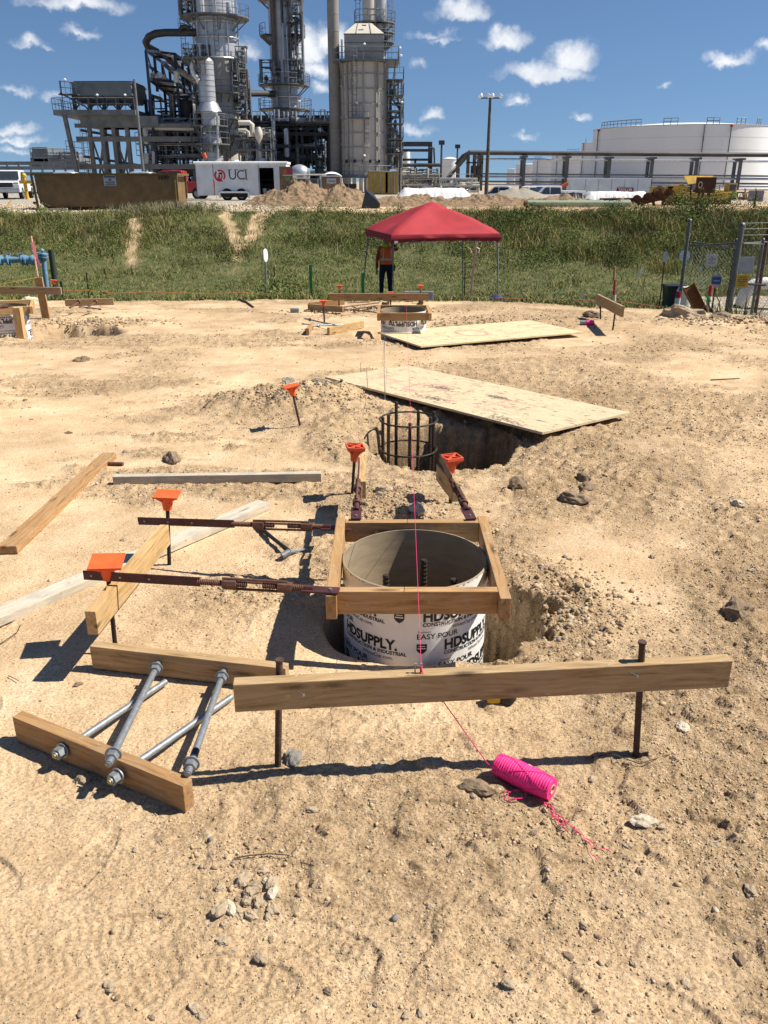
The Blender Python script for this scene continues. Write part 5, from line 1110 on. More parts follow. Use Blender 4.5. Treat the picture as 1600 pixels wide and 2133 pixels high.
for (p, q, r, m) in ((at(1440, 504, 24.25), at(1535, 516, 23.1), .022, fgal), (at(1440, 512, 24.2), at(1540, 506, 23.0), .022, fgal), (at(1548, 507, 23.1), at(1600, 504, 24), .022, fgal), (at(1548, 507, 23.1), at(1592, 509, 23.4), .018, fgal), (at(1530, 590, 23.1), at(1595, 594, 23.4), .03, blk)): MB().cyl(p, q, r, n=8).build('rail', m, root, smooth=True)
for y in (466, 478, 491): k = MB(); k.pipe([at(1440, y, 24.2), at(1543, y - 1, 23.1), at(1600, y - 2, 23.8), at(1680, y, 24)], .005, 4); k.build('barbed_wire', fgal, root)
def sign(name, label, px0, px1, py0, py1, Y, m, cat='sign', shape='rect', rows=(), tm=None, ts=.06, post=None, bold=.0, group=None):
    a = at(px0, py0, Y); b = at(px1, py1, Y); c = (a + b) / 2; root = thing(name, label, cat, (c.x, Y, min(a.z, b.z)), group)
    if shape == 'rect': k = MB(); k.b2(a.x, b.x, Y, Y + .012, b.z, a.z); k.build('plate', m, root, bevel=.003)
    else: k = MB(); w_ = (b.x - a.x) / 2; h_ = (a.z - b.z) / 2; k.poly([c + V((w_ * math.cos(t * math.pi / 14), 0, h_ * math.sin(t * math.pi / 14))) for t in range(28)], .012, (0, -1, 0)); k.build('plate', m, root)
    for i, r_ in enumerate(rows): text('lettering', r_, tm or ink, Matrix.Translation(V((c.x, Y - .003, c.z + (len(rows) / 2 - i - .8) * ts * 1.3))) @ FACE, ts, root, bold, align='CENTER')
    if post: g = V((c.x, Y + .03, gz(c.x, Y + .03) - .05)); MB().cyl(g, V((c.x, Y + .03, a.z)), post, n=8).build('post', rstake, root)
    return root
redt = mat('red_letters', (.5, .03, .03), .5); bluet = mat('sign_blue', (.03, .07, .26), .5)
sign('warning_sign', 'white sign with red and black lettering hung on the chain link', 1473, 1492, 529, 555, 23.5, mat('sign_cream', (.62, .60, .58), .5), rows=('NO', 'TRESPASSING', 'NO', 'SMOKING'), tm=redt, ts=.038, bold=.001)
sign('round_sign', 'round pale blue sign behind the left gate post', 1417, 1436, 521, 544, 24.9, mat('sign_pale_blue', (.55, .68, .80), .5), shape='o', rows=('CALL', 'BEFORE', 'YOU DIG'), tm=bluet, ts=.04, post=.02)
sg_ = sign('oval_sign', 'blue and grey oval sign on a short post inside the gate', 1483, 1502, 571, 599, 23.2, mat('sign_grey', (.35, .38, .46), .5), shape='o', post=.025)
a = at(1485, 577, 23.18); b = at(1501, 592, 23.18); k = MB(); k.b2(a.x, b.x, 23.18, 23.19, b.z, a.z); k.build('blue_field', bluet, sg_); text('lettering', 'PIPELINE', white, Matrix.Translation(V(((a.x + b.x) / 2, 23.175, (a.z + b.z) / 2 - .02))) @ FACE, .045, sg_, align='CENTER')
sign('blank_sign', 'plain grey square sign on the right gate panel', 1541, 1568, 535, 568, 23.0, mat('sign_plain', (.34, .35, .38), .5))
sign('yellow_sign', 'yellow sign with dense black lettering low on the right gate panel', 1535, 1557, 572, 600, 22.9, mat('sign_yellow', (.46, .30, .04), .5), rows=('CAUTION', 'AUTHORIZED', 'PERSONNEL', 'ONLY', 'NO ENTRY'), ts=.042, bold=.0012)
sign('oval_sign', 'pale oval sign on a leaning thin post in the grass left of the gate', 1382, 1391, 524, 546, 25, mat('sign_white', (.55, .56, .58), .5), shape='o', post=.018)
# bin
g = ditch(1404, 24.8); zt_ = at(1404, 593, 24.8).z; root = thing('wheeled_bin', 'dark green plastic bin with a black bag liner by the gate', 'bin', g); k = MB()
def frust_(k, c, w0, d0, w1, d1, z0, z1): vs = [(c.x + sx * w / 2, c.y + sy * d / 2, z) for (w, d, z) in ((w0, d0, z0), (w1, d1, z1)) for sx, sy in ((-1, -1), (1, -1), (1, 1), (-1, 1))]; k.add(vs, [(3, 2, 1, 0), (4, 5, 6, 7)] + [(i, (i + 1) % 4, 4 + (i + 1) % 4, 4 + i) for i in range(4)])
k = MB(); frust_(k, g, .42, .42, .52, .52, g.z, zt_ - .06); k.build('bin_body', mat('bin_green', (.03, .045, .045), .6), root, bevel=.02)
k = MB(); frust_(k, g, .56, .56, .57, .57, zt_ - .08, zt_); k.build('bag_liner', mat('black_bag', (.012, .012, .013), .35), root, bevel=.02)
# white posts with red tops
for (px0, px1, y0, y1, y2, Y, lb) in ((1408, 1420, 607, 620, 655, 23.4, 'white bollard with red top beside the bin'), (1477, 1486, 594, 617, 660, 22.6, 'slim white post with a red cone top inside the gate')):
    a = at((px0 + px1) / 2, y0, Y); r = (px1 - px0) / 2 / 1727 * (Y * .93); g = V((a.x, Y, gz(a.x, Y))); root = thing('marker_bollard', lb, 'bollard', g); zm = at(px0, y1, Y).z
    MB().cyl(g, V((a.x, Y, zm)), r, n=14).build('post', white, root, smooth=True); MB().cyl(V((a.x, Y, zm)), V((a.x, Y, a.z)), r * 1.08, r * .8, n=14).build('red_top', mat('red_paint', (.45, .03, .03), .5), root, smooth=True)
g = ditch(1426, 24.6); tag(MB().lathe([(.0, 0), (.23, 0), (.25, .5), (.22, .62), (.0, .64)], g, 20).build('plastic_drum', white, smooth=True), 'white drum half hidden behind the left gate post', 'drum')
# rusty channel leaning
k = MB(); a = at(1436, 602, 22.8); b = at(1462, 656, 22.4); R = frame_to(b - a, V((0, -1, 0))); L_ = (b - a).length + .15
for (y, z, wy, wz) in ((0, .0, .30, .012), (-.15, .06, .012, .12), (.15, .06, .012, .12)): k.box((a + b) / 2 + R @ V((0, y, z)), (L_, wy, wz), R)
tag(k.build('steel_channel', mat('orange_rust', (.32, .13, .03), .85, 0, .3, 15, col2=(.16, .06, .02))), 'rusty orange steel channel leaning against the gate', 'steel channel')
g = ditch(1470, 22.3); root = thing('marker_flag', 'bright green flag on a thin stick inside the gate', 'flag', g); MB().cyl(g, at(1474, 600, 22.3), .008, n=5).build('stick', w_mid, root); a = at(1473, 606, 22.25); MB().poly([a, a + V((.07, 0, -.16)), a + V((.16, 0, -.27)), a + V((.02, 0, -.3))], .004).build('ribbon', mat('green_flag', (.05, .65, .08), .6), root)
# insulated pipe elbow
root = thing('insulated_pipe', 'white insulated pipe elbow rising behind the right gate panel', 'pipe', ditch(1545, 24)); Y = 24.6
k = MB(); pts = [at(1541, 640, Y), at(1551, 612, Y), at(1560, 600, Y), at(1572, 593, Y), at(1590, 590, Y), at(1680, 590, Y)]; k.pipe(pts, .17, 16); k.build('pipe', white, root, smooth=True); k = MB(); a = pts[0]; k.cyl(V((a.x - .05, Y, gz(a.x, Y) - .05)), a, .175, n=16); k.build('black_sleeve', blk, root, smooth=True)
for i, (px, py) in enumerate(((1460, 555), (1458, 575), (1463, 590))): a = at(px, py, 23.6); tag(MB().poly([a, a + V((.05, 0, -.03)), a + V((.03, 0, -.12)), a + V((-.02, 0, -.1))], .003).build('paper_scrap', white), ['upper', 'middle', 'lower'][i] + ' white scrap caught in the chain link', 'scrap')
# ------------------------------------------------------------ along the top of the bank
GZ = .46
def gr_(px, Y): q = at(px, 400, Y); return V((q.x, Y, gz(q.x, Y)))
def bxp(k, px0, px1, Y0, Y1, z0, z1):      # box between two picture columns at its front face
    a = at(px0, 400, Y0).x; b = at(px1, 400, Y0).x; k.b2(a, b, Y0, Y1, z0, z1); return a, b
# dumpster
olive = mat('olive_brown_steel', (.235, .145, .06), .6, .1, .25, 2.5, .02, 30, col2=(.14, .085, .038)); dolive = mat('dark_olive_rib', (.17, .11, .03), .6, .1, .2, 4)
Y = 40.0; a = at(70, 400, Y).x; b = at(372, 400, Y).x; z0 = gz((a + b) / 2, Y) - .02; z1 = at(200, 361, Y).z
root = thing('dumpster', 'long olive brown roll-off dumpster with number on its side', 'dumpster', ((a + b) / 2, Y, z0))
k = MB(); th = .06; ins = .55
def prism(k, pts, y0, y1): n = len(pts); k.add([(x, y0, z) for x, z in pts] + [(x, y1, z) for x, z in pts], [tuple(range(n)), tuple(range(2 * n - 1, n - 1, -1))] + [(i, n + i, n + (i + 1) % n, (i + 1) % n) for i in range(n)])
sidep = [(a + .12, z1 - .08), (b - .12, z1 - .08), (b - .12, z0 + .55), (b - .45, z0 + .18), (a + .38, z0 + .18), (a + .2, z0 + .5)][::-1]
prism(k, sidep, Y, Y + th); prism(k, sidep, Y + 2.3, Y + 2.3 + th); k.b2(a + .2, a + .26, Y + th, Y + 2.3, z0 + .3, z1 - .1); k.b2(b - .26, b - .2, Y + th, Y + 2.3, z0 + .3, z1 - .1); k.b2(a + .4, b - .45, Y + th, Y + 2.3, z0 + .18, z0 + .26)
k.build('container_shell', olive, root)
k = MB(); k.b2(a, b + .02, Y - .07, Y + .06, z1 - .09, z1); k.b2(a, b, Y + 2.28, Y + 2.42, z1 - .09, z1); k.b2(a - .02, a + .1, Y + .06, Y + 2.28, z1 - .09, z1); k.b2(b - .1, b + .02, Y + .06, Y + 2.28, z1 - .09, z1); k.build('top_rail', dolive, root)
for x in (a + .02, b - .16, b - .04): k = MB(); k.beam((x, Y - .05, z1 - .09), (x + (.12 if x < 0 and x < a + 1 else 0), Y - .05, z0 + .1), .09, .07, up=V((0, 1, 0))); k.build('corner_post', dolive, root)
k = MB(); k.b2(a + .3, b - .3, Y + .3, Y + .42, z0, z0 + .18); k.b2(a + .3, b - .3, Y + 1.9, Y + 2.02, z0, z0 + .18); k.b2(a + .02, a + .6, Y - .1, Y + .1, z0 - .02, z0 + .12); k.build('skid_rails', dolive, root)
for dz in (.35, .75, 1.1): k = MB(); k.cyl((a - .06, Y - .06, z0 + dz), (a + .08, Y - .06, z0 + dz), .05, n=8); k.build('hinge', dolive, root)
c = at(229, 376, Y - .02); k = MB(); k.b2(c.x - .28, c.x + .28, Y - .022, Y - .01, c.z - .22, c.z + .22); lab = k.build('decal', mat('decal_white', (.42, .44, .45), .6), root)
text('lettering', '*', ink, Matrix.Translation(V((c.x, Y - .025, c.z - .12))) @ FACE, .30, root, .004, align='CENTER'); text('lettering', 'WASTE', ink, Matrix.Translation(V((c.x, Y - .025, c.z - .13))) @ FACE, .13, root, .003, align='CENTER'); k = MB(); k.b2(c.x - .24, c.x + .24, Y - .026, Y - .0235, c.z + .12, c.z + .18); k.b2(c.x - .24, c.x + .24, Y - .026, Y - .0235, c.z - .19, c.z - .16); k.build('decal_bars', bluet, root)
c = at(328, 371, Y - .02); text('lettering', '3699', ink, Matrix.Translation(V((c.x, Y - .012, c.z - .06))) @ FACE, .26, root, .008)
# wood junk by the dumpster
k = MB(); k.beam((a + .3, Y - .55, z0 + .08), (a + 1.6, Y - .5, z0 + .1), .12, .08); tag(k.build('lumber_board', w_grey), 'grey board lying at the foot of the dumpster', 'board')
k = MB(); q = at(12, 433, 41); k.beam(q, at(24, 416, 41.5), .1, .05); tag(k.build('lumber_board', w_new), 'pale board sticking out of the gravel left of the dumpster', 'board')
# trailer
Y = 57.0; root_z = GZ; wm = mat('trailer_white', (.64, .66, .68), .4, .15, .10, 1.2, .01, 5); roofw = mat('roof_white', (.80, .80, .80), .4, 0, .05)
a = at(410, 400, Y).x; b = at(588, 400, Y).x; z1 = at(500, 337, Y).z; zb = GZ + .30
root = thing('cargo_trailer', 'white enclosed trailer with red emblem and UCI lettering', 'trailer', ((a + b) / 2, Y, GZ))
d0 = at(542, 400, Y).x; d1 = at(572, 400, Y).x
k = MB(); k.b2(a, d0, Y, Y + .05, zb, z1 - .12); k.b2(d1, b, Y, Y + .05, zb, z1 - .12); k.b2(d0, d1, Y, Y + .05, z1 - .35, z1 - .12); k.b2(a, b, Y + 2.35, Y + 2.4, zb, z1 - .12); k.b2(a, a + .05, Y + .05, Y + 2.35, zb, z1 - .12); k.b2(b - .05, b, Y + .05, Y + 2.35, zb, z1 - .12); k.b2(a + .05, b - .05, Y + .05, Y + 2.35, zb, zb + .06); k.build('body', wm, root)
k = MB(); k.b2(a - .06, b + .35, Y - .04, Y + 2.44, z1 - .12, z1 + .02); k.cyl((a - .06, Y - .02, z1 - .06), (b + .38, Y - .02, z1 - .06), .085, n=10); k.build('roof', roofw, root, bevel=.0)
k = MB(); k.b2(b, b + .3, Y + .02, Y + 2.38, zb, z1 - .13); k.build('nose', roofw, root)
k = MB(); k.b2(a + .3, b - .1, Y + 2.2, Y + 2.33, zb + .07, z1 - .2); k.b2(a + .3, b - .1, Y + .1, Y + 2.2, z1 - .24, z1 - .2); k.b2(d1 + .05, d1 + .1, Y + .1, Y + 2.2, zb + .07, z1 - .25); k.b2(a + .4, d1, Y + .9, Y + 2.1, zb + .9, zb + .96); k.b2(d0 - .2, d1, Y + 1.2, Y + 2.1, zb + .1, zb + .7); k.build('doorway_shade_panels', mat('doorway_shade_black', (.03, .022, .018), .8, 0, .3, 4), root)  # added near-black panels, the interior shade put into their colour
for x in (a + .02, at(447, 400, Y).x, d0 - .04): k = MB(); k.b2(x - .015, x + .015, Y - .02, Y, zb, z1 - .14); k.build('seam_trim', mat('dark_trim', (.10, .10, .11), .5), root)
wx = [at(473, 400, Y).x, at(503, 400, Y).x]
k = MB(); k.b2(wx[0] - .42, wx[1] + .42, Y - .16, Y, zb + .15, zb + .26); k.b2(wx[0] - .52, wx[0] - .42, Y - .16, Y, zb - .15, zb + .2); k.b2(wx[1] + .42, wx[1] + .52, Y - .16, Y, zb - .15, zb + .2); k.build('fender', roofw, root, bevel=.02)
tyre = mat('tyre_rubber', (.015, .015, .015), .85)
def wheel(root, x, y, z, r, w=.2, rim=None):
    k = MB(); R = Matrix.Rotation(math.pi / 2, 3, 'X'); k.lathe([(r * .62, -w / 2), (r * .95, -w / 2), (r, -w * .3), (r, w * .3), (r * .95, w / 2), (r * .62, w / 2)], (x, y, z), 22, R=R, caps=False); t = k.build('wheel', tyre, root, smooth=True)
    k = MB(); k.lathe([(0, -w * .25), (r * .62, -w * .35), (r * .62, w * .35), (0, w * .25)], (x, y, z), 18, R=R); k.build('rim', rim or galv, t, smooth=True)
for x in wx: wheel(root, x, Y + .05, GZ + .36, .37)
k = MB(); k.b2(wx[0] - .4, wx[1] + .4, Y - .04, Y - .01, zb - .1, zb + .16); k.build('wheel_well', blk, root)
def arcp(cx, cz, r0, r1, a0, a1, n=20): return [(cx + r1 * math.cos(a0 + (a1 - a0) * i / n), cz + r1 * math.sin(a0 + (a1 - a0) * i / n)) for i in range(n + 1)] + [(cx + r0 * math.cos(a1 - (a1 - a0) * i / n), cz + r0 * math.sin(a1 - (a1 - a0) * i / n)) for i in range(n + 1)]
c = at(458, 366, Y); er = .36; emb = mat('emblem_red', (.50, .02, .03), .5)
k = MB()
for (r0, r1, t0, t1, dx, dz) in ((.24, .36, 2.3, 5.2, 0, 0), (.26, .36, 5.5, 8.2, 0, 0), (.06, .15, .6, 4.4, .06, .05), (.16, .24, -1.9, 1.2, -.06, -.02), (.02, .08, 0, 6, -.08, -.12)):
    p = arcp(c.x + dx, c.z + dz, r0, r1, t0, t1); n = len(p) // 2
    k.add([(x, Y - .008, z) for x, z in p], [(i, i + 1, 2 * n - 2 - i, 2 * n - 1 - i) for i in range(n - 1)])
k.build('emblem', emb, root)
c = at(476, 374, Y); text('lettering', 'UCI', mat('charcoal_letters', (.03, .03, .035), .5), Matrix.Translation(V((c.x, Y - .008, c.z))) @ FACE, .82, root, .0, .95, spacing=.92)
xs_ = sorted(v.co.x for v in [x for x in root.children if x.name.startswith('lettering')][0].data.vertices); k = MB()
for xq, zq in ((c.x + .115, c.z + .58), (c.x + .545, c.z + .58), (c.x + xs_[-1] - .04, c.z + .58), (c.x + xs_[-1] - .04, c.z + .015)): k.b2(xq - .12, xq + .12, Y - .010, Y - .002, zq - .015, zq + .015)
k.build('letter_serifs', MATS['charcoal_letters'], root)
k = MB(); x0 = at(584, 400, Y - .5).x; x1 = at(611, 400, Y - .5).x; zt_ = at(600, 347, Y - .5).z; k.b2(x0, x1, Y - .55, Y - .48, zb, zt_); dr = k.build('door', mat('plywood_brown', (.16, .10, .06), .7, 0, .2, 3), root)
for (px0, px1, y0, y1, m) in ((589, 598, 352, 363, mat('poster_red', (.45, .08, .03), .5)), (599, 610, 352, 363, mat('poster_dark_red', (.35, .03, .03), .5)), (589, 609, 364, 366, mat('poster_white', (.5, .5, .55), .5)), (594, 604, 368, 377, mat('poster_green', (.10, .22, .06), .5))):
    p = at(px0, y0, Y - .56); q = at(px1, y1, Y - .56); k = MB(); k.b2(p.x, q.x, Y - .562, Y - .552, q.z, p.z); k.build('poster', m, dr)
k = MB(); k.cyl((at(495, 400, Y + 1).x, Y + 1, z1), (at(495, 400, Y + 1).x, Y + 1, z1 + .12), .25, .2, n=14); k.build('roof_vent', roofw, root, smooth=True)
for i in range(3): q = at(552 + i * 8, 410, Y + .8 + i * .3); k = MB(); k.lathe([(.13, 0), (.15, .35), (.15, .36)], (q.x, q.y, zb + .06), 12); tag(k.build('bucket', [white, mat('bucket_blue', (.05, .1, .3), .5), mat('bucket_red', (.3, .04, .03), .5)][i], smooth=True), ['white', 'blue', 'red'][i] + ' bucket standing inside the trailer doorway', 'bucket')
# lath with ribbon in front of the trailer
q = gr_(452, 46); root = thing('survey_lath', 'thin red tipped lath before the trailer wheels', 'lath', q); t_ = at(447, 400, 46); MB().cyl(q, V((t_.x, 46, q.z + 1.4)), .015, n=6).build('lath', w_new, root); MB().b2(t_.x - .03, t_.x + .05, 45.98, 46, q.z + .9, q.z + 1.2).build('ribbon', mat('orange_ribbon', (.8, .15, .05), .6), root)
# cars
glass = mat('car_glass', (.03, .035, .04), .12, 0, .1, 2, spec=.6); chrome = mat('chrome', (.45, .46, .48), .2, .9, .1)
def pickup(name, label, c, rz, paint, cat='pickup truck', service=False, group=None):
    # 5.6 m long, nose to +x, built at the origin then placed
    M = Matrix.Translation(c) @ Matrix.Rotation(rz, 4, 'Z'); root = thing(name, label, cat, c, group, M=M)
    def T(k): k.v = [M @ V(v) for v in k.v]; return k
    def pr_(k, pts, y0, y1, sh=0): n = len(pts); k.add([(x, y0 + (sh if z > 1.1 else 0), z) for x, z in pts] + [(x, y1 - (sh if z > 1.1 else 0), z) for x, z in pts], [tuple(range(n)), tuple(range(2 * n - 1, n - 1, -1))] + [(i, n + i, n + (i + 1) % n, (i + 1) % n) for i in range(n)])
    k = MB(); pr_(k, [(2.75, .45), (2.8, .95), (2.65, 1.10), (1.35, 1.2), (-.75, 1.2), (-.75, 1.15), (-2.8, 1.15), (-2.8, .5)], -.98, .98); T(k).build('body', paint, root, bevel=.05)
    k = MB(); pr_(k, [(1.45, 1.18), (.75, 1.82), (.5, 1.88), (-.55, 1.88), (-.75, 1.8), (-.80, 1.18)], -.93, .93, .12); T(k).build('cab', paint, root, bevel=.04)
    k = MB(); vs = [(1.40, -.78, 1.24), (1.40, .78, 1.24), (.85, .68, 1.78), (.85, -.68, 1.78)]; k.add([(x + .05, y, z + .03) for x, y, z in vs], [(0, 1, 2, 3)]); T(k).build('windscreen', glass, root)
    for sy in (-1, 1):
        k = MB(); k.add([(x, sy * (.935 - (.105 if z > 1.5 else .0)), z) for x, z in ((1.15, 1.24), (.35, 1.24), (.35, 1.76), (.72, 1.76))], [(0, 1, 2, 3)]); k.add([(x, sy * (.935 - (.105 if z > 1.5 else .0)), z) for x, z in ((.25, 1.24), (-.65, 1.24), (-.6, 1.74), (.25, 1.76))], [(0, 1, 2, 3)]); T(k).build('side_window', glass, root)
        k = MB(); k.box((2.74, sy * .78, .98), (.1, .32, .2)); T(k).build('headlight', chrome, root, bevel=.02); k = MB(); k.box((1.2, sy * 1.08, 1.28), (.12, .2, .2)); T(k).build('mirror', blk, root, bevel=.02)
    k = MB(); k.box((2.79, 0, .92), (.06, 1.15, .30)); T(k).build('grille', mat('grille_black', (.02, .02, .02), .4), root, bevel=.02); k = MB(); k.box((2.86, 0, .58), (.14, 1.9, .22)); T(k).build('bumper', chrome if not service else blk, root, bevel=.03)
    for x in (1.85, -1.75):
        for sy in (-1, 1):
            k = MB(); R = Matrix.Rotation(math.pi / 2, 3, 'X'); k.lathe([(.24, -.12), (.37, -.12), (.39, -.06), (.39, .06), (.37, .12), (.24, .12)], (x, sy * .88, .39), 22, R=R, caps=False); w_ = T(k).build('wheel', tyre, root, smooth=True); k = MB(); k.lathe([(0, -.10), (.24, -.10), (.24, .1), (0, .1)], (x, sy * .88, .39), 16, R=R); T(k).build('rim', galv, w_, smooth=True)
    k = MB(); k.box((-1.75, 0, 1.17), (1.9, 1.6, .02)); T(k).build('bed_floor', blk, root)
    if service: 
        for sy in (-1, 1): k = MB(); k.box((-1.8, sy * .85, 1.25), (2.0, .3, .5)); T(k).build('tool_box', paint, root, bevel=.03)
    return root
wp = mat('white_car_paint', (.72, .73, .74), .25, 0, .03, 2, spec=.6); rp_ = mat('red_car_paint', (.35, .012, .018), .25, 0, .05, 2, spec=.6)
pickup('pickup_truck', 'white pickup truck facing forward at the left edge', V((at(15, 400, 62).x, 63, .46)), math.radians(-78), wp)
pickup('pickup_truck', 'red pickup truck between the dumpster and the white trailer', V((at(362, 400, 62).x, 62.5, .44)), math.radians(180), rp_)
pickup('pickup_truck', 'white pickup truck half hidden behind the gravel pile', V((at(1052, 400, 84).x, 86, -.68)), math.radians(170), wp)
pickup('pickup_truck', 'dark fronted pickup truck right of the gravel pile', V((at(1112, 400, 80).x, 81, -.68)), math.radians(15), wp, service=True)
pickup('service_truck', 'white service truck with tool boxes in front of the long trailer', V((at(1150, 400, 74).x, 75, -.62)), math.radians(190), wp, 'truck', True)
for (p0, Y, lb) in ((143, 70, 'silver car roof just behind the dumpster, left'), (300, 70, 'white car behind the dumpster, right')): pickup('parked_car', lb, V((at(p0, 400, Y).x, Y, .42)), 0.0, wp, 'car')
q = gr_(55, 60); k = MB(); k.cyl(q + V((0, 0, 0)), q + V((0, 0, 1.5)), .12, n=10); k.beam(q + V((-.35, 0, 1.1)), q + V((.5, 0, 1.1)), .2, .2); k.sph(q + V((0, 0, 1.5)), .17, 10, 6); tag(k.build('hydrant', mat('yellow_paint', (.62, .36, .02), .5), smooth=True), 'yellow hydrant beside the white pickup at the left', 'hydrant')
# dirt piles
def pile(name, label, px, Y, w, d, h, m, seed=0, rough_=.22, cat='pile', peaks=None, res=90):
    c = gr_(px, Y); vs = []; n = res
    for i in range(n + 1):
        for j in range(n + 1):
            u = i / n * 2 - 1; v = j / n * 2 - 1; x = c.x + u * w / 2; y = Y + v * d / 2; hh = 0
            for (pu, pw, ph_) in (peaks or [(0, 1, 1)]): hh = max(hh, ph_ * max(0, 1 - math.hypot((u - pu) / pw, v * (1.15 - .15 * math.cos(u)))))
            nz_ = mn.fractal(V((x * 1.4 + seed, y * 1.4, seed)), 1, 2, 5); nf = mn.fractal(V((x * 5, y * 5, seed)), 1, 2, 3)
            hh = hh ** 1.0; z = hh * h * (1 + rough_ * nz_) + rough_ * .22 * nf * min(1, hh * 5) * min(1, h); vs.append((x, y, c.z - .04 + max(0, z)))
    k = MB(); k.add(vs, [(i * (n + 1) + j, (i + 1) * (n + 1) + j, (i + 1) * (n + 1) + j + 1, i * (n + 1) + j + 1) for i in range(n) for j in range(n)]); o = k.build(name, m, smooth=False)
    return tag(o, label, cat)
dirtm = mat('brown_dirt', (.30, .205, .12), 1, 0, .3, 3.5, .12, 12, col2=(.19, .13, .08)); gravm = mat('grey_gravel', (.34, .305, .25), 1, 0, .25, 14, .1, 30, col2=(.22, .19, .155))
zt_ = at(650, 388, 47).z - gr_(650, 47).z
pile('dirt_pile', 'brown dirt pile with two peaks in front of the trailer', 645, 47, 8.4, 4.6, zt_ * 1.35, dirtm, 3, .38, peaks=[(-.12, .8, 1.0), (.42, .5, .92)])
pile('dirt_berm', 'low brown dirt berm running right from the canopy peak', 1010, 46.5, 15.5, 3.2, .62, dirtm, 8, .5, 'berm', peaks=[(-.95, .7, 1), (-.5, .7, .9), (0, .7, .9), (.5, .7, .8), (.9, .6, .6)], res=140)
pile('gravel_pile', 'smooth grey gravel pile with a broad flat top', 1086, 58, 5.6, 4.6, at(1086, 393, 58).z - GZ, gravm, 5, .05, peaks=[(-.2, .85, 1.15), (.05, .9, 1.15)])
# black plastic sheet over something
k = MB(); P = lambda px, py, Y: at(px, py, Y)
a_, b_, c_, d_2 = P(762, 396, 43.2), P(792, 424, 42.8), P(750, 444, 42.6), P(776, 400, 44.2)
k.add([a_, b_, c_, d_2, P(790, 445, 43), P(760, 432, 44.4)], [(0, 1, 2), (0, 3, 1), (1, 4, 2), (0, 2, 5), (0, 5, 3), (3, 5, 4), (3, 4, 1), (2, 4, 5)]); tag(k.build('plastic_sheet', mat('black_plastic', (.012, .012, .012), .45, 0, .2, 3, .05, 6)), 'peaked black plastic sheet on the dirt behind the canopy', 'plastic sheet')
# portable toilet
Y = 72; c = gr_(691, Y); c.z = GZ; root = thing('portable_toilet', 'brown portable toilet with white domed roof', 'portable toilet', c); tan = mat('toilet_brown', (.24, .145, .075), .55, 0, .1, 3)
zt_ = at(691, 366, Y).z; hw = .74
k = MB(); k.b2(c.x - hw, c.x + hw, Y, Y + 1.3, GZ, zt_); k.build('cabin', tan, root, bevel=.03)
k = MB(); n = 10; vs = [(c.x + (i / n * 2 - 1) * (hw + .04), Y - .04 + j / n * 1.38, zt_ + .30 * (1 - abs(i / n * 2 - 1) ** 2.2) * (1 - .5 * abs(j / n * 2 - 1) ** 2.2)) for i in range(n + 1) for j in range(n + 1)]; k.add(vs, [(i * (n + 1) + j, (i + 1) * (n + 1) + j, (i + 1) * (n + 1) + j + 1, i * (n + 1) + j + 1) for i in range(n) for j in range(n)]); k.b2(c.x - hw - .04, c.x + hw + .04, Y - .04, Y + 1.34, zt_ - .06, zt_ + .01); k.build('roof', roofw, root, smooth=True)
k = MB(); k.b2(c.x - hw + .1, c.x + hw - .1, Y - .04, Y, GZ + .15, zt_ - .12); dr = k.build('door', mat('toilet_door', (.19, .11, .06), .55), root, bevel=.01); k = MB(); k.b2(c.x - .5, c.x - .1, Y - .06, Y - .04, GZ + .2, GZ + 1.0); k.b2(c.x + .1, c.x + .5, Y - .06, Y - .04, GZ + .2, GZ + 1.0); k.build('door_panel', tan, dr)
k = MB(); k.b2(c.x - .38, c.x + .38, Y - .06, Y - .045, zt_ - .62, zt_ - .2); lb_ = k.build('decal', mat('decal_white', (.42, .44, .45), .6), dr); text('lettering', 'TOILETS', ink, Matrix.Translation(V((c.x, Y - .065, zt_ - .48))) @ FACE, .17, dr, .003, align='CENTER')
# container
Y = 84; yel = mat('container_yellow', (.42, .29, .06), .55, 0, .2, 2, col2=(.30, .19, .04)); x0 = at(767, 400, Y).x; x1 = at(829, 400, Y).x; z1 = at(800, 357, Y).z
root = thing('shipping_container', 'ochre yellow shipping container with one door swung open', 'container', ((x0 + x1) / 2, Y, GZ)); xm = at(803, 400, Y).x; xg = at(808, 400, Y).x
k = MB(); k.b2(x0, x0 + .08, Y, Y + 6, GZ, z1); k.b2(x1 - .08, x1, Y, Y + 6, GZ, z1); k.b2(x0 + .08, x1 - .08, Y, Y + 6, z1 - .1, z1); k.b2(x0 + .08, x1 - .08, Y, Y + 6, GZ, GZ + .15); k.b2(x0 + .08, x1 - .08, Y + 5.9, Y + 5.99, GZ + .15, z1 - .1); k.build('shell', yel, root)
for (p, q) in ((x0 + .08, xm), (xg, x1 - .08)):
    k = MB(); k.b2(p, q, Y - .07, Y - .01, GZ + .1, z1 - .1); d_3 = k.build('door', yel, root)
    for i in range(4): zz = GZ + .25 + i * (z1 - GZ - .4) / 4; MB().b2(p + .12, (p + q) / 2 - .04, Y - .1, Y - .07, zz, zz + (z1 - GZ) / 5.5).build('door_rib', yel, d_3); MB().b2((p + q) / 2 + .04, q - .12, Y - .1, Y - .07, zz, zz + (z1 - GZ) / 5.5).build('door_rib', yel, d_3)
    for t in (.3, .7): MB().cyl((p + (q - p) * t, Y - .13, GZ + .12), (p + (q - p) * t, Y - .13, z1 - .12), .03, n=6).build('lock_bar', galv, d_3)
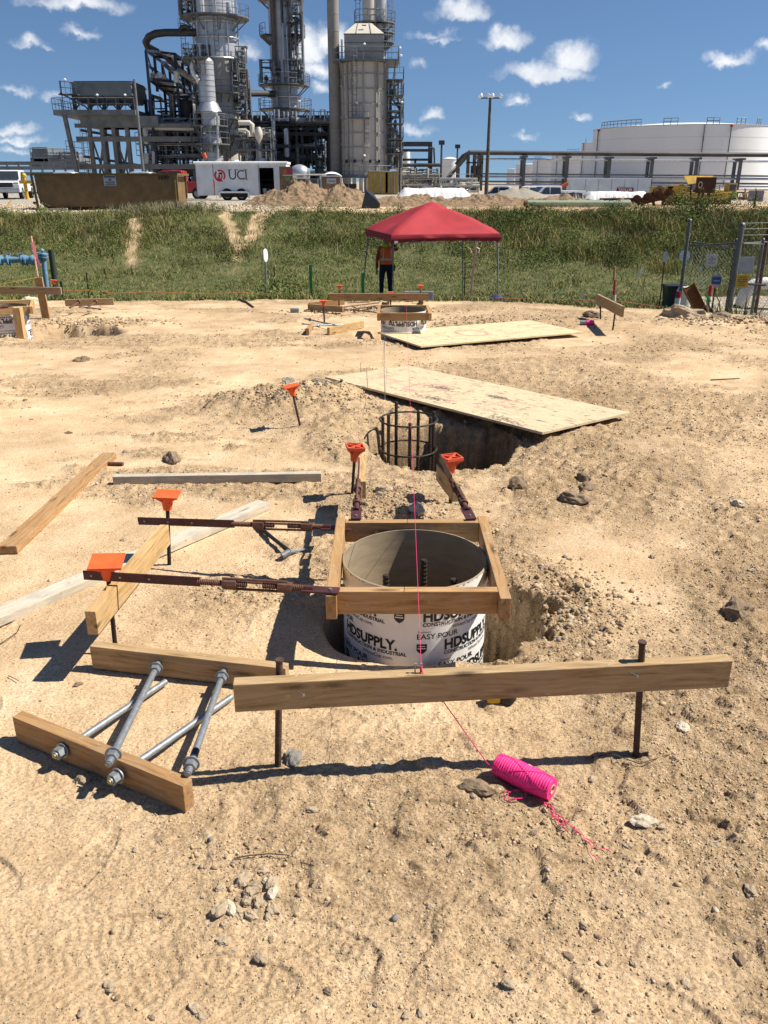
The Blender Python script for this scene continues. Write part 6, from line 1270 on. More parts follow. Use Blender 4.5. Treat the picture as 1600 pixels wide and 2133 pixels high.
for (px, lb) in ((718, 'red and black folding chair beside the portable toilet'), (735, 'red folding chair near the black plastic sheet')):
    c = gr_(px, 66); c.z = GZ; root = thing('folding_chair', lb, 'chair', c, 'folding chairs by the container')
    MB().b2(c.x - .28, c.x + .28, c.y - .25, c.y + .25, c.z + .42, c.z + .46).build('seat', mat('chair_red', (.25, .03, .03), .7), root); MB().b2(c.x - .28, c.x + .28, c.y + .25, c.y + .3, c.z + .5, c.z + .98).build('backrest', mat('chair_black', (.03, .03, .035), .7), root)
    for sx in (-.26, .26):
        for sy in (-.22, .27): MB().cyl((c.x + sx, c.y + sy, c.z), (c.x + sx, c.y + sy, c.z + .46), .018, n=6).build('leg', galv, root)
# tarp covered stack and roll
def drape(name, label, px0, px1, Y, d, h, m, cat='tarp', seed=0):
    a = at(px0, 400, Y).x; b = at(px1, 400, Y).x; n, q_ = 70, 16; vs = []
    for i in range(n + 1):
        for j in range(q_ + 1):
            u = i / n; v = j / q_; x = a + (b - a) * u; e = min(1, min(u, 1 - u) * 9) ** .55; f = min(1, min(v, 1 - v) * 5) ** .5
            fold = .05 * mn.noise(V((u * 30, v * 1.5, seed))) * (1 - f * .9); z = GZ + h * e * f * (1 + .10 * mn.noise(V((u * 5, v * 2, seed))) + .05 * mn.noise(V((u * 21, v * 6, seed)))); vs.append((x + .12 * (u - .5) * (1 - f), Y + (v - .5) * d * (1.0 + .25 * (1 - f)) + fold, z))
    k = MB(); k.add(vs, [(i * (q_ + 1) + j, (i + 1) * (q_ + 1) + j, (i + 1) * (q_ + 1) + j + 1, i * (q_ + 1) + j + 1) for i in range(n) for j in range(q_)]); return tag(k.build(name, m, smooth=True), label, cat)
tarp = mat('white_tarp', (.68, .68, .68), .55, 0, .08, 3, .03, 8)
drape('tarp_covered_stack', 'white tarp draped over a long stack right of the container', 826, 981, 60, 2.2, at(900, 392, 60).z - GZ, tarp)
drape('tarp_covered_roll', 'long white wrapped roll behind the green pipe', 1212, 1356, 54, 1.3, at(1300, 399, 54).z - GZ, tarp, seed=3)
drape('tarp_covered_heap', 'dark plastic covered heap at the left end of the white wrapped roll', 1172, 1214, 54, 1.6, at(1190, 402, 54).z - GZ, mat('black_plastic', (.02, .02, .022), .25), seed=6)
# green pipe
root = thing('coated_pipe', 'long pale green coated pipe lying along the top of the bank', 'pipe', gr_(1200, 44)); za = at(1200, 424, 44).z; a = at(1098, 400, 44).x; b = at(1315, 400, 44).x; k = MB(); k.cyl((a, 44, za), (b, 44, za), .15, n=18, caps=False); k.cyl((b, 44, za), (a, 44, za), .135, n=18, caps=False); k.build('pipe', mat('green_coating', (.26, .33, .24), .5, 0, .1, 2), root, smooth=True)
k = MB(); k.cyl((a - .12, 44, za), (a + .05, 44, za), .155, n=18, caps=False); k.cyl((a + .05, 44, za), (a - .12, 44, za), .14, n=18, caps=False); k.build('steel_end', rust, root, smooth=True)
for px in (1130, 1280): c = at(px, 400, 44); tag(MB().b2(c.x - .1, c.x + .1, 43.6, 44.4, gz(c.x, 44), za - .15).build('timber_block', w_red), 'timber block under the ' + ('left' if px < 1200 else 'right') + ' end of the green pipe', 'block')
# semi trailer
Y = 82; x0 = at(1191, 400, Y).x; x1 = at(1354, 400, Y).x; z1 = at(1270, 371, Y).z; z0 = at(1270, 400, Y).z
root = thing('box_trailer', 'long white box trailer with a maroon TAYLOR plate', 'trailer', ((x0 + x1) / 2, Y, GZ)); k = MB(); k.b2(x0, x1, Y, Y + 2.5, z0 - .45, z1 - .08); k.build('box', wm, root); k = MB(); k.b2(x0 - .03, x1 + .03, Y - .03, Y + 2.53, z1 - .08, z1); k.build('roof', roofw, root)
for px in (1215, 1232, 1330): wheel(root, at(px, 400, Y).x, Y + .3, -.69 + .4, .4, .3)
for x in [x0 + (x1 - x0) * i / 6 for i in range(1, 6)]: MB().b2(x - .02, x + .02, Y - .015, Y, z0, z1 - .1).build('seam_trim', galv, root)
p = at(1285, 391, Y); q = at(1319, 400, Y); k = MB(); k.b2(p.x, q.x, Y - .05, Y - .02, q.z, p.z); s_3 = k.build('name_plate', mat('maroon', (.20, .01, .03), .5), root, bevel=.02); text('lettering', 'TAYLOR', white, Matrix.Translation(V(((p.x + q.x) / 2, Y - .055, q.z + .08))) @ FACE, .34, s_3, .008, align='CENTER')
# orange gear on the rear of trucks
q = at(1178, 385, 75); k = MB(); k.cyl(q + V((-.3, 0, -.1)), q + V((.2, 0, .08)), .13, .15, n=12); tag(k.build('hose_reel', mat('red_gear', (.55, .08, .03), .5), smooth=True), 'red drum strapped on the service truck', 'drum')
# yellow machines
ym = mat('machine_yellow', (.50, .31, .03), .5, 0, .2, 3, col2=(.28, .17, .03)); dm = mat('machine_dark', (.05, .04, .035), .7, .2, .3, 5)
def excavator(label, c, rz, s=1.0, blade=False, arm=True):
    M = Matrix.Translation(c) @ Matrix.Rotation(rz, 4, 'Z') @ Matrix.Scale(s, 4); root = thing('excavator' if arm else 'bulldozer', label, 'excavator' if arm else 'bulldozer', c, M=M)
    def T(k): k.v = [M @ V(v) for v in k.v]; return k
    for sy in (-1, 1):
        k = MB(); pts = [(1.5, .05), (1.8, .35), (1.5, .68), (-1.5, .68), (-1.8, .35), (-1.5, .05)]; n = 6; k.add([(x, sy * .8 - .22, z) for x, z in pts] + [(x, sy * .8 + .22, z) for x, z in pts], [tuple(range(n)), tuple(range(2 * n - 1, n - 1, -1))] + [(i, n + i, n + (i + 1) % n, (i + 1) % n) for i in range(n)]); tr = T(k).build('track', dm, root, bevel=.04)
        for i in range(5): k = MB(); k.cyl((-1.2 + .6 * i, sy * 1.03, .33), (-1.2 + .6 * i, sy * 1.06, .33), .16, n=12); T(k).build('roller', ym, tr)
    k = MB(); k.box((-.5, 0, 1.15), (2.3, 1.7, .75)); k.box((-1.3, 0, 1.45), (.8, 1.6, .5)); T(k).build('body', ym, root, bevel=.06)
    k = MB(); k.box((.55, .4, 1.75), (1.0, .85, 1.2)); cb = T(k).build('cab', ym, root, bevel=.05)
    for sy in (-.03, .83): k = MB(); k.box((.55, sy, 1.95), (.75, .02, .6)); T(k).build('window', glass, cb)
    k = MB(); k.box((1.06, .4, 1.95), (.02, .65, .6)); T(k).build('window', glass, cb)
    k = MB(); k.cyl((-1.2, -.4, 1.6), (-1.2, -.4, 2.2), .05, n=8); T(k).build('exhaust', dm, root)
    if arm:
        k = MB(); k.beam((.9, -.3, 1.4), (2.2, -.3, 2.35), .25, .35); k.beam((2.2, -.3, 2.35), (3.6, -.3, 1.9), .25, .3); T(k).build('boom', ym, root, bevel=.03); k = MB(); k.beam((3.6, -.3, 1.95), (3.9, -.3, .9), .2, .25); T(k).build('stick', ym, root, bevel=.03)
        k = MB(); k.lathe([(.0, -.4), (.35, -.4), (.35, .4), (0, .4)], (3.8, -.3, .6), 12, R=Matrix.Rotation(math.pi / 2, 3, 'X'), a0=2.6, a1=6.0); T(k).build('bucket', dm, root)
    if blade:
        k = MB(); n = 8; vs = []; 
        for sy in (-1.5, 1.5):
            for i in range(n + 1): a = -.9 + 1.8 * i / n; vs.append((2.6 - .35 * math.cos(a), sy, .55 + .6 * math.sin(a)))
        k.add(vs + [(x + .08, y, z) for x, y, z in vs], [(i, i + 1, n + 2 + i, n + 1 + i) for i in range(n)] + [(2 * n + 2 + i, 2 * n + 3 + i, 3 * n + 4 + i, 3 * n + 3 + i) for i in range(n)]); T(k).build('blade', ym, root); k = MB()
        for sy in (-1.1, 1.1): k.beam((.3, sy, .45), (2.3, sy, .5), .12, .15)
        T(k).build('push_arm', dm, root)
    return root
excavator('yellow excavator behind the dark steel plate at the right', V((at(1462, 400, 80).x, 80, -.69)), math.radians(185), .85, False, True)
excavator('low yellow bulldozer between the rusty gear and the dark steel plate', V((at(1412, 400, 74).x, 74, -.69)), math.radians(168), .85, True, False)
excavator('yellow machine parked farthest right behind the workers', V((at(1515, 400, 84).x, 84, -.69)), math.radians(10), .9, True, False)
q = at(1385, 381, 60); k = MB(); k.poly([at(1424, 366, 62), at(1486, 366, 62), at(1478, 378, 61), at(1434, 384, 61)], .1, (0, -1, 0)); root = thing('canopy_plate', 'yellow steel hood plate standing behind the dark steel plate', 'steel plate', (q.x + 3, 61, GZ)); k.build('plate', ym, root); k = MB(); k.cyl(at(1440, 380, 61.5), V((at(1440, 400, 61.5).x, 61.5, GZ)), .06, n=6); k.build('leg', dm, root); k = MB(); k.cyl(at(1476, 376, 61.5), V((at(1476, 400, 61.5).x, 61.5, GZ)), .06, n=6); k.build('leg', dm, root)
# rusty auger and junk
drb = mat('deep_rust', (.09, .04, .02), .85, .2, .3, 6, .05, 20, col2=(.17, .085, .04))
root = thing('drilling_tool', 'rusty auger and drilling gear lying right of the green pipe', 'drilling tool', gr_(1370, 46)); 
k = MB(); a = at(1322, 424, 46); b = at(1400, 408, 46.4); k.cyl(a, b, .12, n=10); d = (b - a); R = frame_to(d); n = 40; vs = []
for i in range(n + 1): t = i / n; th_ = t * 22; c = a + d * t; vs += [c + R @ V((0, .12 * math.cos(th_), .12 * math.sin(th_))), c + R @ V((0, .42 * math.cos(th_), .42 * math.sin(th_)))]
k.build('shaft', drb, root); k = MB(); k.add(vs, [(2 * i, 2 * i + 1, 2 * i + 3, 2 * i + 2) for i in range(n)]); k.build('auger_flight', drb, root)
k = MB(); k.beam(at(1250, 417, 46.5), at(1350, 416, 46.5), .3, .2); tag(k.build('steel_beam', drb), 'rusty beam lying on the green pipe side of the drilling gear', 'steel beam')
for i, (a, b, w_) in enumerate((((1380, 424), (1470, 422), .35), ((1395, 416), (1490, 418), .25), ((1440, 428), (1520, 420), .3))): k = MB(); k.beam(at(*a, 47 + i), at(*b, 47 + i), .4, w_); tag(k.build('steel_beam', drb), ['lowest', 'topmost', 'rightmost'][i] + ' rusty beam stacked under the dark steel plate', 'steel beam', 'rusty beams under the steel plate')
for i, (px, py, r) in enumerate(((1372, 400, .3), (1392, 404, .25), (1352, 412, .28))): k = MB(); q = at(px, py, 49); k.lathe([(r * .5, -.15), (r, -.15), (r, .15), (r * .5, .15), (r * .5, -.15)], q, 16, R=Matrix.Rotation(1.3, 3, 'X') @ Matrix.Rotation(.4 * i, 3, 'Y'), caps=False); tag(k.build('steel_flange', drb, smooth=True), ['rusty ring standing atop the drilling gear', 'smaller rusty ring right of the drilling gear top', 'rusty ring leaning low on the drilling gear'][i], 'steel ring')
for i, px in enumerate((1382, 1412)): q = at(px, 396, 56); k = MB(); k.b2(q.x - .6, q.x + .55, 56, 56.9, GZ + .4, q.z + .12); k.b2(q.x - .65, q.x + .6, 55.95, 56.95, q.z + .12, q.z + .2); k.b2(q.x - .5, q.x + .45, 56.05, 56.85, GZ, GZ + .4); tag(k.build('generator', ym), ['left', 'right'][i] + ' yellow engine box behind the rusty drilling gear', 'engine box')
# dark steel plate on legs
root = thing('steel_plate_stand', 'dark rusty steel plate with an oval hole standing on tall legs', 'steel stand', gr_(1470, 44)); Y = 44
a = at(1453, 369, Y); b = at(1489, 402, Y); k = MB(); k.b2(a.x, b.x, Y, Y + .12, b.z, a.z); k.build('plate', mat('dark_maroon_steel', (.06, .025, .018), .7, .2, .3, 4), root)
c = at(1459, 385, Y - .02); k = MB(); k.lathe([(.07, -.01), (.11, -.01), (.11, .01), (.07, .01), (.07, -.01)], c, 16, R=Matrix.Rotation(math.pi / 2, 3, 'X') @ Matrix.Diagonal((1, 1.5, 1)), caps=False); k.build('hole_rim', w_grey, root)
for (p, q) in (((1464, 372), (1450, 440)), ((1471, 370), (1460, 438)), ((1485, 372), (1472, 438))): t = at(*p, Y + .06); bb = at(*q, Y); MB().beam(t, V((bb.x, Y + .1, gz(bb.x, Y) - .05)), .09, .09).build('leg', dm, root)
# grey board on a post at the far right
root = sign('notice_board', 'grey blank board on a post beside the workers at the far right', 1560, 1589, 397, 420, 44, mat('board_grey', (.22, .24, .28), .6), cat='notice board', post=.05)
# workers
def wk(px, Y, H_, *a, **k): c = gr_(px, Y); return person('person', a[0], c, a[1], a[2], a[3], *a[4:], H_=H_, **k)
khaki = mat('khaki_cloth', (.22, .15, .07), .85); darkc = mat('dark_cloth', (.02, .02, .025), .85); redc = mat('dark_red_cloth', (.16, .02, .02), .85); limec = mat('lime_vest', (.36, .45, .08), .7)
wk(1531, 76, 1.75, 'worker in yellow vest and dark trousers left of two colleagues', 2.6, {}, (skin, darkc, darkc, boots), limec, mat('hat_dark', (.04, .05, .06), .5))
wk(1552, 75, 1.75, 'worker in tan jacket and dark red trousers, middle of three', 3.4, dict(re=(.3, .15, 1.2), rw=(.15, .3, 1.25)), (skin, khaki, redc, boots), None, mat('hat_tan', (.35, .20, .10), .6))
wk(1574, 78, 1.75, 'worker in lime hard hat behind the grey notice board', 3.1, {}, (skin, darkc, darkc, boots), None, mat('hat_lime', (.50, .62, .05), .4))
# orange windsock-like gear above the trailer
k = MB(); q = at(428, 328, 70); k.cyl(at(424, 320, 70), at(430, 330, 70), .18, .1, n=10); tag(k.build('orange_bundle', orange2, smooth=True), 'small orange bundle on a railing above the trailer roof', 'bundle')
# light mast
Y = 84; c = gr_(1013, Y); c.z = GZ; t = at(1023, 203, Y); root = thing('light_mast', 'tall brown light mast with a cluster of floodlights', 'light mast', c); pm_ = mat('weathered_mast', (.10, .075, .055), .7, .2, .2, 3)
k = MB(); k.cyl(c, V((c.x, Y, t.z - .1)), .19, .12, n=12); k.build('pole', pm_, root, smooth=True); k = MB(); k.beam((c.x - .9, Y, t.z - .05), (c.x + .9, Y, t.z - .05), .12, .1); k.cyl((c.x - .05, Y, t.z), (c.x - .05, Y, t.z + .2), .05); k.build('crossarm', pm_, root)
for i in range(4): x = c.x - .8 + i * .53; k = MB(); k.lathe([(.10, 0), (.22, .16), (.24, .30), (.20, .32)], (x, Y - .05, t.z - .02), 12, R=Matrix.Rotation(.6 * (1 if i % 2 else -1), 3, 'Y')); k.build('floodlight', roofw, root, smooth=True)
# box trailer-ish fence rails: white guard rail by the portable toilet
k = MB(); 
for px in (618, 640, 662): q = at(px, 372, 74); k.cyl(q, V((q.x, 74, GZ)), .05, n=6)
k.cyl(at(614, 364, 74), at(676, 364, 74), .08, n=6); tag(k.build('guard_rail', mat('rail_cream', (.5, .48, .42), .6)), 'cream handrail left of the portable toilet', 'rail')
q = at(645, 378, 78); k = MB(); k.b2(at(615, 400, 78).x, at(668, 400, 78).x, 78, 80, GZ + .3, at(640, 372, 78).z); tag(k.build('skid_tank', mat('dark_blue_grey', (.05, .06, .075), .6), bevel=.1), 'dark blue grey skid box beyond the dirt pile', 'skid box')
q = at(626, 358, 80); k = MB(); k.sph(at(624, 362, 82), .8, 20, 12, (1.2, 1, 1)); k.cyl(at(624, 362, 82), at(645, 364, 82), .55, n=16); tag(k.build('horizontal_vessel', mat('aluminium_cladding', (.55, .56, .58), .35, .6, .1, 3), smooth=True), 'shiny domed vessel end between the trailer door and the toilet', 'vessel')
# ------------------------------------------------------------ the plant behind
alu = mat('aluminium_cladding', (.55, .56, .58), .35, .6, .1, 3); 
clad = mat('ribbed_cladding', (.50, .51, .53), .42, .3, .22, .8, .0, col2=(.36, .37, .39), stretch=(1, 1, 3)); greyp = mat('grey_vessel_paint', (.30, .285, .27), .55, 0, .12, .6); cream = mat('cream_paint', (.60, .55, .47), .55, 0, .12, .5, col2=(.50, .46, .39)); beige = mat('beige_heater_paint', (.52, .475, .42), .55, 0, .1, .4, col2=(.44, .40, .355), stretch=(1, 1, .4))
steel = mat('structural_steel', (.16, .165, .17), .6, .2, .25, 1); dsteel = mat('dark_structural_steel', (.06, .065, .075), .6, .2, .25, 1); darkp = mat('brown_pipe', (.06, .052, .048), .6, .1, .2, 1); silver = mat('silver_pipe', (.50, .51, .53), .35, .5, .15, 2); dim = mat('dull_pipe', (.18, .18, .175), .5, .3, .3, 1)
g_l = mat('far_grey_steel', (.16, .18, .20), .6, .1, .2, .6)
FX = lambda px, py, Y: at(px, py, Y).x
FZ = lambda py, Y: at(800, py, Y).z
SC = lambda Y: Y / 1851.0
def seams(k, cx, cy, r, z0, z1, st, h=.05, d=.03, n=40):
    z = z0
    while z < z1: k.lathe([(r, z), (r + d, z), (r + d, z + h), (r, z + h)], (cx, cy, 0), n, caps=False); z += st
def rail_arc(k, cx, cy, r, z, a0, a1, h=1.1, n=None, t=.03):
    n = n or max(4, int(abs(a1 - a0) * r / 1.0)); P_ = [V((cx + r * math.cos(a0 + (a1 - a0) * i / n), cy + r * math.sin(a0 + (a1 - a0) * i / n), z)) for i in range(n + 1)]
    for p in P_: k.cyl(p, p + V((0, 0, h)), t, n=4)
    for hh in (h * .5, h): 
        for a, b in zip(P_, P_[1:]): k.cyl(a + V((0, 0, hh)), b + V((0, 0, hh)), t, n=4, caps=False)
def rail_line(k, pts, h=1.1, t=.03, st=1.3):
    for a, b in zip(pts, pts[1:]):
        a = V(a); b = V(b); n = max(1, int((b - a).length / st))
        for i in range(n + 1): p = a.lerp(b, i / n); k.cyl(p, p + V((0, 0, h)), t, n=4)
        for hh in (h * .5, h): k.cyl(a + V((0, 0, hh)), b + V((0, 0, hh)), t, n=4, caps=False)
def platform(root, cx, cy, z, ri, ro, a0=0, a1=2 * math.pi, m=None, brk=True):
    m = m or steel; n = 36; k = MB(); full = abs(a1 - a0 - 2 * math.pi) < .01
    k.lathe([(ri, z - .12), (ro, z - .12), (ro, z), (ri, z), (ri, z - .12)], (cx, cy, 0), n, caps=False, a0=a0, a1=a1)
    if brk:
        for i in range(8): a = a0 + (a1 - a0) * (i + .5) / 8; k.beam((cx + ri * .98 * math.cos(a), cy + ri * .98 * math.sin(a), z - (ro - ri) * .9), (cx + ro * .95 * math.cos(a), cy + ro * .95 * math.sin(a), z - .12), .1, .1)
    p = k.build('platform', m, root); k = MB(); rail_arc(k, cx, cy, ro, z, a0, a1); k.build('railing', m, p); return p
def ladder(root, x, y, z0, z1, cage=True, m=None):
    k = MB()
    for sx in (-.22, .22): k.cyl((x + sx, y, z0), (x + sx, y, z1), .03, n=4)
    z = z0
    while z < z1: k.cyl((x - .22, y, z), (x + .22, y, z), .018, n=4, caps=False); z += .45
    if cage:
        z = z0 + 2
        while z < z1: k.pipe([(x + .38 * math.cos(math.pi + i * math.pi / 6), y + .7 * math.sin(math.pi + i * math.pi / 6), z) for i in range(7)], .022, 4); z += 1.1
        for i in (1, 3, 5): a = math.pi + i * math.pi / 6; k.cyl((x + .38 * math.cos(a), y + .7 * math.sin(a), z0 + 2), (x + .38 * math.cos(a), y + .7 * math.sin(a), z1), .02, n=4)
    k.build('ladder', m or steel, root)
def light(root, x, y, z):
    k = MB(); k.cyl((x, y, z - 1.4), (x, y, z), .03, n=5); p = k.build('lamp_post', steel, root); k = MB(); k.lathe([(.11, 0), (.15, .10), (.04, .2)], (x + .12, y - .1, z), 10); k.build('lamp_head', roofw, p, smooth=True)
def clutter(root, x0, x1, y0, y1, z0, z1, n, seed, mats, rmax=.16, nm='pipework', vess=0):
    rr = random.Random(seed); B = [MB() for _ in mats]
    for i in range(n):
        q = [rr.uniform(x0, x1), rr.uniform(y0, y1), rr.uniform(z0, z1)]; pts = [V(q)]; ax = rr.choice((0, 0, 2, 2, 1))
        for s_ in range(rr.choice((1, 2, 2, 3, 3))):
            lo, hi = ((x0, x1), (y0, y1), (z0, z1))[ax]; L_ = rr.uniform(.12, .6) * (hi - lo) * rr.choice((-1, 1)); nv = min(hi, max(lo, q[ax] + L_))
            if abs(nv - q[ax]) < .5: nv = lo if abs(q[ax] - lo) > abs(q[ax] - hi) else hi
            q[ax] = nv; pts.append(V(q)); ax = rr.choice([a for a in (0, 1, 2, 2) if a != ax])
        r = rr.choice((.035, .05, .06, .08, .11, rmax)); B[rr.randrange(len(mats))].pipe(pts, r, 7)
        if rr.random() < .35:           # a valve or flange on the run
            c = pts[0].lerp(pts[1], .4); B[rr.randrange(len(mats))].sph(c, r * 2.2, 7, 5)
    for b, m in zip(B, mats):
        if b.v: b.build(nm, m, root, smooth=True)
    for i in range(vess):
        k = MB(); x = rr.uniform(x0 + 1, x1 - 1); z = rr.uniform(z0, z1 - 2); r = rr.uniform(.35, .8); y = rr.uniform(y0, y1)
        if rr.random() < .5: k.lathe([(.01, 0), (r * .8, .12), (r, .4), (r, 2.2), (r * .8, 2.5), (.01, 2.6)], (x, y, z), 16)
        else: k.lathe([(.01, 0), (r * .8, .12), (r, .4), (r, 3.2), (r * .8, 3.5), (.01, 3.6)], (x, y, z + .8), 16, R=Matrix.Rotation(math.pi / 2, 3, 'Y'))
        k.build('vessel', rr.choice(mats), root, smooth=True)
def grid_frame(root, xs, ys, zs, m, w=.28, brace=0, deck=(), nm='steel_frame', rails=True, seed=1):
    k = MB(); rr = random.Random(seed)
    for x in xs:
        for y in ys: k.b2(x - w / 2, x + w / 2, y - w / 2, y + w / 2, zs[0], zs[-1])
    for z in zs[1:]:
        for y in ys: k.b2(xs[0] + w / 2, xs[-1] - w / 2, y - w * .35, y + w * .35, z - w * .9, z - .01)
        for x in xs: k.b2(x - w * .3, x + w * .3, ys[0] + w / 2, ys[-1] - w / 2, z - w * .85, z - .03)
    if brace:
        for _ in range(brace): i = rr.randrange(len(xs) - 1); j = rr.randrange(len(zs) - 1); y = rr.choice(ys); k.beam((xs[i], y - .02, zs[j]), (xs[i + 1], y - .02, zs[j + 1]), .14, .14)
    k.build(nm, m, root)
    for z in deck:
        k = MB(); k.b2(xs[0] - .3, xs[-1] + .3, ys[0] - .6, ys[-1] + .3, z, z + .08); p = k.build('deck', m, root)
        if rails: k = MB(); rail_line(k, [(xs[0] - .3, ys[0] - .6, z), (xs[-1] + .3, ys[0] - .6, z)]); k.build('railing', m, p)
# ---- tall column with ribbed silver top
Y = 100; ax = FX(451, 100, Y); r = 2.05
root = thing('distillation_column', 'widest silver column with brown grey middle and cream foot, left of centre', 'column', (ax, Y, GZ)); CA = root
z125, z240 = FZ(125, Y), FZ(240, Y)
k = MB(); k.lathe([(r, GZ), (r, z240)], (ax, Y, 0), 40); k.build('lower_shell', cream, root, smooth=True)
k = MB(); k.lathe([(r - .02, z240), (r - .02, z125)], (ax, Y, 0), 40); k.build('middle_shell', greyp, root, smooth=True)
k = MB(); k.lathe([(r + .08, z125), (r + .08, 30), (r * .6, 31.5), (.1, 32)], (ax, Y, 0), 40); k.build('upper_shell', clad, root, smooth=True)
k = MB(); seams(k, ax, Y, r + .08, z125, 30, .62, .03, .02); k.build('cladding_bands', alu, root)
k = MB()
for z in (FZ(82, Y), FZ(50, Y), z125): k.ring((ax, Y, z), r + .32, .09, 40, 6)
for i in range(7): a = math.radians(200 + i * 28); k.cyl((ax + (r + .3) * math.cos(a), Y + (r + .3) * math.sin(a), FZ(82, Y) if i % 2 else z125), (ax + (r + .3) * math.cos(a), Y + (r + .3) * math.sin(a), FZ(50 if i % 3 else 0, Y)), .08, n=6)
k.build('ring_piping', silver, root)
platform(root, ax, Y, FZ(38, Y), r, r + 1.55); platform(root, ax, Y, FZ(196, Y), r, r + 1.0, math.radians(-150), math.radians(20)); platform(root, ax, Y, FZ(122, Y), r, r + 1.6, math.radians(150), math.radians(230)); platform(root, ax, Y, FZ(250, Y), r, r + 1.1, math.radians(-120), math.radians(30)); platform(root, ax, Y, FZ(283, Y), r, r + 1.2, math.radians(-160), math.radians(30)); platform(root, ax, Y, 24.5, r, r + 1.4)
for i, py in enumerate((132, 150, 170, 212)): platform(root, ax, Y, FZ(py, Y), r + .1, r + 1.0, math.radians(-40), math.radians(35))
ladder(root, ax + r + .75, Y - .6, FZ(225, Y), FZ(100, Y)); ladder(root, ax - r - 1.3, Y - .5, FZ(122, Y), FZ(40, Y)); ladder(root, ax + 1.0, Y - r - .5, FZ(355, Y), FZ(255, Y)); ladder(root, ax + .5, Y - r - .4, FZ(122, Y), FZ(40, Y), False)
clutter(root, ax - r - 1.4, ax - r + .4, Y - 2.2, Y, FZ(40, Y), FZ(0, Y), 16, 3, (dsteel, silver, dim)); clutter(root, ax + r - .3, ax + r + 1.3, Y - 1.8, Y, FZ(250, Y), FZ(100, Y), 26, 4, (dsteel, steel, silver, dim)); clutter(root, ax - r - 1.3, ax - .4, Y - 2.4, Y - 2.1, FZ(135, Y), FZ(100, Y), 20, 5, (dsteel, silver))
k = MB(); k.cyl((ax - .9, Y - r - .5, FZ(40, Y)), (ax - .9, Y - r - .5, FZ(5, Y)), .42, n=14); k.cyl((ax + 1.9, Y - r - .1, FZ(40, Y)), (ax + 1.9, Y - r - .1, FZ(14, Y)), .28, n=12); k.build('side_nozzle', clad, root, smooth=True)
for (px, py) in ((489, 120), (506, 118), (473, 150), (488, 160)): p = at(px, py, Y - 2.4); light(root, p.x, Y - 2.4, p.z)
# overhead pipe
root = thing('overhead_pipe', 'big dark pipe looping left out of the widest column', 'pipe', (FX(330, 68, Y), Y, GZ)); k = MB()
pts = [at(412, 68, 99), at(345, 68, 99), at(325, 70, 99), at(310, 77, 99.5), at(304, 88, 100), at(308, 98, 101), at(325, 107, 102.5), at(345, 117, 104), at(362, 128, 105.5), at(376, 138, 107), at(384, 155, 107.5), at(392, 175, 108)]
k.pipe(pts, .36, 14); k.build('pipe', darkp, root, smooth=True); k = MB(); k.pipe([at(375, 66, 98.6), at(378, 56, 98.6), at(388, 55, 98.6), at(396, 60, 98.6)], .2, 10); k.build('pipe_bypass', darkp, root, smooth=True)
# slim column in front
Y = 96; ax = FX(430, 170, Y); root = thing('clad_vessel', 'slim silver ribbed vessel with a bright flared collar in front of the widest column', 'vessel', (ax, Y, GZ)); r = .85
zc0, zc1 = FZ(233, Y), FZ(214, Y)
k = MB(); k.lathe([(1.05, GZ), (1.05, FZ(300, Y)), (.95, FZ(290, Y)), (.95, zc0)], (ax + .15, Y, 0), 28, caps=False); k.lathe([(r, zc1), (r, FZ(128, Y)), (.6, FZ(121, Y)), (.1, FZ(119, Y))], (ax, Y, 0), 28, caps=False); k.build('shell', clad, root, smooth=True)
k = MB(); k.lathe([(1.32, zc0), (r + .05, zc1)], (ax + .08, Y, 0), 28); k.build('flared_collar', alu, root, smooth=True)
k = MB(); seams(k, ax, Y, r, zc1, FZ(125, Y), .5, .03, .02, 28); k.build('cladding_bands', dim, root); k = MB(); seams(k, ax + .15, Y, 1.05, GZ, FZ(302, Y), .5, .03, .02, 28); k.build('cladding_bands', dim, root)
k = MB(); k.pipe([at(441, 240, 94.6), at(444, 234, 94.6), at(450, 235, 94.6), at(453, 245, 94.6), at(454, 330, 94.6)], .13, 8); k.pipe([at(403, 125, 95), at(399, 140, 95), at(404, 155, 95), at(414, 168, 95.2)], .22, 8); k.build('side_pipe', silver, root, smooth=True)
platform(root, ax, Y, FZ(262, Y), 1.05, 1.9, math.radians(-170), math.radians(10)); platform(root, ax, Y, FZ(300, Y), 1.1, 2.0, math.radians(-170), math.radians(10)); platform(root, ax, Y, FZ(124, Y), .5, 2.3, math.radians(130), math.radians(290)); ladder(root, ax - .5, Y - 1.3, GZ, FZ(262, Y))
p = at(424, 279, 94.5); light(root, p.x, 94.5, p.z)
# ---- second column
Y = 110; ax = FX(588, 60, Y); r = 1.55; root = thing('distillation_column', 'narrower silver column in the middle with a brown pipe down its face', 'column', (ax, Y, GZ))
k = MB(); k.lathe([(r, GZ), (r, 32), (.1, 33)], (ax, Y, 0), 36); k.build('shell', clad, root, smooth=True); k = MB(); seams(k, ax, Y, r, FZ(240, Y), 32, .8, .03, .02, 36); k.build('cladding_bands', alu, root)
for py, a0, a1, e in ((178, 0, 6.2832, 1.5), (75, -.9, .6, 1.1), (75, 2.7, 4.0, 1.1), (0, 0, 6.2832, 1.1), (40, -.8, .4, .9), (150, -.9, .5, .9), (228, 0, 6.2832, 1.6), (125, -.9, .4, .8)): platform(root, ax, Y, FZ(py, Y), r, r + e, a0, a1)
k = MB(); k.cyl((ax - .85, Y - r - .2, FZ(165, Y)), (ax - .85, Y - r - .2, 30), .27, n=12); k.build('brown_riser', mat('mid_brown_pipe', (.15, .105, .085), .6), root, smooth=True)  # riser in a paler brown than the other pipes
k = MB(); 
for py in (182, 203): k.ring((ax, Y, FZ(py, Y)), r + .4, .1, 36, 6)
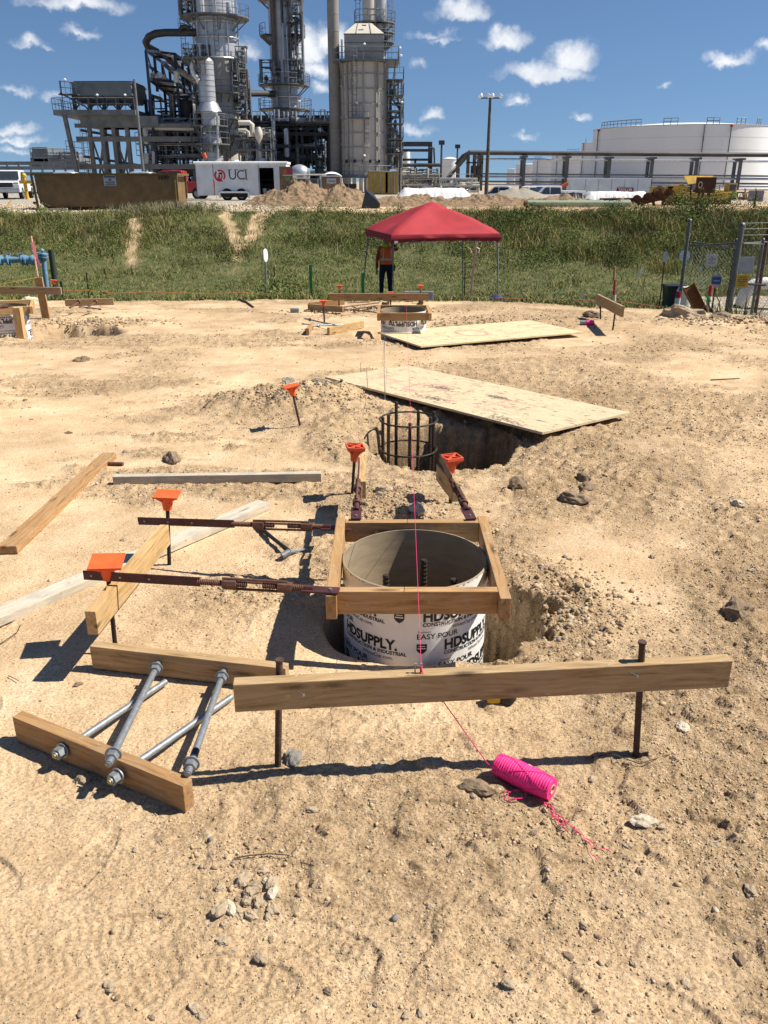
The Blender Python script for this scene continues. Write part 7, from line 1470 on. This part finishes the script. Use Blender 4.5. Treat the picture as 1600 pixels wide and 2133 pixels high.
for a in (-.6, -1.2, -2.0, -.3): k.cyl((ax + (r + .35) * math.cos(a), Y + (r + .35) * math.sin(a), FZ(235, Y)), (ax + (r + .35) * math.cos(a), Y + (r + .35) * math.sin(a), FZ(60 if a < -1 else 203, Y)), .09, n=6)
k.build('ring_piping', silver, root)
clutter(root, ax + .2, ax + r + 1.0, Y - 2.2, Y - 1.4, FZ(176, Y), FZ(0, Y), 34, 12, (dsteel, silver, dim, steel)); clutter(root, ax - r - .9, ax - .3, Y - 2.2, Y - 1.4, FZ(176, Y), FZ(130, Y), 14, 13, (dsteel, dim)); ladder(root, ax + r + .4, Y - .8, FZ(178, Y), FZ(10, Y))
for (px, py) in ((620, 68), (620, 92), (622, 213)): p = at(px, py, Y - 1.5); light(root, p.x, Y - 1.5, p.z)
root = thing('cross_over_pipe', 'dark horizontal pipe between the two silver columns', 'pipe', (FX(535, 195, 105), 105, GZ)); MB().cyl(at(500, 195, 103), at(570, 195, 108), .33, n=14).build('pipe', darkp, root, smooth=True)
# ---- stack
Y = 98; ax = FX(696, 150, Y); root = thing('exhaust_stack', 'plain grey brown round stack left of the beige heater', 'stack', (ax, Y, GZ)); r = .60
k = MB(); k.cyl((ax, Y, GZ), (ax, Y, 30), r, n=28); k.build('shell', mat('stack_paint', (.25, .23, .21), .6, 0, .12, .6), root, smooth=True); k = MB(); seams(k, ax, Y, r, GZ, 30, 1.55, .05, .02, 28); k.build('weld_bands', greyp, root)
k = MB(); k.cyl((ax + r + .25, Y, GZ + 4), (ax + r + .25, Y, FZ(82, Y)), .10, n=8)
for py in (180, 245, 300): k.beam((ax + .3, Y - .1, FZ(py, Y)), (ax + 1.5, Y - .1, FZ(py, Y)), .12, .12)
k.build('side_conduit', roofw, root)
# ---- beige heater
Y = 98; ax = FX(759, 230, Y); r = 2.45; root = thing('fired_heater', 'beige cylindrical heater with hooded box top', 'heater', (ax, Y, GZ)); zt_ = FZ(131, Y); zb_ = GZ + 1.6
k = MB(); k.lathe([(r, zb_), (r, zt_)], (ax, Y, 0), 36); k.build('shell', beige, root, smooth=True)
k = MB(); z = zb_ + .1
while z < zt_ - .3: k.lathe([(r, z), (r + .12, z), (r + .12, z + .09), (r, z + .09)], (ax, Y, 0), 36, caps=False); z += (zt_ - zb_) / 8
for i in range(12): a = math.pi * 2 * i / 12; k.beam((ax + (r + .05) * math.cos(a), Y + (r + .05) * math.sin(a), zb_), (ax + (r + .05) * math.cos(a), Y + (r + .05) * math.sin(a), zt_), .14, .14)
k.build('stiffener_bands', greyp, root)
zh = FZ(76, Y); k = MB(); k.b2(ax - 1.95, ax + 2.05, Y - 1.9, Y + 1.9, zt_, zh); k.build('convection_box', greyp, root)
k = MB(); z = zt_ + .8
while z < zh: k.b2(ax - 1.99, ax + 2.09, Y - 1.94, Y - 1.9, z, z + .08); z += .75
k.build('box_stiffeners', steel, root)
zp = FZ(50, Y); k = MB(); k.add([(ax - 2.0, Y - 1.95, zh), (ax + 2.1, Y - 1.95, zh), (ax + 2.1, Y + 1.95, zh), (ax - 2.0, Y + 1.95, zh), (ax - .85, Y - .4, zp), (ax + .85, Y - .4, zp), (ax + .85, Y + .4, zp), (ax - .85, Y + .4, zp)], [(0, 1, 5, 4), (1, 2, 6, 5), (2, 3, 7, 6), (3, 0, 4, 7), (4, 5, 6, 7), (3, 2, 1, 0)]); hd_ = k.build('hood', cream, root)
k = MB()
for t in (-.33, .36): k.beam((ax + t * 2.2, Y - 1.99, zh), (ax + t * 1.7, Y - .44, zp), .08, .08)
k.b2(ax - .15, ax + .3, Y - 1.45, Y - 1.3, zh + .75, zh + .85); k.build('hood_ribs', greyp, hd_)
k = MB(); k.b2(ax - 3.1, ax + 3.6, Y - 3.2, Y + 3, zt_ - .15, zt_); p = k.build('platform', steel, root); k = MB(); rail_line(k, [(ax - 3.1, Y - 3.2, zt_), (ax + 3.6, Y - 3.2, zt_), (ax + 3.6, Y + 3, zt_)]); k.build('railing', steel, p)
for sx in (-2.4, 2.4, 3.3): k = MB(); k.beam((ax + sx * .9, Y - 2.2, zt_ - 2.4), (ax + sx, Y - 3.1, zt_ - .15), .12, .12); k.build('platform_bracket', steel, root)
k = MB(); k.cyl((ax + 1.5, Y - r + .25, zb_), (ax + 1.5, Y - r + .25, zt_), .09, n=8); k.cyl((ax - 1.75, Y - r + .55, zb_), (ax - 1.75, Y - r + .55, zt_), .12, n=8); k.build('riser_pipe', greyp, root)
ladder(root, ax - .95, Y - r - .5, FZ(243, Y), FZ(112, Y), True)
k = MB(); k.b2(ax - 1.5, ax + .6, Y - r - 1.1, Y - r + .1, FZ(249, Y) - .1, FZ(249, Y)); p = k.build('platform', steel, root); k = MB(); rail_line(k, [(ax - 1.5, Y - r - 1.1, FZ(249, Y)), (ax + .6, Y - r - 1.1, FZ(249, Y))], st=.7); k.build('railing', steel, p)
ladder(root, ax + .3, Y - r - .3, FZ(300, Y), FZ(250, Y), False)
for px in (724, 740, 757, 772, 790): q = at(px, 337, Y); k = MB(); k.b2(q.x - .12, q.x + .12, Y - r - .06, Y - r + .9, q.z - .14, q.z + .14); k.build('peep_door', blk, root)
k = MB(); k.lathe([(r + .9, zb_ - .1), (r + .9, zb_), (r, zb_), (r, zb_ - .1)], (ax, Y, 0), 24, caps=False); p = k.build('base_platform', steel, root); k = MB(); rail_arc(k, ax, Y, r + .9, zb_, math.radians(-170), math.radians(-10)); k.build('railing', steel, p)
k = MB(); 
for i in range(10): a = math.radians(-180 + i * 20); k.b2(ax + r * .9 * math.cos(a) - .2, ax + r * .9 * math.cos(a) + .2, Y + r * .9 * math.sin(a) - .2, Y + r * .9 * math.sin(a) + .2, GZ, zb_ - .1)
k.build('concrete_legs', cream, root)
for (px, py) in ((757, 94), (741, 216), (757, 326), (831, 102), (833, 118), (835, 215)): p = at(px, py, Y - 2.8); light(root, p.x, Y - 2.8, p.z)
# stair tower clutter right of the heater
root = thing('stair_tower', 'open steel stair tower hugging the right side of the beige heater', 'stair tower', (ax + 3.4, Y, GZ)); x0 = ax + r + .2; x1 = ax + r + 1.35
k = MB()
for x in (x0, x1):
    for y in (Y - 1.2, Y + 1.2): k.b2(x - .07, x + .07, y - .07, y + .07, GZ, FZ(228, Y))
k.build('steel_frame', dsteel, root)
zs_ = [FZ(p, Y) for p in (168, 200, 232, 258, 290, 320)]
for i, z in enumerate(zs_):
    k = MB(); k.b2(x0 - .3, x1 + .35, Y - 1.6, Y + 1.3, z - .1, z); p = k.build('landing', steel, root); k = MB(); rail_line(k, [(x0 - .3, Y - 1.6, z), (x1 + .35, Y - 1.6, z), (x1 + .35, Y + 1.3, z)], st=.8); k.build('railing', steel, p)
    if i: k = MB(); k.beam((x0 if i % 2 else x1, Y - 1.1, z), (x1 if i % 2 else x0, Y - 1.1, zs_[i - 1]), .5, .12); k.build('stair_flight', dsteel, root)
clutter(root, x0, x1 + .2, Y - 1.2, Y + 1.5, FZ(350, Y), FZ(170, Y), 30, 21, (dsteel, dim, silver))
Yd = 101; root = thing('flue_duct', 'grey angular duct dropping to the right of the beige heater', 'duct', (FX(822, 300, Yd), Yd, GZ)); P = lambda px, py, d=0: at(px, py, Yd + d)
k = MB(); k.poly([P(808, 268), P(824, 268), P(838, 284), P(838, 308), P(826, 308), P(826, 292), P(816, 284), P(808, 284)][::-1], 2.0, (0, -1, 0)); k.build('duct_elbow', mat('duct_grey', (.20, .19, .18), .6, 0, .1, 1), root); k = MB(); k.poly([P(812, 318), P(822, 312), P(834, 318), P(838, 345), P(812, 345)][::-1], 1.6, (0, -1, 0)); k.b2(P(826, 300).x, P(838, 300).x, Yd + .2, Yd + 1.8, GZ, P(800, 307).z); k.build('duct_body', cream, root)
# cylinders above and behind the hood
Y = 104; 
for (px, r, lb, m, a0) in ((771, .82, 'left one of two pale vessels rising behind the heater hood', cream, 0), (793, .62, 'right slimmer one of two vessels rising behind the heater hood', clad, 1)):
    ax_ = FX(px, 30, Y); root = thing('tall_vessel', lb, 'vessel', (ax_, Y, GZ)); k = MB(); k.lathe([(r, GZ), (r, FZ(3 if a0 else -30, Y) + (6 if not a0 else 3)), (r * .5, FZ(-30, Y) + 7)], (ax_, Y, 0), 24); k.build('shell', m, root, smooth=True)
    platform(root, ax_, Y, FZ(48, Y), r, r + .95); 
    if a0: platform(root, ax_, Y, FZ(68, Y), r, r + .9, -1.5, .5); platform(root, ax_, Y, FZ(88, Y), r, r + .9, -1.5, .5); ladder(root, ax_ + r + .4, Y - .3, FZ(130, Y), FZ(0, Y))
    else: ladder(root, ax_ - r - .5, Y - .3, FZ(48, Y), FZ(-20, Y)); k = MB(); seams(k, ax_, Y, r, FZ(100, Y), FZ(-20, Y), 1.2, .04, .02, 24); k.build('weld_bands', greyp, root)
# ---- cooler structure on the left
Y = 96; root = thing('elevated_cooler', 'dark elevated fan cooler box on a wide railed deck at the far left', 'cooler', (FX(210, 200, Y), Y, GZ)); 
zt_, zm, zd = FZ(172, Y), FZ(199, Y), FZ(231, Y); xa, xb = FX(148, 172, Y), FX(272, 172, Y); cm = mat('cooler_grey', (.16, .175, .18), .6, .1, .15, 1)
k = MB(); k.b2(xa, xb, Y, Y + 6, zm, zt_ - .1); k.build('cooler_box', cm, root); k = MB(); k.b2(xa - .05, xb + .1, Y - .1, Y + 6.1, zt_ - .1, zt_ + .05); k.b2(xa + .1, xb, Y + .5, Y + 5.5, zt_ + .05, zt_ + .2); k.build('top_rim', g_l, root)
k = MB(); n = 4; wdt = (xb - xa) / n
for i in range(n): c0 = xa + wdt * (i + .5); w0, w1 = wdt * .49, wdt * .34; zz0 = FZ(212, Y); k.add([(c0 - w0, Y + .02, zm), (c0 + w0, Y + .02, zm), (c0 + w0, Y + 5.9, zm), (c0 - w0, Y + 5.9, zm), (c0 - w1, Y + .8, zz0), (c0 + w1, Y + .8, zz0), (c0 + w1, Y + 5, zz0), (c0 - w1, Y + 5, zz0)], [(0, 4, 5, 1), (1, 5, 6, 2), (2, 6, 7, 3), (3, 7, 4, 0), (4, 7, 6, 5)])
k.build('fan_plenum', cm, root)
k = MB()
for i in range(n + 1): k.b2(xa + wdt * i - .16, xa + wdt * i + .16, Y + .1, Y + .4, zd, zm); k.b2(xa + wdt * i - .16, xa + wdt * i + .16, Y + 5.2, Y + 5.5, zd, zm)
for i in range(n): k.beam((xa + wdt * i, Y + .05, zd), (xa + wdt * (i + .5), Y + .05, FZ(212, Y)), .12, .12); k.beam((xa + wdt * (i + 1), Y + .07, zd), (xa + wdt * (i + .5), Y + .07, FZ(212, Y)), .12, .12)
k.build('support_legs', dsteel, root)
xl, xr = FX(122, 232, Y), FX(290, 232, Y); k = MB(); k.b2(xl, xr, Y - 1.6, Y + 6.5, zd - .5, zd); k.b2(xl + 2.3, xr + 2, Y - .5, Y + 6, zd - 1.5, zd - .5); k.add([(xl + 3.2, Y, zd - 1.5), (xr + 4, Y, zd - 1.5), (xr + 4, Y, FZ(262, Y) - .2), (xl + 6, Y, FZ(256, Y)), (xl + 3.2, Y + 5, zd - 1.5), (xr + 4, Y + 5, zd - 1.5), (xr + 4, Y + 5, FZ(262, Y) - .2), (xl + 6, Y + 5, FZ(256, Y))], [(0, 3, 2, 1), (4, 5, 6, 7), (0, 4, 7, 3), (3, 7, 6, 2), (1, 2, 6, 5), (0, 1, 5, 4)]); dk = k.build('deck', steel, root)
k = MB(); rail_line(k, [(xl, Y + 6, zd), (xl, Y - 1.6, zd), (xr, Y - 1.6, zd)], st=.9); k.build('railing', steel, dk)
k = MB(); x_ = FX(133, 190, Y); rail_line(k, [(x_, Y - 1, FZ(196, Y)), (x_ + 1.6, Y - 1, FZ(199, Y))], st=.5); k.beam((x_, Y - 1, FZ(196, Y)), (x_ + 2.2, Y - .9, FZ(222, Y)), .6, .15); k.b2(x_ - .1, x_ + 1.8, Y - 1.5, Y - .5, FZ(198, Y) - .1, FZ(198, Y)); k.cyl((x_ + .1, Y - 1, zd), (x_ + .1, Y - 1, FZ(170, Y)), .05, n=5); k.build('side_stair', dsteel, root)
for px in (134, 201, 259): p = at(px, 200 if px > 140 else 168, Y - 1.6); light(root, p.x, Y - 1.6, p.z)
xs = [FX(p, 300, Y) for p in (164, 190, 216, 240, 268)]
root = thing('cooler_support_frame', 'open steel frame carrying the elevated cooler deck', 'steel frame', (xs[2], Y, GZ)); k = MB()
k.beam((xs[0], Y - 1, GZ), (xs[0] - .75, Y - 1, zd - .5), .38, .38, up=V((0, 1, 0)))
for x in xs[1:]: k.b2(x - .2, x + .2, Y - .2, Y + .2, GZ, zd - 1.5); k.b2(x - .2, x + .2, Y + 5, Y + 5.4, GZ, zd - 1.5)
for py, h in ((262, .4), (290, .5), (347, .5)): k.b2(xs[0] - .1, FX(415, py, Y), Y - .3, Y - .24, FZ(py, Y) - h / 2, FZ(py, Y) + h / 2)
for py in (270, 325): k.beam((xs[0], Y + 1, FZ(py, Y)), (xs[-1], Y + 3, FZ(py + 18, Y)), .25, .25)
for i in (1, 3): k.beam((xs[i], Y + .3, GZ), (xs[i + 1], Y + .3, FZ(285, Y)), .18, .18); k.beam((xs[i + 1], Y + .4, GZ), (xs[i], Y + .4, FZ(285, Y)), .16, .16)
k.build('steel_frame', mat('brown_grey_steel', (.17, .155, .14), .6, .1, .2, 1), root); ladder(root, FX(175, 300, Y), Y + .5, GZ, zd); k = MB(); rail_line(k, [(FX(150, 318, Y), Y - 1.5, FZ(318, Y)), (FX(185, 325, Y), Y - 1.5, FZ(322, Y))], st=.6); k.build('railing', steel, root)
ax_ = FX(289, 260, 93); root = thing('lamp_column', 'thin pale vertical pole rising beside the cooler deck', 'pole', (ax_, 93, GZ)); k = MB(); k.cyl((ax_, 93, GZ), (ax_, 93, FZ(165, 93)), .17, .12, n=10); k.build('pole', dim, root, smooth=True)
# ---- receding overhead rack
root = thing('overhead_pipe_rack', 'dark blue steel rack slanting down behind the looping pipe', 'pipe rack', (FX(350, 150, 100), 100, GZ))
bsteel = mat('blue_black_steel', (.025, .035, .065), .55, .2, .2, 1); k = MB(); n = 8; A1_ = at(304, 105, 96); B1_ = at(415, 185, 124); A2_ = at(310, 165, 96); B2_ = at(415, 247, 124)
for i in range(n + 1):
    t = i / n; p = A1_.lerp(B1_, t); q = A2_.lerp(B2_, t)
    for off in (0, 2.6): k.b2(p.x - .13 + off * .9, p.x + .13 + off * .9, p.y + off - .13, p.y + off + .13, GZ if i % 2 == 0 else q.z - .6, p.z)
    k.beam(p, p + V((2.34, 2.6, 0)), .2, .22); k.beam(q, q + V((2.34, 2.6, 0)), .2, .22)
for off in (0, 2.6):
    o_ = V((off * .9, off, 0))
    for (a, b) in ((A1_, B1_), (A2_, B2_), (A1_.lerp(A2_, .5), B1_.lerp(B2_, .5))): k.beam(a + o_, b + o_, .18, .26)
    for i in range(0, n, 2): k.beam(A1_.lerp(B1_, i / n) + o_, A2_.lerp(B2_, (i + 1) / n) + o_, .1, .1)
k.build('steel_frame', bsteel, root)
for i, (r_, m, dz) in enumerate(((.18, silver, .3), (.22, dim, .35), (.15, cream, .28), (.3, silver, .5), (.12, dim, 1.6), (.2, darkp, 2.2), (.14, silver, 2.6))): o_ = V((.3 * i, .33 * i, dz)); MB().cyl(A2_ + o_, B2_ + o_, r_, n=8).build('pipe_run', m, root, smooth=True)
clutter(root, FX(305, 200, 98), FX(412, 200, 98), 98, 108, FZ(330, 98), FZ(195, 98), 95, 31, (dsteel, dim, silver, steel, darkp), .22, vess=4)
root = thing('insulated_pipe', 'white insulated pipe ends leaning along the overhead rack', 'pipe', (FX(350, 160, 97), 97, GZ)); k = MB(); k.pipe([at(367, 172, 97), at(368, 152, 97), at(374, 148, 97.5), at(408, 170, 104)], .27, 12); k.pipe([at(316, 155, 97), at(335, 165, 98), at(350, 172, 99.5)], .25, 12); k.build('pipe', cream, root, smooth=True)
# low modules left of the columns
xs = [FX(p, 300, 97) for p in (292, 318, 345, 372, 400, 414)]
root = thing('process_module', 'dense grey pipe module below the overhead rack', 'process module', (xs[2], 97, GZ)); grid_frame(root, xs, [97, 101], [GZ, FZ(325, 97), FZ(300, 97), FZ(265, 97), FZ(245, 97)], steel, .2, 5, [FZ(325, 97), FZ(300, 97)]); clutter(root, xs[0], xs[-1], 96.6, 101, GZ, FZ(250, 97), 90, 41, (dim, steel, silver, dim, darkp), .2, vess=5)
k = MB(); k.cyl(at(300, 266, 96.2), at(405, 268, 96.2), .24, n=12); k.pipe([at(297, 262, 96), at(303, 266, 96), at(305, 300, 96)], .25, 10); k.pipe([at(318, 315, 96), at(320, 318, 96), at(321, 352, 96)], .2, 10); k.pipe([at(305, 318, 96), at(306, 355, 96)], .28, 10); k.build('pale_pipe', mat('pale_pipe', (.42, .40, .37), .45, .2, .1, 1), root, smooth=True)
# modules between the columns
xs = [FX(p, 300, 101) for p in (496, 520, 548, 575, 602, 630, 658, 686)]
root = thing('process_module', 'wide dark pipe module between the widest column and the stack', 'process module', (xs[3], 101, GZ)); grid_frame(root, xs, [101, 105, 109], [GZ, FZ(330, 101), FZ(305, 101), FZ(278, 101), FZ(258, 101), FZ(240, 101)], dsteel, .24, 9, [FZ(330, 101), FZ(278, 101), FZ(256, 101)])
clutter(root, xs[0], xs[-1], 100.4, 108, GZ, FZ(242, 101), 210, 51, (dsteel, dim, steel, silver, dsteel, darkp), .24, vess=9)
rr = random.Random(4)
for px in (520, 537, 560, 572, 592, 610, 640, 648, 668, 682): p = at(px, 246, 100.2); w_ = rr.uniform(.25, .5); h_ = rr.uniform(.5, .9); k = MB(); k.pipe([p, p + V((0, 0, h_)), p + V((w_, 0, h_)), p + V((w_, 0, -.3))], .09, 8); k.build('gooseneck_vent', silver, root, smooth=True)
k = MB(); k.b2(xs[0], xs[-1], 101.5, 108.5, FZ(258, 101) + .02, FZ(242, 101)); k.build('exchanger_bank', mat('dark_exchanger', (.07, .075, .08), .7, .1, .3, 2), root)
root = thing('process_module', 'lighter pipe module with steel stairs and white pipes right of the widest column', 'process module', (FX(520, 300, 94), 94, GZ)); xs = [FX(p, 320, 94) for p in (498, 522, 546, 566)]; grid_frame(root, xs, [94, 97], [GZ, FZ(312, 94), FZ(290, 94)], steel, .16, 3, [FZ(312, 94), FZ(291, 94)]); clutter(root, xs[0], xs[-1], 93.6, 97, GZ, FZ(270, 94), 70, 61, (silver, dim, cream, steel), .18, vess=4)
k = MB(); k.pipe([at(497, 256, 93.5), at(520, 256, 93.5), at(525, 260, 93.5), at(526, 285, 93.5)], .24, 12); k.pipe([at(497, 271, 93.3), at(512, 271, 93.3), at(518, 276, 93.3), at(519, 285, 93.3)], .17, 10); k.lathe([(.05, 0), (.4, .7), (.4, 1.1), (.2, 1.6)], at(540, 300, 93.2), 14); k.build('white_pipe', cream, root, smooth=True)
# module right of the heater
xs = [FX(p, 350, 104) for p in (840, 865, 896)]
root = thing('pipe_portal', 'dark steel portal frame carrying pipes right of the heater', 'steel frame', (xs[1], 104, GZ)); k = MB(); zt_ = FZ(298, 104)
k.b2(xs[0] - 1, xs[2] + .2, 104, 104.5, zt_ - .35, zt_ + .15); k.b2(xs[2] - .25, xs[2] + .25, 104.02, 104.5, GZ, zt_ - .35); k.b2(xs[0] - 1, xs[2], 104.1, 104.4, FZ(313, 104) - .15, FZ(313, 104) + .15); k.b2(xs[0] - 1, xs[2], 104.1, 104.4, FZ(332, 104) - .15, FZ(332, 104) + .1); k.b2(xs[1] - .12, xs[1] + .12, 104.1, 104.4, GZ, FZ(332, 104)); k.build('steel_frame', dsteel, root)
k = MB(); k.cyl(at(835, 344, 103.5), at(918, 344, 103.5), .2, n=10); k.pipe([at(895, 307, 103.6), at(904, 309, 103.6), at(905, 330, 103.6), at(905, 345, 103.6)], .1, 8); k.build('pipe_run', darkp, root, smooth=True); clutter(root, FX(832, 350, 102), FX(915, 350, 102), 102, 106, GZ, FZ(350, 102), 60, 71, (silver, dim, steel, cream), .14)
k = MB(); rail_line(k, [(FX(830, 370, 99), 99, FZ(385, 99)), (FX(985, 370, 99), 99, FZ(385, 99))], st=2); tag(k.build('handrail', galv), 'long low handrail behind the white tarp stack', 'handrail'); k = MB(); clutter_r = thing('low_pipe_bank', 'low bank of ground pipes behind the handrail', 'pipework', (FX(900, 380, 106), 106, GZ)); clutter(clutter_r, FX(835, 380, 104), FX(1000, 380, 104), 104, 109, GZ, FZ(372, 104), 60, 81, (silver, dim, galv, cream), .14)
k = MB(); k.lathe([(.01, 0), (.5, .05), (.5, 0.3), (.45, 2.0), (.3, 2.2), (.01, 2.3)], (FX(847, 330, 120), 120, FZ(350, 120)), 18); k.cyl((FX(847, 330, 120), 120, GZ), (FX(847, 330, 120), 120, FZ(345, 120)), .45, n=14); tag(k.build('white_vessel', white, smooth=True), 'small white upright vessel right of the heater ducts', 'vessel')
# far low plant at left
root = thing('distant_plant_block', 'distant low grey plant block with railings at the far left', 'plant block', (FX(110, 330, 150), 150, GZ)); Y = 150
for (p0, p1, q0, q1) in ((68, 102, 306, 340), (62, 165, 328, 352), (100, 165, 322, 330)): k = MB(); k.b2(FX(p0, 330, Y), FX(p1, 330, Y), Y, Y + 8, FZ(q1, Y), FZ(q0, Y)); k.build('block', g_l, root, bevel=.2)
k = MB(); rail_line(k, [(FX(66, 318, Y), Y - .5, FZ(327, Y)), (FX(160, 318, Y), Y - .5, FZ(329, Y))], h=1.3, t=.06, st=1.6); k.build('railing', g_l, root); clutter(root, FX(60, 330, Y), FX(165, 330, Y), Y - 1, Y + 3, FZ(350, Y), FZ(318, Y), 40, 91, (g_l, steel), .2)
root = thing('distant_pipe_rack', 'distant long grey pipe rack running off the left edge', 'pipe rack', (FX(60, 350, 140), 140, GZ)); k = MB(); Y = 140
for py in (340, 350, 362): k.b2(FX(-90, py, Y), FX(180, py, Y), Y, Y + .5, FZ(py, Y) - .25, FZ(py, Y) + .25)
for px in range(-80, 190, 24): k.b2(FX(px, 350, Y) - .15, FX(px, 350, Y) + .15, Y - .1, Y - .02, GZ, FZ(339, Y))
k.build('steel_frame', g_l, root)
# ---- long pipe rack at the right
Y = 123; root = thing('pipe_rack', 'long pipe rack on regular posts crossing in front of the white tanks', 'pipe rack', (FX(1300, 360, Y), Y, GZ)); rk = mat('rack_steel', (.11, .115, .125), .6, .1, .2, 1)
za, zb2 = at(985, 318, Y).z, at(1600, 325, Y).z
k = MB(); k.cyl((FX(978, 318, Y), Y, za), (FX(1720, 325, Y), Y + 4, zb2 + .2), .30, n=14); k.pipe([at(978, 318, Y), at(965, 325, Y), at(950, 343, Y)], .28, 10); k.build('main_pipe', mat('dark_grey_pipe', (.085, .075, .07), .6, .1, .2, .5), root, smooth=True)
for py, r_, m in ((331, .13, silver), (362, .10, dim), (368, .16, silver), (378, .12, dim), (384, .10, silver)): MB().cyl(at(990, py, Y + .6), at(1720, py + 6, Y + 1.2), r_, n=8).build('pipe_run', m, root, smooth=True)
for px in (1000, 1092, 1182, 1270, 1359, 1452, 1543, 1634):
    x = FX(px, 350, Y); zt_ = za + (zb2 - za) * (px - 985) / 615; k = MB(); k.b2(x - .2, x + .2, Y + .1, Y + .5, GZ, zt_ - .3); k.b2(x - .35, x + .35, Y - .5, Y + 2.5, zt_ - .55, zt_ - .3); k.b2(x - .2, x + .2, Y + 2.1, Y + 2.5, GZ, zt_ - .56); k.build('post', rk, root)
root = thing('stair_platform', 'brown steel stair rising to the left end of the long pipe rack', 'stairs', (FX(970, 370, 118), 118, GZ)); Y = 118; k = MB()
k.beam(at(916, 392, Y), at(978, 320, Y), .9, .35); k.beam(at(916, 386, Y - .5), at(978, 312, Y - .5), .08, .08)
for px, py in ((935, 372), (955, 350), (975, 325), (988, 318), (1003, 320)): x = FX(px, 360, Y); k.b2(x - .14, x + .14, Y - .4, Y - .1, GZ, FZ(py, Y)); k.b2(x - .14, x + .14, Y + 1, Y + 1.3, GZ, FZ(py, Y))
k.b2(FX(972, 350, Y), FX(1005, 350, Y), Y - .4, Y + 1.4, FZ(340, Y), FZ(340, Y) + .15); k.b2(FX(972, 350, Y), FX(1005, 350, Y), Y - .4, Y + 1.4, FZ(368, Y), FZ(368, Y) + .15); k.b2(FX(982, 350, Y), FX(1000, 350, Y), Y + .5, Y + 1.0, GZ, FZ(345, Y))
k.beam(at(975, 398, Y), at(1003, 345, Y), .2, .2); k.build('steel_frame', mat('brown_stair_steel', (.13, .11, .09), .7, .1, .3, 1), root)
for (px, top, lb, Y) in ((919, 297, 'thin dark pole left of the pipe rack stair', 110), (952, 305, 'short pole with a lamp box above the rack stair', 125)): 
    x = FX(px, 350, Y); root = thing('lamp_pole', lb, 'pole', (x, Y, GZ)); MB().cyl((x, Y, GZ), (x, Y, FZ(top, Y)), .16, .11, n=8).build('pole', pm_, root, smooth=True); MB().box((x, Y, FZ(top, Y)), (.7, .5, .5)).build('lamp_head', dsteel, root, bevel=.05)
# ---- storage tanks
twhite = mat('tank_white', (.80, .80, .79), .5, 0, .05, .12, col2=(.73, .73, .72)); pads = mat('tank_edge', (.45, .45, .45), .5)
def tank(px0, px1, ptop, Y, label, rails=(), pipes=(), marks=None, dome=.06):
    x0 = FX(px0, 330, Y); x1 = FX(px1, 330, Y); r = (x1 - x0) / 2; cx = (x0 + x1) / 2; zt = FZ(ptop, Y - r); root = thing('storage_tank', label, 'tank', (cx, Y, GZ), 'white storage tanks at the right')
    n = 96 if r > 12 else 48; k = MB(); k.lathe([(r, GZ - .3), (r, zt), (r * .98, zt + .05), (r * .5, zt + r * dome * .7), (.1, zt + r * dome)], (cx, Y, 0), n, caps=False); k.build('shell', twhite, root, smooth=True)
    k = MB(); z = GZ + 2.4
    while z < zt: k.lathe([(r, z), (r + .015, z), (r + .015, z + .04), (r, z + .04)], (cx, Y, 0), n, caps=False); z += 2.4
    k.lathe([(r, zt - .15), (r + .12, zt - .15), (r + .12, zt), (r, zt)], (cx, Y, 0), n, caps=False); k.build('weld_seam', pads, root)
    for (p0, p1) in rails:
        k = MB(); ang = []
        for p in (p0, p1): v_ = max(-.985, min(.985, (FX(p, ptop, Y - r * .9) - cx) / r)); ang.append(-math.acos(v_))
        rail_arc(k, cx, Y, r - .2, zt, ang[0], ang[1], 1.2, max(2, int(abs(ang[1] - ang[0]) * r / 1.2)), .07); k.build('railing', steel, root)
    for (p, red) in pipes:
        v_ = (FX(p, ptop, Y - r * .9) - cx) / r; a = -math.acos(max(-.99, min(.99, v_))); X, Z_ = cx + (r + .25) * math.cos(a), Y + (r + .25) * math.sin(a); k = MB(); k.cyl((X, Z_, GZ), (X, Z_, zt - .1), .11, n=6); k.build('riser_pipe', steel, root)
        if red: k = MB(); k.sph((X, Z_ - .1, zt - .3), .3, 8, 6); k.build('red_valve', mat('red_paint', (.45, .03, .03), .5), root)
    if marks:
        p = at(marks[0], marks[1], Y - r * .98); rt_, up_ = V((1, 0, 0)), V((0, 0, 1))
        for i, (t, sz) in enumerate((('NFPA 30', .9), ('TK 104', .55), ('DIESEL', .45))): text('lettering', t, ink, Matrix.Translation(V((p.x, Y - math.sqrt(max(0, r * r - (p.x - cx) ** 2)) - .06, p.z - i * .8))) @ FACE, sz, root, align='CENTER')
    return root
tank(1236, 1598, 258, 205, 'huge white storage tank with railings along its rim, nearest of the tanks', [(1240, 1246), (1262, 1276), (1282, 1345), (1384, 1410), (1466, 1492), (1530, 1550), (1580, 1590)], [(1252, 1), (1462, 0), (1517, 1)], None)
tank(1590, 1800, 300, 260, 'white tank cut off by the right edge', [(1592, 1600)])
tank(1211, 1400, 294, 262, 'white tank peeking out left of the huge tank', [(1214, 1230)], [(1230, 0)]); tank(1150, 1300, 318, 330, 'white tank second to the left of the huge tank', [(1185, 1205)], [(1170, 0)]); tank(1111, 1200, 331, 420, 'pale tank third to the left of the huge tank', [(1115, 1130)], [(1124, 0)]); tank(1076, 1130, 342, 520, 'small pale tank far behind the pipe rack'); tank(1058, 1082, 352, 560, 'smallest pale tank leftmost behind the pipe rack')
tank(921, 954, 331, 240, 'small white domed tank behind the rack stair', dome=.25)
